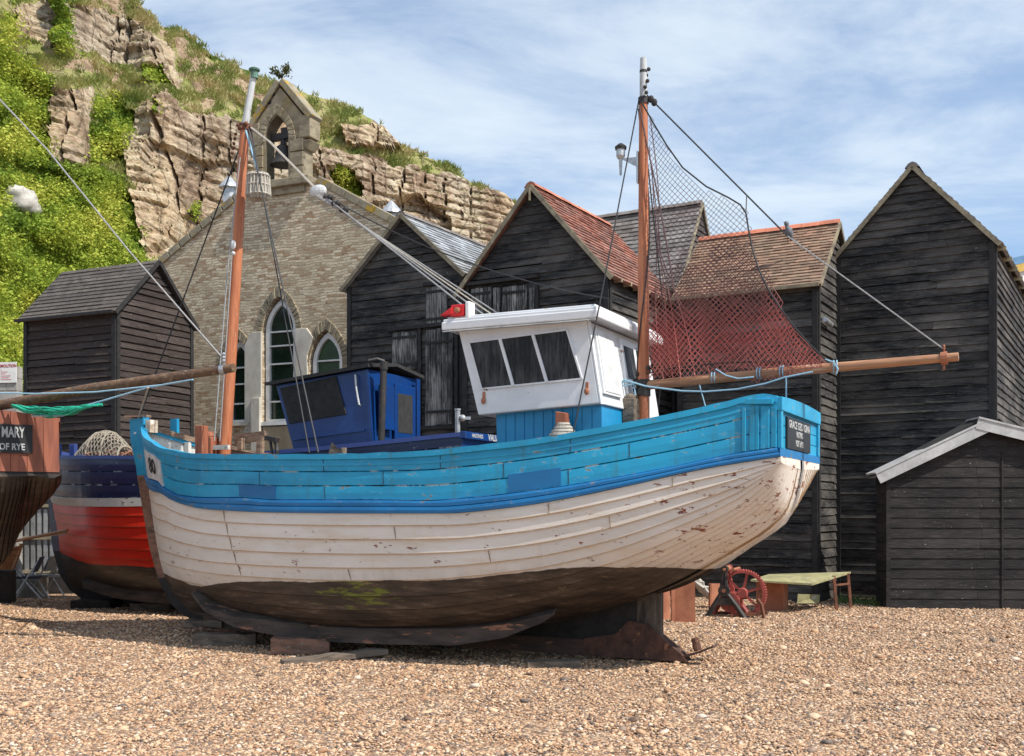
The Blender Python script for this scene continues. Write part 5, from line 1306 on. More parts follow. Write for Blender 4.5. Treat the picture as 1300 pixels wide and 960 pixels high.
# --- slate hut
fC_ = Frame(-.952, 21.5, 30); fC = Frame(-.952 - 2.81 * fC_.e1.x, 21.5 - 2.81 * fC_.e1.y, 30)
hC = hut('black gabled hut with a pale slate roof, beside the stone chapel', fC, 2.81, 3.1, 6.15, 7.42, 'x', M['board'], M['slate_pale'], 15, M['slate'], tile_w=.3)
leaf_door(hC, fC, (500, 532, 422, 470), boards=4); leaf_door(hC, fC, (542, 577, 418, 540), boards=5)
leaf_door(hC, fC, (543, 570, 364, 412), boards=4)
mb = MB()
for (x0, x1, y) in ((494, 580, 415), (540, 576, 360), (498, 580, 544)):
    a, z = fC.sz(x0, y); b, z2 = fC.sz(x1, y); mb.box(((a + b) / 2, -.07, (z + z2) / 2), (b - a, .05, .07))
for x, y0, y1 in ((535, 415, 560), (582, 360, 560)):
    a, z = fC.sz(x, y0); b, z2 = fC.sz(x, y1); mb.box((a, -.06, (z + z2) / 2), (.07, .05, z - z2))
mb.build('door_frame', M['trim_dark'], hC)
# --- red tiled hut
fD = Frame(1.70 - 3.0 * .866, 19.5 + 1.5, 30)
hD = hut('black gabled hut with a bright red tiled roof, behind the white wheelhouse', fD, 3.0, 3.02, 5.72, 7.42, 'x', M['board'], M['tile_red'], 20, M['tile_ridge'], tile_w=.19, tile_lap=.024, extra_eave=.05)
leaf_door(hD, fD, (600, 626, 366, 420), boards=5); leaf_door(hD, fD, (639, 671, 364, 420), boards=5)
leaf_door(hD, fD, (628, 637, 366, 420), boards=2, hinge=False, name='door_post'); leaf_door(hD, fD, (673, 681, 366, 420), boards=1, hinge=False, name='door_post')
mb = MB()
a, z = fD.sz(594, 362); b, z2 = fD.sz(686, 352); mb.box(((a + b) / 2, -.08, (z + z2) / 2), (b - a, .10, .06), tone=.9)
for x in (596, 684): a, z = fD.sz(x, 362); mb.box((a, -.06, z - .5), (.06, .05, 1.0))
mb.build('door_frame', M['trim_dark'], hD)
mb = MB(); mb.bar((1.5, -.16, 7.42), (1.5, -.16, 7.18), .05, .03); mb.build('finial', M['trim'], hD)
# --- slate roof behind
e2 = (.5, .866)
fE0 = Vector((4.27 - .5 * 1.35, 25 - .866 * 1.35)); wE = 4.0
fE = Frame(fE0.x - wE * .866, fE0.y + wE * .5, 30)
hut('dark slate roofed hut standing behind, between the red roof and the brown roof', fE, wE, 2.7, 6.35, 8.45, 'y', M['board'], M['slate'], 20, M['slate'], tile_w=.28, over=.05)
# --- brown tiled hut
fF0 = Vector((5.45, 19.7)); wF = 2.62
fF = Frame(fF0.x - wF * .866, fF0.y + wF * .5, 30)
hF = hut('black hut with a brown tiled roof and orange ridge, next to the tallest hut', fF, wF, 2.7, 5.60, 6.92, 'y', M['board'], M['tile_brown'], 21, M['tile_ridge'], tile_w=.18, over=.08)
mb = MB(); mb.tube([(wF + .10, .12, 4.95), (wF + .10, .60, 4.92)], .05, 10); mb.build('vent_pipe', M['galv'], hF)
# --- tallest hut
fG = Frame(6.15, 20.88, 30)
hG = hut('tallest black weatherboarded hut, windowless, with a steep gable towards the beach', fG, 2.745, 6.6, 6.29, 7.78, 'x', M['board'], M['slate'], 16, M['slate'], tile_w=.3, over=.07, board=.150)
mb = MB(); mb.box((-.10, -.05, 1.9), (.08, .09, 4.0)); mb.build('downpipe', simple('grey_green_post', (.22, .23, .19), (.13, .14, .11)), hG)
# --- low hut with pale fascia
fH = Frame(6.31, 18.6, 4)
def low_hut():
    root = empty('store_hut', (fH.o.x, fH.o.y, 0), fH.a, 'low black shed with thick pale grey roof edges in front of the tallest hut', 'shed')
    W, D, z0 = 4.6, .62, -.3
    xr = fH.sz(1240, 540)[0]; zr = fH.sz(1240, 541)[1]; zl = fH.sz(1122, 603)[1]; zrr = fH.sz(1300, 556)[1]; xx = fH.sz(1300, 556)[0]
    sR = (zr - zrr) / (xx - xr)
    top = lambda x: zl + (zr - zl) * x / xr if x < xr else zr - sR * (x - xr)
    mb = MB(); rows = 19; h = (zr - z0) / rows
    for r in range(rows):
        v0, v1 = z0 + r * h, z0 + (r + 1) * h
        def rng(v):
            if v <= zl: l = 0
            else: l = xr * (v - zl) / (zr - zl)
            rr = W if v <= top(W) else xr + (zr - v) / sR
            return l, max(l, rr)
        (a0, a1), (b0, b1) = rng(v0), rng(v1)
        lapped(mb, Vector((0, 0, 0)), (1, 0, 0), (0, 0, 1), (0, -1, 0), 1, v1 - v0, lambda v: a0 if v <= v0 + 1e-6 else b0, lambda v: a1 if v <= v0 + 1e-6 else b1, lap=.014, joint=1.55, jit=.05, v_start=v0, warp=.003, tspread=.12)
    mb.build('wall', M['board_black'], root)
    mb = MB(); lapped(mb, (0, D, z0), (0, -1, 0), (0, 0, 1), (-1, 0, 0), 15, zl - z0, lambda v: 0, lambda v: D, lap=.014, warp=.003); mb.build('wall', M['board_black'], root)
    mb = MB(); mb.add([Vector(p) for p in ((W, 0, z0), (W, D, z0), (W, D, top(W)), (W, 0, top(W)))], [(0, 1, 2, 3)]); mb.add([Vector(p) for p in ((0, D, z0), (W, D, z0), (W, D, top(W)), (xr, D, zr), (0, D, zl))], [(4, 3, 2, 1, 0)]); mb.build('wall', M['board_black'], root)
    mb = MB()
    for a, b in (((-.14, zl - .07), (xr, zr)), ((xr, zr), (W + .2, top(W + .2)))):
        mb.hexa([(a[0], -.12, a[1] + .06), (b[0], -.12, b[1] + .06), (b[0], D, b[1] + .06), (a[0], D, a[1] + .06)], [(a[0], -.12, a[1] + .10), (b[0], -.12, b[1] + .10), (b[0], D, b[1] + .10), (a[0], D, a[1] + .10)])
    mb.build('roof', M['felt'], root)
    mb = MB()
    for a, b, t in (((-.16, zl - .08), (xr + .16, zr - .02), 0), ((xr - .05, zr + .02), (W + .2, top(W + .2) + .02), .012)):
        d = Vector((b[0] - a[0], 0, b[1] - a[1])).normalized(); n = Vector((-d.z, 0, d.x))
        A, B = Vector((a[0], -.125 - t, a[1])), Vector((b[0], -.125 - t, b[1]))
        mb.hexa([A - n * .075, B - n * .075, B - n * .075 + Vector((0, -.025, 0)), A - n * .075 + Vector((0, -.025, 0))], [A + n * .10, B + n * .10, B + n * .10 + Vector((0, -.025, 0)), A + n * .10 + Vector((0, -.025, 0))])
        mb.hexa([A + n * .10 + Vector((0, -.04, 0)), B + n * .10 + Vector((0, -.04, 0)), B + n * .10 + Vector((0, D, 0)), A + n * .10 + Vector((0, D, 0))], [A + n * .13 + Vector((0, -.04, 0)), B + n * .13 + Vector((0, -.04, 0)), B + n * .13 + Vector((0, D, 0)), A + n * .13 + Vector((0, D, 0))])
    mb.build('fascia', M['trim_grey'], root)
    mb = MB(); mb.box((.03, -.02, (z0 + zl) / 2), (.07, .03, zl - z0)); mb.box((1.9, -.022, 1.2), (.03, .012, 2.6)); mb.build_each('corner_board', M['board_black'], root)
low_hut()
# building beyond, right edge
fr = Frame(21.6, 50.0, -20)
root = empty('house', (21.6, 50.0, 0), fr.a, 'pale distant building with a yellow-edged gable and blue roof beyond the tallest hut', 'house')
mb = MB(); mb.prism([(1.2, 0, -.2), (7.2, 0, -.2), (7.2, 0, 12.2), (5.2, 0, 13.5), (1.2, 0, 12.6)], (0, 4, 0)); mb.build('wall', M['plaster_white'], root)
mb = MB()
mb.bar((.6, -.1, 12.35), (5.2, -.1, 13.65), .1, .35, mi=0); mb.bar((5.2, -.1, 13.65), (7.6, -.1, 12.1), .1, .35, mi=0); mb.build('bargeboard', simple('ochre_paint', (.55, .36, .08), (.4, .26, .06)), root)
mb = MB(); mb.hexa([(.4, -.05, 12.5), (5.2, -.05, 13.8), (5.2, 4, 13.8), (.4, 4, 12.5)], [(.4, -.05, 12.85), (5.2, -.05, 14.15), (5.2, 4, 14.15), (.4, 4, 12.85)]); mb.build('roof', simple('blue_roof', (.12, .25, .42), (.08, .18, .32)), root)
# blockwork wall with the warning sign, left edge
fW = Frame(-9.9, 19.6, 20)
W2 = empty('block_wall', (P3(-60, 0, 21).x, 21.0, 0), -R(8), 'grey block wall behind the brown boat, carrying a white warning notice', 'wall')
mb = MB(); wx = P3(33, 0, 21.2).x - P3(-60, 0, 21).x
for r in range(19):
    z0_, z1_ = -.2 + r * .235, -.2 + (r + 1) * .235 - .012
    k = 0 - (r % 2) * .22
    while k < wx:
        a, b = max(0, k), min(wx, k + .43)
        if b - a > .03: mb.box(((a + b) / 2, .1, (z0_ + z1_) / 2), (b - a, .2, z1_ - z0_), tone=random.uniform(.3, .7))
        k += .44
mb.box((wx / 2, .11, 2.0), (wx - .01, .17, 4.36), tone=.2)
mb.build('masonry', M['concrete'], W2)
sg = P3(14, 480, 20.9)
def on_sign(px, py):
    p = P3(px, py, 20.95); return (Matrix.Translation((P3(-60, 0, 21).x, 21.0, 0)) @ Matrix.Rotation(-R(8), 4, 'Z')).inverted() @ p
a, b = on_sign(1, 461), on_sign(27, 487)
mb = MB(); mb.box(((a.x + b.x) / 2, -.02, (a.z + b.z) / 2), (b.x - a.x, .02, a.z - b.z)); sgn = mb.build('warning_sign', M['vinyl_white'], None)
sgn.matrix_world = Matrix.Translation((P3(-60, 0, 21).x, 21.0, 0)) @ Matrix.Rotation(-R(8), 4, 'Z'); tag(sgn, 'white notice with red heading DEMOLITION fixed to the grey block wall', 'sign')
cx_ = (a.x + b.x) / 2
text_part('lettering', 'DEMOLITION', .078, M['sign_red'], sgn, (cx_, -.033, a.z - .075), (1, 0, 0), (0, 0, 1), .001, .86)
mb = MB()
for k, (z_, l_) in enumerate(((.15, .02), (.185, .14), (.22, .10), (.26, .20), (.295, .17), (.33, .21))): mb.box((a.x + .07 + l_ / 2, -.032, a.z - z_), (l_, .003, .008))
mb.build('small_print', M['sign_red'], sgn)
# ================================================================== STONE CHAPEL
fB = Frame(-5.27, 25.0, 24)
ch = empty('chapel', (-5.27, 25.0, 0), fB.a, 'rubble stone chapel with a bellcote and three pointed windows', 'chapel')
def ogive(xc, z0, z1, w, n=9):
    """pointed arch outline, counter-clockwise from the lower left"""
    r = w * 1.02; sh = math.sqrt(max(.0, r * r - (r - w / 2) ** 2)); zs = z1 - sh
    pts = [(xc - w / 2, z0), (xc + w / 2, z0)]
    cR = xc + w / 2 - r
    for i in range(n + 1):
        a = math.atan2(sh, r - w / 2) * i / n; pts.append((cR + r * math.cos(a), zs + r * math.sin(a)))
    cL = xc - w / 2 + r
    a_end = math.atan2(sh, r - w / 2)
    for i in range(n - 1, -1, -1):
        a = a_end * i / n; pts.append((cL - r * math.cos(a), zs + r * math.sin(a)))
    return pts
wins = []
for (xl, xr_, yt, yb) in ((286, 316, 432, 536), (334, 374, 379, 535), (394, 433, 421, 535)):
    s0, _ = fB.sz(xl, 500); s1, _ = fB.sz(xr_, 500); _, zt = fB.sz((xl + xr_) / 2, yt); _, zb = fB.sz((xl + xr_) / 2, yb); wins.append(((s0 + s1) / 2, zb, zt, s1 - s0))
print('windows', wins)
sL = -3.75; sR = 4.3
apx, apz = fB.sz(356, 205); _, zl = fB.sz(205, 334); slo = (apz - zl) / (apx - fB.sz(205, 334)[0])
eL = apz - slo * (apx - sL); eR = apz - slo * (sR - apx)
zcut = fB.sz(356, 236)[1]; hx = (apz - zcut) / slo
loop = [(sL, -.3), (sR, -.3), (sR, eR), (apx + hx, zcut), (apx - hx, zcut), (sL, eL)]
def holed(mb, outer, holes, y, depth):
    vs = [Vector(p) for p in outer]; edges = [(i, (i + 1) % len(outer)) for i in range(len(outer))]
    for h in holes:
        n = len(vs); vs += [Vector(p) for p in h]; edges += [(n + i, n + (i + 1) % len(h)) for i in range(len(h))]
    r = delaunay_2d_cdt(vs, edges, [], 0, 1e-5); V, Fs = r[0], r[2]
    fs = []
    for f in Fs:
        c = sum((V[i] for i in f), Vector((0, 0))) / len(f)
        if inside(outer, c.x, c.y) and not any(inside(h, c.x, c.y) for h in holes): fs.append(f)
    # orient towards -y
    out = []
    for f in fs:
        a, b, c = V[f[0]], V[f[1]], V[f[2]]
        out.append(f if (b - a).cross(c - a) > 0 else f[::-1])
    mb.add([Vector((v.x, y, v.y)) for v in V], out)
    for h in holes:
        n = len(h); mb.add([Vector((p[0], y, p[1])) for p in h] + [Vector((p[0], y + depth, p[1])) for p in h], [(i, n + i, n + (i + 1) % n, (i + 1) % n) for i in range(n)])
holes = [ogive(xc, zb, zt + .05, w_ + .06) for xc, zb, zt, w_ in wins]
mb = MB(); holed(mb, loop, holes, 0, .35)
# side walls and back
mb.add([Vector(p) for p in ((sR, 0, -.3), (sR, 9, -.3), (sR, 9, eR), (sR, 0, eR))], [(0, 1, 2, 3)]); mb.add([Vector(p) for p in ((sL, 0, -.3), (sL, 9, -.3), (sL, 9, eL), (sL, 0, eL))], [(3, 2, 1, 0)])
mb.add([Vector((x, 9, z)) for x, z in loop], [(5, 4, 3, 2, 1, 0)])
mb.build('wall', M['stone'], ch)
for side, e in ((-1, (sL, eL)), (1, (sR, eR))):
    mb = MB(); d = Vector((apx - e[0], 0, apz - e[1])); n_ = Vector((-d.z, 0, d.x)).normalized(); n_ = n_ if n_.z > 0 else -n_
    lapped(mb, Vector((e[0], .25, e[1])) - d.normalized() * .2 - n_ * .30, (0, 1, 0), d.normalized(), n_, 22, d.length + .2, lambda v: 0, lambda v: 9.2, lap=.02, joint=.4, warp=.003)
    mb.build('roof', M['slate'], ch)
    mb = MB(); k = 9
    for i in range(k):
        tp_ = Vector((apx + (hx if side > 0 else -hx), -.04, zcut)); a_ = Vector((e[0], -.04, e[1])).lerp(tp_, i / k); b_ = Vector((e[0], -.04, e[1])).lerp(tp_, (i + 1) / k - .008)
        mb.hexa([a_ - n_ * .04, b_ - n_ * .04, b_ - n_ * .04 + Vector((0, .36, 0)), a_ - n_ * .04 + Vector((0, .36, 0))], [a_ + n_ * .13, b_ + n_ * .13, b_ + n_ * .13 + Vector((0, .36, 0)), a_ + n_ * .13 + Vector((0, .36, 0))], random.uniform(.35, .65))
    mb.build('coping', M['lichen_stone'], ch, bevel=.015)
for i, (xc, zb, zt, w_) in enumerate(wins):
    out = ogive(xc, zb, zt, w_, 10); inn = ogive(xc, zb + .06, zt - .13, w_ - .21, 10)
    mb = MB(); n = len(out)
    for y0, y1 in ((.10, .20),):
        A = [Vector((p[0], y0, p[1])) for p in out]; B = [Vector((p[0], y0, p[1])) for p in inn]; C = [v + Vector((0, y1 - y0, 0)) for v in A]; D = [v + Vector((0, y1 - y0, 0)) for v in B]
        mb.add(A + B + C + D, [(j, (j + 1) % n, n + (j + 1) % n, n + j) for j in range(n)] + [(n + j, n + (j + 1) % n, 3 * n + (j + 1) % n, 3 * n + j) for j in range(n)])
    wf = mb.build('window', M['white_frame'], ch)
    mb = MB(); g = [Vector((p[0], .17, p[1])) for p in inn]; mb.add(g, [tuple(range(n))]); mb.build('pane', M['glass_green' if i == 2 else 'glass'], wf)
    bars = {0: [466, 487, 512], 1: [420, 438, 461, 485, 509], 2: [457, 480, 505]}[i]
    mb = MB()
    for y in bars: _, z_ = fB.sz((302, 354, 413)[i], y); mb.box((xc, .135, z_), (w_ - .16, .04, .035))
    mb.build_each('glazing_bar', M['white_frame'], wf)
    mb = MB(); mb.box((xc, -.03, zb - .05), (w_ + .12, .12, .08)); mb.build('sill', M['white_frame'] if i == 1 else M['plaster'], wf)
    # voussoirs: rough stones fanned around the arch
    mb = MB(); o1 = ogive(xc, zb, zt + .03, w_ + .06, 12); o2 = ogive(xc, zb, zt + .32, w_ + .42, 12)
    for j in range(2, len(o1) - 1):
        a_, b_, c_, d_ = o1[j], o1[j + 1], o2[j + 1], o2[j]
        jt = random.uniform(.0, .03); q = [Vector((p[0], -.012 - jt, p[1])) for p in (a_, b_, c_, d_)]; cc = sum(q, Vector()) / 4; q = [cc + (v - cc) * Vector((.93, 1, .95)) for v in q]
        q = [cc + (v - cc) * .93 for v in q]
        mb.hexa(q, [v + Vector((0, .2, 0)) for v in q], random.uniform(.2, .8))
    mb.build('arch_stones', M['ashlar'], wf, bevel=.01)
# cement piers between the windows
mb = MB()
for x0, x1, yt, yb in ((312, 333, 423, 556), (376, 396, 418, 535)):
    (a, zt), (b, _) = fB.sz(x0, yt), fB.sz(x1, yt); zb = fB.sz(x0, yb)[1]
    mb.prism([(a, -.05, zb), (b, -.05, zb), (b, -.05, zt), (a + (b - a) * .4, -.05, zt), (a, -.05, zt - .28)] if x0 < 340 else [(a, -.05, zb), (b - .08, -.05, zb), (b - .10, -.05, zt - .6), (b + .06, -.05, zt - .22), (b - .12, -.05, zt), (a, -.05, zt)], (0, .06, 0))
a, b = fB.sz(323, 500)[0], fB.sz(334, 500)[0]; mb.box(((a + b) / 2, -.09, 1.9), (b - a, .10, 4.4))
mb.build('pier', M['plaster'], ch, bevel=.01)
mb = MB(); a, b = fB.sz(336, 500)[0], fB.sz(440, 500)[0]; zt = fB.sz(380, 541)[1]; mb.box(((a + b) / 2, -.03, (zt - .3) / 2), (b - a, .06, zt + .3)); mb.build('plinth', M['render_tan'], ch)
# bellcote
def pier_split(mb, xm, root):
    a, b = MB(), MB()
    for isl in mb.islands():
        c = sum(v[0] for v in isl.v) / len(isl.v); t = a if c > xm else b
        n = len(t.v); t.v += isl.v; t.t += isl.t; t.f += [tuple(n + i for i in f) for f in isl.f]; t.m += isl.m
    for m_ in (a, b): m_.build('pier_stones', M['ashlar'], root, bevel=.012)
def bellcote():
    (xa, zA), (xb, _) = fB.sz(326, 230), fB.sz(388, 230); za = zA
    zap = fB.sz(355, 106)[1]; ze = fB.sz(385, 150)[1]; xc = (xa + xb) / 2 + .02
    xo0, xo1 = fB.sz(339, 190)[0], fB.sz(368, 190)[0]; zo0 = fB.sz(355, 229)[1]; zo1 = fB.sz(355, 147)[1]
    y0, T_ = -.06, .34
    mb = MB(); O = [(xa, za - .4), (xb, za - .4), (xb, ze), (xc, zap - .12), (xa, ze)]
    hole = ogive((xo0 + xo1) / 2, zo0, zo1, xo1 - xo0)
    holed(mb, O, [hole], y0, T_)
    n = len(O); A = [Vector((x, y0, z)) for x, z in O]
    mb.add(A + [v + Vector((0, T_, 0)) for v in A], [(i, (i + 1) % n, n + (i + 1) % n, n + i)[::-1] for i in range(n)])
    mb2 = MB(); holed(mb2, O, [hole], y0 + T_, -T_); mb.add(mb2.v, [f[::-1] for f in mb2.f])
    root = mb.build('bellcote', M['ashlar'], ch)
    mb = MB()
    for sg in (-1, 1):
        e = Vector((xc + sg * ((xb - xa) / 2 + .13), 0, ze - .06)); a_ = Vector((xc, 0, zap)); d = (a_ - e); nn = Vector((-d.z, 0, d.x)).normalized(); nn = nn if nn.z > 0 else -nn
        Y0, Y1 = Vector((0, y0 - .05, 0)), Vector((0, y0 + T_ + .05, 0))
        mb.hexa([e + Y0 - nn * .03, a_ + Y0 - nn * .03, a_ + Y1 - nn * .03, e + Y1 - nn * .03], [e + Y0 + nn * .12, a_ + Y0 + nn * .12, a_ + Y1 + nn * .12, e + Y1 + nn * .12])
    mb.build('coping', M['lichen_stone'], root, bevel=.02)
    mb = MB()
    for sg, x in ((-1, xa), (1, xb)):
        mb.box((x + sg * .03, y0 + T_ / 2, ze - .22), (.30, T_ + .06, .50)); mb.hexa([(x - .10, y0, ze - .72), (x + .06 * sg, y0, ze - .72), (x + .06 * sg, y0 + T_, ze - .72), (x - .10, y0 + T_, ze - .72)], [(x - .14, y0 - .04, ze - .53), (x + .19 * sg, y0 - .04, ze - .53), (x + .19 * sg, y0 + T_ + .04, ze - .53), (x - .14, y0 + T_ + .04, ze - .53)])
    mb_split(mb, 'kneeler', M['ashlar'], root, axis=0, bevel=.02)
    mb = MB(); o1 = ogive((xo0 + xo1) / 2, zo0, zo1 + .02, xo1 - xo0 + .04, 8); o2 = ogive((xo0 + xo1) / 2, zo0, zo1 + .26, xo1 - xo0 + .44, 8)
    for j in range(2, len(o1) - 1):
        q = [Vector((p[0], y0 - .02 - random.uniform(0, .02), p[1])) for p in (o1[j], o1[j + 1], o2[j + 1], o2[j])]; cc = sum(q, Vector()) / 4; q = [cc + (v - cc) * .94 for v in q]; mb.hexa(q, [v + Vector((0, .1, 0)) for v in q], random.uniform(.2, .8))
    mb.build('arch_stones', M['ashlar'], root, bevel=.01)
    # bedded pier stones proud of the face
    mb = MB()
    for x0_, x1_ in ((xa, xo0 - .05), (xo1 + .05, xb)):
        z_ = zo0
        while z_ < ze - .55:
            h_ = random.uniform(.22, .34); mb.box(((x0_ + x1_) / 2, y0 + .0, z_ + h_ / 2), (x1_ - x0_ - .02, .05 + random.uniform(0, .03), h_ - .025), tone=random.uniform(.25, .75)); z_ += h_
    mb_split(MBshift(mb, -(xo0 + xo1) / 2), 'pier_stones', M['ashlar'], root, axis=0, bevel=.012, shift=(xo0 + xo1) / 2) if False else pier_split(mb, (xo0 + xo1) / 2, root)
    mb = MB(); mb.box((xc, y0 + T_ / 2 - .02, zo0 - .10), (xb - xa + .30, T_ + .16, .18)); mb.build('base_course', M['ashlar'], root, bevel=.02)
    bc = Vector(((xo0 + xo1) / 2 + .04, y0 + .2, 0)); zb_ = fB.sz(355, 208)[1]
    mb = MB(); mb.lathe((bc.x, bc.y, zb_), [(.30, 0), (.27, .05), (.20, .16), (.165, .34), (.15, .42), (.08, .47), (.05, .49)], 20)
    mb.box((bc.x, bc.y, zb_ + .58), (.10, .10, .2)); mb.build('bell', M['dark_iron'], root, smooth=40)
    mb = MB(); mb.box((bc.x, bc.y, zb_ + .66), (xo1 - xo0, .14, .14)); mb.box((bc.x + .12, bc.y, zb_ + .78), (.3, .12, .12)); mb.box((bc.x + .2, bc.y, zb_ + .55), (.25, .05, .05)); mb.build('headstock', M['dark_iron'], root)
    # gable hole ornaments: flattened balls, the shade inside the holes painted near-black
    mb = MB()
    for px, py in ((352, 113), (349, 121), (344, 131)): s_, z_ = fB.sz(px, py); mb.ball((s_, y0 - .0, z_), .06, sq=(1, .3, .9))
    mb.build('hollow', M['hollow_shade'], root)
bellcote()
# two metal ventilators on the chapel roof
def vent(name, px, py, Y, lab):
    p = P3(px, py, Y); mb = MB(); mb.lathe(p, [(.15, -.55), (.15, 0), (.13, .02)], 10, .5); mb.lathe(p, [(.26, .0), (.24, .05), (.06, .26), (.02, .30)], 14, .8)
    o = mb.build(name, M['galv'], None); tag(o, lab, 'ventilator', 'metal ventilators on the chapel roof')
vent('roof_ventilator', 497, 272, 24.4, 'conical metal ventilator above the right slope of the chapel roof'); vent('roof_ventilator', 291, 239, 27.5, 'small round ventilator above the left slope of the chapel roof, by the red mast')
p = P3(300, 262, 27.0); mb = MB(); mb.hexa([(p.x - .1, p.y, p.z - .7), (p.x + .35, p.y, p.z - .7), (p.x + .35, p.y + .6, p.z - .7), (p.x - .1, p.y + .6, p.z - .7)], [(p.x - .35, p.y, p.z + .25), (p.x + .35, p.y, p.z + .25), (p.x + .35, p.y + .6, p.z + .25), (p.x - .35, p.y + .6, p.z + .25)])
o = mb.build('roof_hopper', M['galv'], None); tag(o, 'white wedge-shaped box on the chapel roof left of the red mast', 'roof box')
# ================================================================== CLIFF
SIL = tab((-260, -190), (-60, -130), (60, -75), (175, 2), (200, 30), (232, 42), (275, 72), (330, 96), (352, 108), (380, 116), (430, 132), (485, 160), (512, 187), (545, 200), (575, 214), (600, 232), (628, 242), (648, 254), (662, 272), (690, 300), (760, 345), (840, 400))
ROCK = [[(165, 150), (188, 130), (215, 122), (245, 150), (310, 158), (330, 168), (410, 190), (440, 200), (440, 330), (180, 330), (172, 260), (160, 210)],
        [(62, 105), (85, 118), (118, 112), (120, 205), (95, 214), (68, 200)],
        [(15, 8), (78, -6), (78, 62), (40, 55), (22, 45)],
        [(88, 2), (140, 18), (180, 30), (215, 55), (236, 100), (232, 118), (205, 92), (150, 84), (120, 66), (92, 60)],
        [(395, 196), (420, 193), (500, 212), (560, 222), (600, 240), (655, 258), (668, 285), (720, 320), (720, 360), (395, 360)],
        [(434, 163), (498, 160), (512, 190), (440, 186)],
        [(-260, -60), (10, -90), (10, -20), (-260, 40)], [(-200, 130), (-40, 120), (-30, 230), (-200, 240)],
        [(-6, 242), (10, 242), (14, 262), (-6, 262)]]
EARTH = [[(186, 20), (232, 50), (275, 84), (330, 108), (352, 130), (330, 152), (290, 120), (262, 142), (245, 118), (222, 60)],
         [(100, -40), (175, 5), (200, 35), (150, 24), (100, 10)], [(395, 190), (430, 192), (480, 198), (540, 214), (480, 208), (400, 200)],
         [(55, 62), (110, 70), (160, 92), (150, 104), (70, 84)], [(330, 130), (395, 150), (400, 200), (330, 170)], [(600, 232), (660, 262), (660, 270), (590, 245)]]
BRIGHT = [[(-260, 60), (-30, 55), (0, 58), (30, 78), (62, 100), (66, 205), (90, 216), (130, 212), (158, 232), (170, 262), (185, 330), (185, 560), (-260, 560)],
          [(119, 116), (150, 120), (170, 142), (163, 205), (120, 210)], [(0, 10), (22, 12), (24, 48), (40, 56), (0, 60)], [(68, -10), (92, 0), (92, 62), (112, 66), (100, 72), (72, 62)],
          [(418, 225), (445, 218), (465, 245), (455, 262), (425, 250)], [(186, 84), (212, 82), (212, 104), (190, 104)], [(195, 130), (206, 130), (208, 148), (196, 148)], [(243, 262), (254, 262), (254, 276), (244, 276)]]
GREEN = [[(200, 24), (240, 40), (300, 74), (352, 100), (352, 112), (300, 90), (230, 55)]]
def wj(px, py, a=7):
    return px + a * noise.noise(Vector((px * .045, py * .045, 1.7))) + a * .5 * noise.noise(Vector((px * .16, py * .16, 4.7))), py + a * noise.noise(Vector((px * .045, py * .045, 7.7))) + a * .5 * noise.noise(Vector((px * .16, py * .16, 9.7)))
def anyin(L, x, y): return any(inside(p, x, y) for p in L)
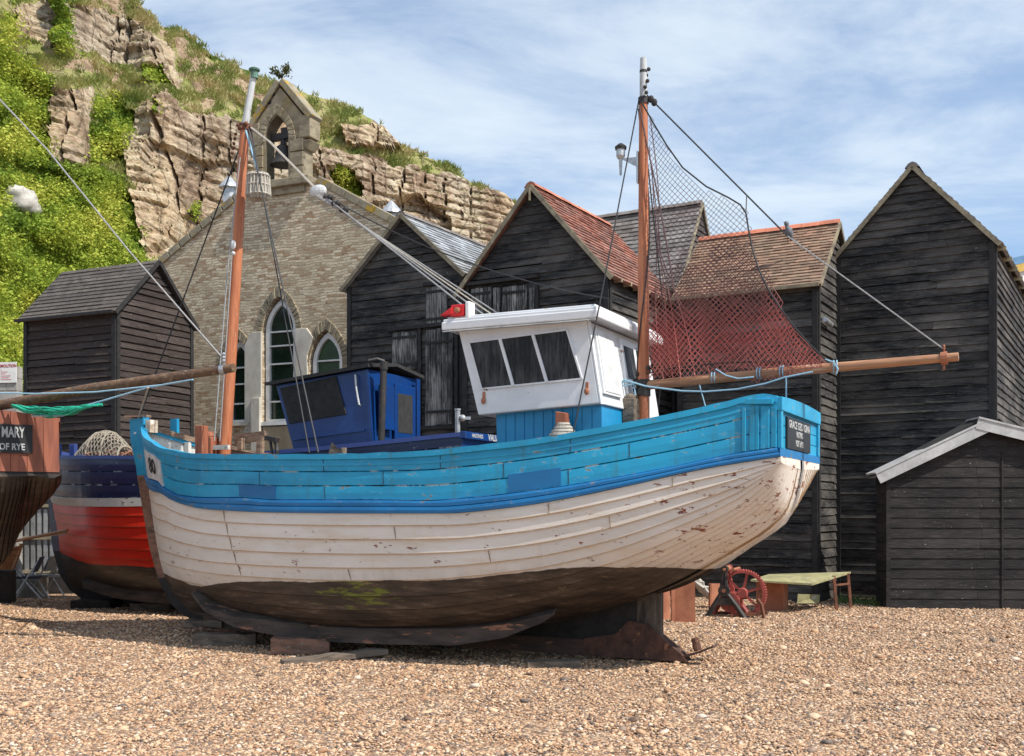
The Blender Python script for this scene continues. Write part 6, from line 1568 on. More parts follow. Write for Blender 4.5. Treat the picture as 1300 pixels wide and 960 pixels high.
def cliff():
    px0, px1, st = -260, 800, 2.6
    cols = [px0 + st * i for i in range(int((px1 - px0) / st) + 1)]
    NR = 190
    D0 = lambda px: 44 + 30 * (max(-260, px) / 660.0) if px > 0 else 44 + 12 * px / 660.0
    vs = []; rk = []; gr = []; ea = []; grid = {}; depth = {}
    slope = np.zeros((len(cols), NR + 1)); tops_ = []
    for ci, px in enumerate(cols):
        top = SIL(px) + 2.2 * noise.noise(Vector((px * .08, 0, 0))) + 1.2 * noise.noise(Vector((px * .3, 0, 5))); tops_.append(top)
        for r in range(NR + 1):
            py = 560 + (top - 560) * r / NR; qx, qy = wj(px, py); br = anyin(BRIGHT, qx, qy)
            slope[ci, r] = (.55 if br else .13 if anyin(ROCK, qx, qy) else .78) if py < 470 else .3
    ker = np.hanning(43); ker /= ker.sum(); pad = np.pad(slope, ((21, 21), (0, 0)), mode='edge')
    slope = np.stack([np.convolve(pad[:, r], ker, mode='valid') for r in range(NR + 1)], 1)
    for ci, px in enumerate(cols):
        top = SIL(px) + 2.2 * noise.noise(Vector((px * .08, 0, 0))) + 1.2 * noise.noise(Vector((px * .3, 0, 5)))
        D = D0(px) + 1.2 * noise.noise(Vector((px * .012, 5, 0))); prev = 560
        for r in range(NR + 1):
            py = 560 + (top - 560) * r / NR
            qx, qy = wj(px, py)
            rock = anyin(ROCK, qx, qy); br = anyin(BRIGHT, qx, qy); er = anyin(EARTH, qx, qy)
            if br: rock = False
            dz = (prev - py) * D / F_PX
            D += dz * slope[ci, r]
            prev = py
            z = CZ + (HY - py) * D / F_PX; X = (px - CX) * D / F_PX
            d = 0.0
            if rock:
                lay = z * 1.9 + .25 * noise.noise(Vector((X * .12, D * .1, z * .1)))* 3 - X * .02
                k = math.floor(lay); f = lay - k
                rnd = noise.cell(Vector((k * 1.37, 3.1, 0)))
                blk = noise.cell(Vector((X * .36 + rnd * 7 + .9 * noise.noise(Vector((X * .5, z * .4, 8))), k * .5, 1)))
                blk2 = noise.cell(Vector((X * .16 + 3 + .7 * noise.noise(Vector((X * .3, z * .25, 2))), z * .09 + .4 * noise.noise(Vector((X * .2, z * .2, 4))), 5)))
                d += (blk - .5) * .22 * (.5 + .5 * rnd) + (rnd - .5) * .26 + (blk2 - .5) * .8 + 1.0 * noise.noise(Vector((X * .12, z * .1, 3)))
                d += .22 * (abs(f - .5) * 2) ** 5
                cr = noise.noise(Vector((X * .55 + .12 * noise.noise(Vector((z, X, 0))), z * .06, 2)))
                if abs(cr) < .035: d += .9 * (1 - abs(cr) / .035)
                d += .24 * noise.fractal(Vector((X * .8, D * .8, z * 1.4)), 1.0, 2.0, 4)
            else:
                d += (1.3 * noise.noise(Vector((X * .55, D * .2, z * .7))) if br else 0) + (1.0 if br else .55) * noise.fractal(Vector((X * .28, D * .2, z * .35)), .9, 2.0, 5) + (.25 if br else .12) * noise.noise(Vector((X * 1.6, D, z * 1.6)))
            if r >= NR - 1: d *= .3
            vs.append((X, D + d, z)); rk.append(1.0 if rock else 0.0); gr.append(1.0 if br else (.6 if anyin(GREEN, qx, qy) else 0.0)); ea.append(1.0 if er else 0.0); depth[(ci, r)] = (D + d, br, rock, px, py)
    n = NR + 1; fs = []
    for c in range(len(cols) - 1):
        for r in range(NR): fs.append((c * n + r, (c + 1) * n + r, (c + 1) * n + r + 1, c * n + r + 1))
    base = len(vs); nc = len(cols)                # plateau running back from the edge
    for dd, dzz in ((3, -.3), (10, -1.5), (40, -6), (120, -40)):
        for c in range(nc):
            X, Y, Z = vs[c * n + NR]; s_ = 1 + dd / Y; vs.append((X * (1 + .3 * dd / Y), Y + dd, Z + dzz)); rk.append(0); gr.append(.2); ea.append(0)
    tops = [[c * n + NR for c in range(nc)]] + [[base + k * nc + c for c in range(nc)] for k in range(4)]
    for a, b in zip(tops, tops[1:]):
        for c in range(nc - 1): fs.append((a[c], a[c + 1], b[c + 1], b[c]))
    m, nt, b = new_mat('sandstone_and_turf'); T = NT(nt)
    v = T.mapped((.12, .12, 1.0)); warp = T.noise(T.mapped((.3, .3, .3)), 1, 3, .5)
    sepv = T.n('ShaderNodeVectorMath', operation='ADD'); T.l(v, sepv.inputs[0]); cmb = T.n('ShaderNodeCombineXYZ'); T.l(T.math('MULTIPLY', warp, 1.2), cmb.inputs[2]); T.l(cmb.outputs[0], sepv.inputs[1])
    st_ = T.noise(sepv.outputs[0], 2.6, 10, .72)
    fine = T.noise(T.mapped((1, 1, 1.7)), 1.7, 12, .72)
    rc_ = T.ramp(T.math('ADD', T.math('MULTIPLY', st_, .6), T.math('MULTIPLY', fine, .4)), [(.37, (.21, .13, .075)), (.44, (.44, .31, .19)), (.50, (.60, .46, .30)), (.60, (.72, .60, .42)), (.72, (.55, .49, .38))])
    big = T.noise(T.mapped((1, 1, .6), loc=(3, 3, 3)), .17, 6, .65)
    rc_ = T.mix(T.ramp(big, [(.42, 0.), (.62, .65)]), rc_, T.mix(T.ramp(fine, [(.4, 0.), (.6, 1.)]), (.22, .20, .165), (.62, .58, .50)))
    stn = T.noise(T.mapped((1, 1, .45), loc=(7, 3, 1)), .33, 7, .7)
    rc_ = T.mix(T.ramp(stn, [(.47, 0.), (.60, .75)]), rc_, T.ramp(fine, [(.4, (.13, .085, .06)), (.62, (.40, .27, .19))]))
    crk = T.vor(T.mapped((.6, .6, .35)), 1.0, 'DISTANCE_TO_EDGE'); 
    rc_ = T.mix(T.ramp(crk, [(0, .55), (.035, 0.)]), rc_, (.07, .05, .035))
    g1 = T.noise(T.mapped((1, 1, 1), loc=(1, 8, 2)), .55, 12, .78); g2 = T.noise(T.mapped((1, 1, 1), loc=(5, 1, 2)), 3.5, 6, .75)
    brt = T.ramp(g2, [(.34, (.08, .12, .015)), (.5, (.22, .26, .03)), (.66, (.40, .40, .05))])
    brt = T.mix(T.ramp(g1, [(.38, 0.), (.6, .7)]), brt, T.ramp(g2, [(.35, (.08, .14, .015)), (.65, (.20, .28, .035))]))
    turf = T.ramp(T.math('ADD', T.math('MULTIPLY', g1, .55), T.math('MULTIPLY', g2, .45)), [(.36, (.14, .18, .045)), (.46, (.28, .31, .09)), (.53, (.38, .34, .16)), (.60, (.44, .35, .21)), (.70, (.27, .31, .10))])
    grn = T.ramp(g2, [(.35, (.045, .075, .015)), (.65, (.13, .17, .035))])
    ear = T.ramp(T.math('ADD', T.math('MULTIPLY', fine, .5), T.math('MULTIPLY', g2, .5)), [(.38, (.20, .13, .08)), (.5, (.42, .30, .20)), (.6, (.56, .44, .31)), (.68, (.24, .22, .10))])
    G_ = T.attr('green')
    veg = T.mix(T.ramp(G_, [(0, 0.), (.6, 1.)]), turf, grn); veg = T.mix(T.ramp(G_, [(.65, 0.), (.9, 1.)]), veg, brt)
    veg = T.mix(T.attr('earth'), veg, ear)
    rj = T.math('ADD', T.attr('rock'), T.math('MULTIPLY', T.math('SUBTRACT', fine, .5), .9))
    geo = T.n('ShaderNodeNewGeometry'); sn = T.n('ShaderNodeSeparateXYZ'); T.l(geo.outputs['Normal'], sn.inputs[0])
    ledge = T.ramp(T.math('ADD', sn.outputs[2], T.math('MULTIPLY', T.math('SUBTRACT', g2, .5), .8)), [(.62, 0.), (.74, .8)])
    rc2 = T.mix(ledge, rc_, T.ramp(g2, [(.35, (.09, .10, .03)), (.65, (.24, .22, .10))]))
    col = T.mix(T.ramp(rj, [(.42, 0.), (.58, 1.)]), veg, rc2)
    T.l(col, b.inputs['Base Color']); b.inputs['Roughness'].default_value = .95; b.inputs['Specular IOR Level'].default_value = .1
    n1 = T.bump(b, T.math('ADD', T.math('MULTIPLY', st_, 1.2), T.math('SUBTRACT', fine, T.ramp(crk, [(0, .5), (.05, 0.)]))), .75, .4)
    me = bpy.data.meshes.new('cliff'); me.from_pydata(vs, [], fs); me.materials.append(m)
    for nm, vals in (('rock', rk), ('green', gr), ('earth', ea)): a = me.attributes.new(nm, 'FLOAT', 'POINT'); a.data.foreach_set('value', vals)
    me.polygons.foreach_set('use_smooth', [False] * len(me.polygons)); me.update()
    o = bpy.data.objects.new('cliff', me); COL.objects.link(o); tag(o, kind='structure')
    return depth, cols, NR
depth, cols, NR = cliff()
def leaves():
    """leaf-sized faces gathered into clumps all over the scrub and ivy; grass tufts on the turf"""
    rng = random.Random(11); V = []; Fc = []; Tn = []; V2 = []; F2 = []; T2 = []
    def leaf(V, Fc, Tn, c, s, t):
        a = rng.uniform(0, 6.28); e = rng.uniform(-.9, .9); u = Vector((math.cos(a), math.sin(a), e)).normalized(); w = u.cross(Vector((rng.uniform(-1, 1), rng.uniform(-1, 1), rng.uniform(-1, 1)))).normalized()
        n = len(V); V.extend([tuple(c - u * s), tuple(c + w * s * .55), tuple(c + u * s), tuple(c - w * s * .55)]); Fc.append((n, n + 1, n + 2, n + 3)); Tn.extend([t] * 4)
    keys = [(k, v) for k, v in depth.items() if v[3] > -170 and v[4] < 520]
    bright = [v for k, v in keys if v[1]]; turf = [v for k, v in keys if not v[1] and not v[2] and v[4] < 330]
    for i in range(13500):
        D, br, rk, px, py = bright[rng.randrange(len(bright))]
        px += rng.uniform(-2, 2); py += rng.uniform(-2, 2)
        nz = noise.noise(Vector((px * .02, py * .03, 0)))
        hole = noise.noise(Vector((px * .06, py * .08, 6)))
        if hole < -.22: continue
        c = P3(px, py, D - .1); R_ = rng.uniform(.25, .62) * (1 + nz); tt = max(0, min(1, .42 + .75 * nz + .35 * noise.noise(Vector((px * .07, py * .09, 3))) + rng.uniform(-.10, .10)))
        for j in range(13):
            d = Vector((rng.gauss(0, 1), rng.gauss(0, 1), rng.gauss(0, .8))).normalized() * R_ * rng.uniform(.6, 1)
            if d.y > .2 * R_: d.y = -d.y
            leaf(V, Fc, Tn, c + d, rng.uniform(.05, .11), max(0, min(1, tt + rng.uniform(-.09, .09))))
    for i in range(9000):
        D, br, rk, px, py = turf[rng.randrange(len(turf))]
        if noise.noise(Vector((px * .05, py * .07, 2))) < -.05: continue
        c = P3(px + rng.uniform(-2, 2), py, D)
        for j in range(6):
            a = rng.uniform(0, 6.28); h = rng.uniform(.08, .22) * D / 50; w = .03 * D / 50; o = Vector((rng.uniform(-.3, .3), rng.uniform(-.3, .0), 0)); d = Vector((math.cos(a) * h * .8, math.sin(a) * h * .8 - .1, h))
            n = len(V2); b = c + o; V2.extend([tuple(b - Vector((w, 0, 0))), tuple(b + Vector((w, 0, 0))), tuple(b + d)]); F2.append((n, n + 1, n + 2)); T2.extend([max(0, min(1, .5 + noise.noise(Vector((px * .03, py * .05, 9))) + rng.uniform(-.2, .2)))] * 3)
    def mk(name, V, Fc, Tn, ramp, label, cat):
        m, nt, b = new_mat(name + '_leaf'); T = NT(nt)
        T.l(T.ramp(T.attr('tone'), ramp), b.inputs['Base Color']); b.inputs['Roughness'].default_value = .7; b.inputs['Specular IOR Level'].default_value = .2
        nt_ = nt; tr = T.n('ShaderNodeBsdfTranslucent'); T.l(T.ramp(T.attr('tone'), ramp), tr.inputs[0]); mx = T.n('ShaderNodeMixShader'); mx.inputs[0].default_value = .25
        out = [x for x in nt.nodes if x.type == 'OUTPUT_MATERIAL'][0]; T.l(b.outputs[0], mx.inputs[1]); T.l(tr.outputs[0], mx.inputs[2]); T.l(mx.outputs[0], out.inputs[0])
        me = bpy.data.meshes.new(name); me.from_pydata(V, [], Fc); me.materials.append(m); a = me.attributes.new('tone', 'FLOAT', 'POINT'); a.data.foreach_set('value', Tn); me.update()
        o = bpy.data.objects.new(name, me); COL.objects.link(o); tag(o, label, cat, kind='stuff')
    mk('scrub', V, Fc, Tn, [(0, (.12, .20, .03)), (.35, (.27, .36, .045)), (.65, (.45, .49, .075)), (1, (.52, .50, .10))], 'bright yellow-green scrub and ivy covering the lower left of the cliff', 'scrub')
    mk('grass_tufts', V2, F2, T2, [(0, (.16, .22, .05)), (.5, (.34, .36, .12)), (1, (.52, .44, .22))], 'olive and straw grass tufts on the cliff ledges', 'grass')
leaves()
def rock(name, px, py, Y, rx, rz_, label):
    c = P3(px, py, Y); mb = MB(); n, m_ = 44, 28
    for i in range(m_ + 1):
        for k in range(n):
            th = math.pi * i / m_; a = 2 * math.pi * k / n; d = Vector((math.sin(th) * math.cos(a), math.sin(th) * math.sin(a), -math.cos(th)))
            r = 1 + .20 * noise.fractal(d * 1.6 + Vector((px, 0, 0)), .9, 2.0, 4); d = Vector((max(-.95, min(.95, d.x * r)), d.y * r, max(-.9, min(.9, d.z * r))))
            mb.v.append(tuple(c + Vector((d.x * rx, d.y * rx * .8, d.z * rz_)))); mb.t.append(.5)
    for i in range(m_):
        for k in range(n): mb.f.append((i * n + k, i * n + (k + 1) % n, (i + 1) * n + (k + 1) % n, (i + 1) * n + k)); mb.m.append(0)
    o = mb.build(name, simple('pale_boulder', (.50, .47, .42), (.27, .25, .225), (1, 1, 1), 1.4, .9, .7, .08), None, smooth=True); tag(o, label, 'rock'); return o
def nearest(px, py): return min(depth.values(), key=lambda v: (v[3] - px) ** 2 + (v[4] - py) ** 2)[0]
rock('boulder', 16, 259, nearest(16, 262) + .55, 1.25, .85, 'pale grey boulder lying in the yellow-green scrub of the cliff')
# little wind-bent tree on the skyline
def small_tree(px, py, Y, h, label):
    b = P3(px, py, Y); root = empty('tree', b, 0, label, 'tree'); mb = MB()
    tips = []
    mb.tube([(0, 0, -.4), (.05, 0, h * .3), (.0, 0, h * .55)], [.09, .07, .04], 7)
    for k in range(7):
        a = k * .9; t = Vector((math.cos(a) * h * .42 - .1, math.sin(a) * h * .3, h * (.55 + .4 * random.random()))); mb.tube([(.03, 0, h * .3 + .05 * k), t * .6 + Vector((0, 0, .1)), t], [.035, .02, .01], 5); tips.append(t)
    mb.build('trunk', M['trim_dark'], root)
    mb = MB()
    for t in tips * 3 + [Vector((random.uniform(-.4, .4) * h, random.uniform(-.3, .3) * h, h * random.uniform(.4, .95))) for _ in range(16)]:
        for j in range(12):
            c = t + Vector((random.gauss(0, 1), random.gauss(0, 1), random.gauss(0, .8))) * h * .085; u = Vector((random.uniform(-1, 1), random.uniform(-1, 1), random.uniform(-1, 1))).normalized(); w = u.cross(Vector((0, .3, 1))).normalized(); s = random.uniform(.05, .10)
            mb.add([c - u * s, c + w * s * .6, c + u * s, c - w * s * .6], [(0, 1, 2, 3)], random.random())
    mb.build('crown', simple('dark_olive_leaf', (.17, .18, .075), (.10, .11, .05), rough=.8, bump=0, lo=.5, hi=1.6), root)
small_tree(357, 107, nearest(357, 112) + .2, 1.15, 'small dark windswept tree alone on the cliff skyline above the bellcote')
# ================================================================== THINGS ON THE SHINGLE
def block(name, c, size, rz, label, mat='timber', cat='timber block', grp='timber blocks under the keels', tilt=0):
    mb = MB(); n = 6; sx, sy, sz = size
    for i in range(n):
        x0, x1 = -sx / 2 + sx * i / n, -sx / 2 + sx * (i + 1) / n
        j = lambda x: .008 * math.sin(x * 19 + size[0] * 50)
        mb.hexa([(x0, -sy / 2 + j(x0), -sz / 2), (x1, -sy / 2 + j(x1), -sz / 2), (x1, sy / 2, -sz / 2), (x0, sy / 2, -sz / 2)], [(x0, -sy / 2 + j(x0), sz / 2 + j(x0)), (x1, -sy / 2 + j(x1), sz / 2 + j(x1)), (x1, sy / 2, sz / 2 + j(x1)), (x0, sy / 2, sz / 2 + j(x0))])
    o = mb.build(name, M[mat], None); bm = bmesh.new(); bm.from_mesh(o.data); bmesh.ops.remove_doubles(bm, verts=bm.verts, dist=.0005); bm.to_mesh(o.data); bm.free()
    o.location = c; o.rotation_euler = (0, tilt, rz); return tag(o, label, cat, grp)
def gp_(px, py): Y = F_PX * (CZ - GZ) / (py - HY); return (px - CX) * Y / F_PX, Y
def put(px, py, h=0): x, y = gp_(px, py); return (x, y, gz(x, y) + h)
block('timber_block', put(286, 818, .07), (.75, .28, .13), R(8), 'dark squared timber on the shingle under the forefoot, beside the reddish block')
block('timber_block', put(262, 806, .14), (.5, .26, .09), R(-4), 'small dark timber lying at the foot of the stem of the blue and white boat')
block('timber_block', put(383, 829, .10), (.66, .32, .17), R(4), 'short thick reddish timber block propping the bilge of the blue and white boat', 'timber_red')
block('timber_block', put(425, 838, .04), (1.15, .22, .06), R(22), 'long thin plank half buried beside the reddish block', tilt=R(-4))
block('timber_block', put(702, 846, .035), (.55, .22, .07), R(4), 'weathered plank end under the keel near the rudder post')
block('timber_block', put(195, 775, .05), (.70, .25, .12), R(-10), 'grey timber block between the red hull and the blue stem', 'timber'); block('timber_block', (put(187, 772)[0], put(187, 772)[1] + .2, GZ + .19), (.3, .25, .12), R(5), 'upper grey timber block beside the red hull, stacked on another', 'timber')
block('timber_block', put(122, 772, .06), (.7, .4, .14), R(-8), 'dark block under the forefoot of the red-hulled boat', 'trim_dark')
# geared winch
def winch():
    c = Vector(put(930, 783)); Yw = c.y; k = Yw / F_PX
    root = empty('hand_winch', c, R(-22), 'old hand winch with a red toothed wheel and splayed black iron legs on the shingle', 'winch')
    H = (783 - 723) * k; Wd = .30
    for y, mt_ in ((-.16, 'dark_iron'), (.22, 'red_iron')):
        mb = MB(); xc = -.10
        for sg, fx in ((-1, -.36), (1, .22)):
            pts = [(xc - .03 + .05 * (sg > 0), y, H), (xc + .02 * sg, y, H * .8), (xc + .05 * sg, y, H * .48), (xc + (fx - xc) * .55, y, H * .26), (fx, y, -.02)]
            mb.tube(pts, [.035, .03, .035, .04, .045], 8)
        mb.bar((xc - .12, y, H * .33), (xc + .12, y, H * .33), .05, .12); mb.lathe((xc, y - .03, H * .55), [(.09, 0), (.09, .06)], 14, axis=(0, 1, 0)); mb.lathe((xc, y - .035, H), [(.06, 0), (.06, .07)], 12, axis=(0, 1, 0))
        mb.build('side_frame', M[mt_], root)
    cx_, cz_, r = .16, H * .50, H * .50
    mb = MB(); n = 54
    for i in range(n):
        a0, a1 = 2 * math.pi * i / n, 2 * math.pi * (i + 1) / n
        P = lambda rr, a, y: Vector((cx_ + rr * math.cos(a), y, cz_ + rr * math.sin(a)))
        mb.hexa([P(r * .84, a0, -.05), P(r * .84, a1, -.05), P(r * .84, a1, .03), P(r * .84, a0, .03)], [P(r * .94, a0, -.05), P(r * .94, a1, -.05), P(r * .94, a1, .03), P(r * .94, a0, .03)])
        am = a0 + .25 * (a1 - a0); an = a0 + .75 * (a1 - a0)
        mb.hexa([P(r * .94, a0, -.05), P(r * .94, an, -.05), P(r * .94, an, .03), P(r * .94, a0, .03)], [P(r, am, -.05), P(r, an - .01, -.05), P(r, an - .01, .03), P(r, am, .03)], .8)
    w1 = mb.build('gear_wheel', M['red_iron'], root)
    for i in range(6):
        a = i * math.pi / 3 + .3; mb = MB(); mb.bar((cx_ + .05 * math.cos(a), -.01, cz_ + .05 * math.sin(a)), (cx_ + r * .86 * math.cos(a), -.01, cz_ + r * .86 * math.sin(a)), .035, .05, up=(0, 1, 0)); mb.build('spoke', M['red_iron'], w1)
    mb = MB(); mb.lathe((cx_, -.09, cz_), [(.07, 0), (.085, .05), (.085, .12), (.06, .15)], 14, axis=(0, 1, 0)); mb.build('hub', M['red_iron'], w1)
    mb = MB(); mb.lathe((-.02, -.12, H * .30), [(r * .42, 0), (r * .42, .03), (r * .3, .05), (r * .3, .26), (r * .42, .28), (r * .42, .31)], 20, axis=(0, 1, 0)); mb.build('drum', M['red_iron'], root)
    mb = MB()
    for x in (-.09, .05): mb.tube([(x, -.22, H * 1.0), (x, .28, H * 1.0)], .024, 8)
    mb.tube([(-.1, -.2, H * .55), (-.1, .3, H * .55)], .03, 8); mb.lathe((-.09, -.05, H), [(.05, 0), (.05, .2)], 12, axis=(0, 1, 0)); mb.build('shaft', M['rust_bright'], root)
    mb = MB(); mb.bar((-.38, .22, .02), (.5, .22, .05), .05, .05); mb.bar((.0, -.16, .03), (.45, -.1, .06), .06, .05); mb.tube([(.5, -.12, 0), (.46, -.1, .2), (.40, -.08, .28)], .03, 6); mb.build('base_bar', M['rust'], root)
winch()
# rusty steel plates behind the sternpost
def gobj(name, mb, mat, label, cat, group=None, bevel=0): o = mb.build(name, mat, None, bevel=bevel); tag(o, label, cat, group); return o
def gplate(name, px0, px1, pyt, pyb, Y, dY, label, mat='rust_bright', lean=0, th=.03, cat='steel plate', group=None):
    a, b = P3(px0, pyb, Y), P3(px1, pyb + 0, Y + dY); zt = P3(px0, pyt, Y).z; zt2 = P3(px1, pyt, Y + dY).z; z0 = gz(a.x, a.y) - .03
    mb = MB(); L = Vector((0, lean, 0)); t = Vector((0, th, 0)); A = Vector((a.x, a.y, z0)); B = Vector((b.x, b.y, z0)); C = Vector((b.x, b.y, zt2)) + L; D = Vector((a.x, a.y, zt)) + L
    mb.hexa([A, B, B + t, A + t], [D, C, C + t, D + t]); d_ = (B - A).normalized()
    mb.bar(A + d_ * .03 - t * .5, D + d_ * .03 - t * .5, .05, .03); 
    return gobj(name, mb, M[mat], label, cat, group)
gplate('steel_plate', 852, 883, 735, 784, 16.2, -.1, 'tall orange rusty steel plate standing on edge behind the stern, beside the winch', lean=.05, group='rusty steel plates')
gplate('steel_plate', 838, 851, 742, 781, 16.5, .1, 'narrow rusty plate end between the sternpost and the tall orange plate', lean=.05, group='rusty steel plates')
gplate('steel_plate', 900, 914, 741, 768, 18.2, .1, 'low rusty plate seen behind the black winch legs', group='rusty steel plates')
mb = MB(); c = Vector(put(898, 770, .2)); 
for k in range(14):
    a = Vector((c.x - .34 + random.uniform(-.05, .05), c.y + random.uniform(-.1, .1), c.z + .36 + random.uniform(-.05, .05))); b = Vector((c.x + .22 + random.uniform(-.08, .08), c.y + random.uniform(-.1, .1), c.z - .12 + random.uniform(-.06, .06)))
    mb.tube([a.lerp(b, f) + Vector((.03 * math.sin(f * 18 + k), 0, .03 * math.cos(f * 22 + k * 2))) for f in [i / 12 for i in range(13)]], .028, 5, tone=random.uniform(.2, .8))
gobj('rope_bundle', mb, M['rope_pale'], 'thick frayed bundle of old rope leaning between the rusty plate and the winch', 'rope')
# mossy table over rusty box
def table():
    root = empty('work_table', P3(1020, 768, 18.6) * 1.0, 0, 'low mossy green board table on thin rusty legs in front of the black hut', 'table'); o = root.location.copy()
    L = lambda px, py, Y: P3(px, py, Y) - o
    mb = MB(); q = [L(953, 736, 17.8), L(1031, 741, 17.5), L(1080, 726, 18.7), L(976, 729, 19.0)]
    mb.hexa([p - Vector((0, 0, .03)) for p in q], q); mb.build('table_top', M['ply_green'], root)
    z0 = gz(o.x, o.y) - o.z - .03
    for px, Y, pyt in ((1060, 18.2, 731), (1078, 18.6, 728)):
        t = L(px, pyt, Y); mb = MB(); mb.bar((t.x + .03, t.y, z0), (t.x - .02, t.y, t.z), .045, .045); mb.build('leg', M['rust'], root)
    a, b = L(1060, 743, 18.2), L(1078, 741, 18.6); mb = MB(); mb.bar(a, b, .03, .03); mb.build('stretcher', M['rust'], root)
table()
def tub():
    a = P3(960, 768, 18.15); w = P3(991, 768, 18.15).x - a.x; g = gz(a.x, a.y)
    mb = MB(); zt = P3(0, 738, 18.15).z
    A = [Vector((a.x, 18.15, g)), Vector((a.x + w, 17.95, g)), Vector((a.x + w + .25, 18.65, g)), Vector((a.x + .25, 18.85, g))]
    mb.hexa(A, [Vector((v.x, v.y, zt)) for v in A])
    for i in range(4): mb.bar(Vector((A[i].x, A[i].y, zt)), Vector((A[(i + 1) % 4].x, A[(i + 1) % 4].y, zt)), .04, .05)
    gobj('metal_box', mb, M['rust_bright'], 'square rusty metal box under the mossy table top', 'metal box', bevel=.01)
    mb = MB(); p = P3(1030, 766, 19.1); mb.hexa([P3(1012, 766, 19.2), P3(1040, 766, 19.2), P3(1040, 766, 19.3), P3(1018, 766, 19.3)], [P3(1013, 754, 19.2), P3(1041, 755, 19.3), P3(1041, 755, 19.35), P3(1013, 754, 19.25)])
    gobj('board', mb, M['ply_green'], 'small mossy board leaning under the far end of the table', 'board')
tub()
# grey post behind the navy boat
mb = MB(); p = P3(581, 0, 18.6); mb.tube([(p.x, p.y, -.2), (p.x, p.y, P3(0, 520, 18.6).z)], .045, 12); mb.tube([(p.x, p.y, P3(0, 521, 18.6).z), (p.x, p.y, P3(0, 519, 18.6).z)], .055, 12); mb.bar((p.x, p.y, P3(0, 531, 18.6).z), (p.x + .22, p.y, P3(0, 531, 18.6).z), .04, .05); mb.ball((p.x + .08, p.y - .02, P3(0, 531, 18.6).z), .06)
gobj('metal_post', mb, M['galv'], 'grey metal post with a bracket behind the lettered stern of the navy boat', 'post')
# small varnished dinghy at the left edge
def dinghy():
    Y = 20.3; o = P3(-75, 745, Y); root = empty('dinghy', (o.x, o.y, 0), R(0), 'small varnished clinker dinghy under the brown boat', 'dinghy')
    M['varnish'] = simple('orange_varnish', (.42, .19, .075), (.26, .11, .045), (.8, 4, 4), 4, .4, .2, .004, chips=(.2, .1, .05), chip_lo=.64)
    M['dinghy_dark'] = simple('dinghy_bottom', (.05, .04, .035), (.03, .025, .02), nscale=6)
    xe = P3(25, 700, Y).x - o.x; zt, zb = P3(0, 703, Y).z, P3(0, 752, Y).z
    mb = MB(); N = 16; rows = 6
    def pt(s, f, sg):
        w = .55 * math.sin(math.pi * (.5 * max(0, 1 - s) ** .8)) ; z = zb + (zt - zb) * f; x = -1.6 + (1.6 + xe) * s - .38 * max(0, 1 - f) ** 1.3 * s
        return Vector((x, sg * (-w) * (.25 + .75 * f ** .6), z + .12 * s * s * f))
    for sg in (1, -1):
        for r in range(rows):
            f0, f1 = r / rows, (r + 1) / rows; lap = Vector((0, -.012 * sg, 0))
            A = [pt(i / N, f0, sg) + lap for i in range(N + 1)]; B = [pt(i / N, f1, sg) for i in range(N + 1)]; A0 = [pt(i / N, f0, sg) - lap * .3 for i in range(N + 1)]; n = N + 1
            mb.add(A + B + A0, [(i, i + 1, n + i + 1, n + i) for i in range(N)] + [(2 * n + i, 2 * n + i + 1, i + 1, i) for i in range(N)], random.uniform(.3, .7), 0 if r > 2 else (1 if r == 2 else 0))
    mb.build('hull', [M['varnish'], M['dinghy_dark']], root)
    mb = MB()
    for sg in (1, -1): mb.tube([pt(i / N, 1, sg) + Vector((0, -.015 * sg, .0)) for i in range(N + 1)], .028, 6)
    mb.tube([pt(1, f, 1) + Vector((.02, 0, 0)) for f in (0, .25, .5, .75, 1, 1.08)], .03, 6); mb.build('gunwale', M['varnish'], root)
    mb = MB(); mb.box((-.3, 0, zt - .12), (.22, .9, .03)); mb.build('thwart', M['varnish'], root)
    mb = MB(); mb.box((-.75, 0, zb + .02), (1.6, .06, .1)); mb.build('keel', M['varnish'], root)
    return root
dinghy()
block('timber_block', (P3(-2, 0, 19.6).x, 19.6, GZ + .25), (.5, .4, .66), R(12), 'rough dark stump of timber below the varnished dinghy', 'trim_dark')
mb = MB(); a, b = P3(10, 689, 20.0), P3(86, 673, 18.2); mb.tube([a, a.lerp(b, .6), b], [.03, .03, .026], 8); d = (b - a).normalized()
mb.prism([a.lerp(b, .55) + Vector((0, -.0, -.02)), a.lerp(b, .97) + Vector((0, 0, -.07)), a.lerp(b, 1.0) + Vector((0, 0, .02)), a.lerp(b, .6) + Vector((0, 0, .03))], (0, .02, 0))
gobj('oar', mb, M['varnish'], 'orange varnished oar sticking out towards the red hull', 'oar')
# folding chairs and clutter between the brown and the red boats
def folding_chair(c, rz, s, label, mat):
    root = empty('folding_chair', c, rz, label, 'chair', 'folded garden chairs behind the boats')
    for a, b in (((-.25, 0, 0), (.22, .05, .75)), ((.25, 0, 0), (-.22, .05, .55)), ((-.25, .4, 0), (.22, .42, .75)), ((.25, .4, 0), (-.22, .42, .55))):
        mb = MB(); mb.tube([Vector(a) * s, Vector(b) * s], .016, 6); mb.build('leg', M['plate_white'], root)
    mb = MB(); mb.hexa([Vector(p) * s for p in ((-.2, .02, .38), (.2, .02, .38), (.2, .4, .38), (-.2, .4, .38))], [Vector(p) * s for p in ((-.2, .02, .42), (.2, .02, .42), (.2, .4, .42), (-.2, .4, .42))]); mb.build('seat', mat, root)
    mb = MB(); mb.hexa([Vector(p) * s for p in ((.10, .02, .5), (.14, .02, .5), (.14, .4, .5), (.10, .4, .5))], [Vector(p) * s for p in ((.22, .02, .78), (.26, .02, .78), (.26, .4, .78), (.22, .4, .78))]); mb.build('backrest', mat, root)
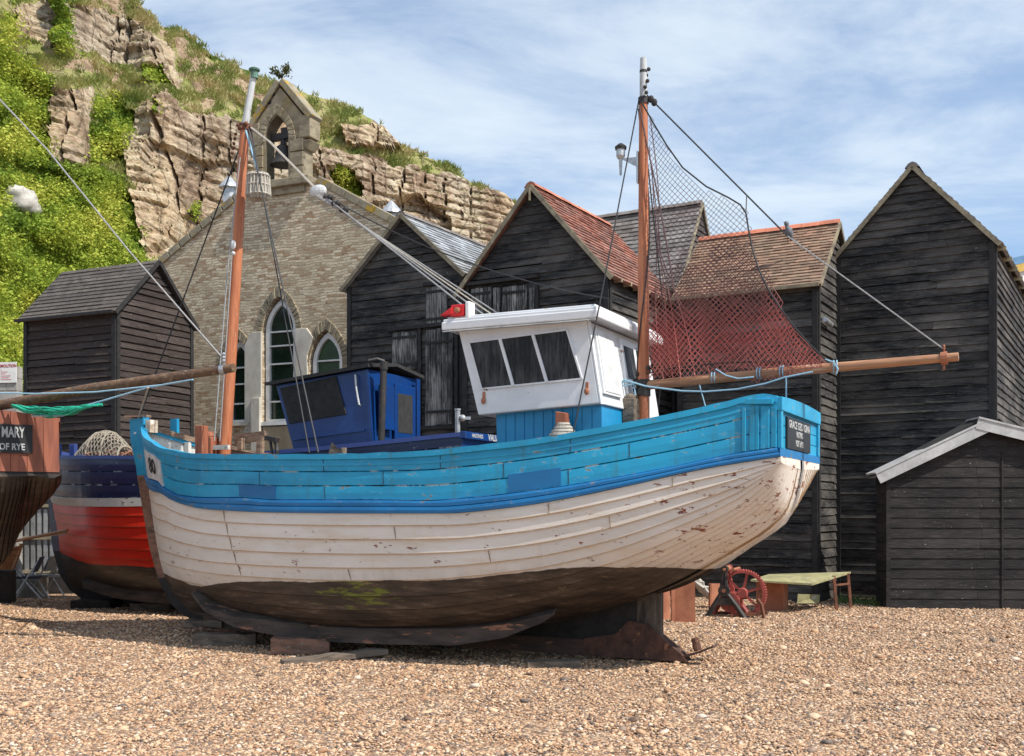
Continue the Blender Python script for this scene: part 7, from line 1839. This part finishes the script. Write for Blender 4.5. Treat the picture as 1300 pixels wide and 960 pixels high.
cl = simple('dark_cloth', (.05, .05, .07), (.03, .03, .045)); cl2 = simple('grey_cloth', (.3, .32, .33), (.2, .21, .22))
c = put(36, 738); folding_chair((P3(34, 0, 20.4).x, 20.4, GZ), R(15), 1.0, 'white-legged folding chair with dark cloth, nearest the brown boat', cl)
folding_chair((P3(49, 0, 20.9).x, 20.9, GZ), R(-20), 1.0, 'white-legged folding chair with grey cloth, nearest the red bow', cl2)
mb = MB(); p = P3(25, 0, 21.2); mb.box((p.x, 21.2, GZ + .18), (.9, .5, .4)); gobj('crate', mb, M['concrete'], 'low grey crate on the shingle behind the folding chairs', 'crate', bevel=.02)
mb = MB(); p0, p1 = P3(30, 640, 21.3), P3(70, 640, 21.3)
for k in range(5): x = p0.x + (p1.x - p0.x) * (k + .5) / 5; mb.box((x, 21.3, .95), ((p1.x - p0.x) / 5 - .05, .03, 1.2), mi=1)
for z in (.35, 1.0, 1.62): mb.box(((p0.x + p1.x) / 2, 21.26, z), (p1.x - p0.x + .1, .05, .06))
gobj('panel_fence', mb, [M['trim'], M['galv']], 'panelled low fence seen through the gap beneath the brown stern', 'fence')
mb = MB(); mb.box((P3(40, 0, 22).x, 21.9, .95), (3.2, .1, 2.3)); gobj('shed_wall', mb, M['board_black'], 'dark boarded wall behind the panelled fence', 'wall')
# low masonry wall in front of the chapel behind the boats
# pigeon on the brown roof
def bird():
    u, z = fF.sz(997, 303); pz_ = P3(997, 306, 20.3)
    root = empty('pigeon', pz_, R(20), 'grey pigeon perched on the brown tiled roof', 'bird'); s = 1.0
    M['feather'] = simple('grey_feathers', (.17, .18, .20), (.09, .095, .11), nscale=14)
    mb = MB(); mb.lathe((0.13, 0, .02), [(.012, 0), (.05, .06), (.075, .13), (.07, .20), (.045, .25), (.034, .28), (.045, .31), (.04, .34), (.015, .365)], 12, axis=(-.35, 0, 1)); mb.build('body', M['feather'], root, smooth=True)
    mb = MB(); mb.tube([(.01, 0, .35), (-.045, 0, .34)], [.012, .003], 6); mb.build('beak', M['dark_iron'], root)
    mb = MB(); mb.hexa([(.10, -.03, .06), (.10, .03, .06), (.24, .025, .0), (.24, -.025, .0)], [(.10, -.03, .08), (.10, .03, .08), (.24, .025, .015), (.24, -.025, .015)]); mb.build('tail', M['feather'], root)
    for y in (-.03, .03): mb = MB(); mb.tube([(.07, y, .06), (.06, y, -.03)], .006, 5); mb.build('leg', M['rust_bright'], root)
bird()
# scattered weeds at the foot of the tall hut
rng = random.Random(3); V = MB()
for i in range(160):
    px = rng.uniform(1062, 1122); p = P3(px, 0, 20.4 - (px - 1062) * .012 + rng.uniform(-.9, .1)); g = gz(p.x, p.y)
    for j in range(4):
        a = rng.uniform(0, 6.28); h = rng.uniform(.03, .13); b = Vector((p.x + rng.uniform(-.05, .05), p.y, g)); V.add([b - Vector((.012, 0, 0)), b + Vector((.012, 0, 0)), b + Vector((math.cos(a) * h * .6, math.sin(a) * h * .6, h))], [(0, 1, 2)], rng.random())
o = V.build('weeds', simple('weed_green', (.10, .15, .04), (.06, .09, .025), bump=0), None); tag(o, 'low weeds growing along the foot of the tallest hut', 'weeds', kind='stuff')
# ================================================================== LIGHT, SKY, CAMERA
EL, AZ = R(50), Vector((.85, -.53)).normalized()
sv = Vector((AZ.x * math.cos(EL), AZ.y * math.cos(EL), math.sin(EL)))
su = bpy.data.lights.new('sun', 'SUN'); su.energy = 4.3; su.angle = R(.53); su.color = (1, .95, .87)
so_ = bpy.data.objects.new('sun', su); COL.objects.link(so_); so_.rotation_euler = sv.to_track_quat('Z', 'Y').to_euler()
wd = bpy.data.worlds.new('World'); SC.world = wd; wd.use_nodes = True; nt = wd.node_tree; T = NT(nt)
bg = [n for n in nt.nodes if n.type == 'BACKGROUND'][0]
sky = nt.nodes.new('ShaderNodeTexSky'); sky.sky_type = 'NISHITA'; sky.sun_disc = False; sky.sun_elevation = EL; sky.sun_rotation = math.atan2(sv.x, sv.y); sky.air_density = 1.0; sky.dust_density = 1.2; sky.ozone_density = 2.5; sky.altitude = 0
gen = T.n('ShaderNodeTexCoord').outputs['Generated']
sp = T.n('ShaderNodeSeparateXYZ'); T.l(gen, sp.inputs[0])
zc = T.math('MAXIMUM', T.math('ADD', sp.outputs[2], .18), .08)      # a flat cloud deck seen in perspective
cv = T.n('ShaderNodeCombineXYZ'); T.l(T.math('DIVIDE', sp.outputs[0], zc), cv.inputs[0]); T.l(T.math('DIVIDE', sp.outputs[1], zc), cv.inputs[1])
mp = T.n('ShaderNodeMapping'); T.l(cv.outputs[0], mp.inputs[0]); mp.inputs['Rotation'].default_value = (0, 0, R(16)); mp.inputs['Scale'].default_value = (.9, 1.9, 1); mp.inputs['Location'].default_value = (1.3, .4, 0)
c1 = T.noise(mp.outputs[0], 1.3, 12, .62, .45)
mp2 = T.n('ShaderNodeMapping'); T.l(cv.outputs[0], mp2.inputs[0]); mp2.inputs['Scale'].default_value = (.5, .9, 1); mp2.inputs['Location'].default_value = (4, 2, 0)
c2 = T.noise(mp2.outputs[0], .9, 6, .55)
cl_ = T.ramp(T.math('ADD', T.math('MULTIPLY', c1, .6), T.math('MULTIPLY', c2, .4)), [(.36, .12), (.47, .32), (.56, .72), (.66, .97)])
tint = T.mix(1.0, sky.outputs[0], (.84, 1.0, 1.13), 'MULTIPLY')
colr = T.mix(cl_, tint, (5.4, 6.1, 6.7))
T.l(colr, bg.inputs['Color']); bg.inputs['Strength'].default_value = .122
cam = bpy.data.cameras.new('camera'); co = bpy.data.objects.new('camera', cam); COL.objects.link(co); SC.camera = co
co.location = (0, 0, CZ); co.rotation_euler = (R(90), 0, 0); cam.sensor_width = 36; cam.lens = 36 * F_PX / 1300; cam.shift_y = (HY - 480) / 1300; cam.clip_end = 3000; cam.clip_start = .1
SC.view_settings.view_transform = 'Standard'; SC.view_settings.look = 'None'; SC.view_settings.exposure = .37; SC.view_settings.gamma = 1; SC.view_settings.use_curve_mapping = False
SC.render.engine = 'CYCLES'; SC.cycles.use_denoising = True; SC.cycles.max_bounces = 6
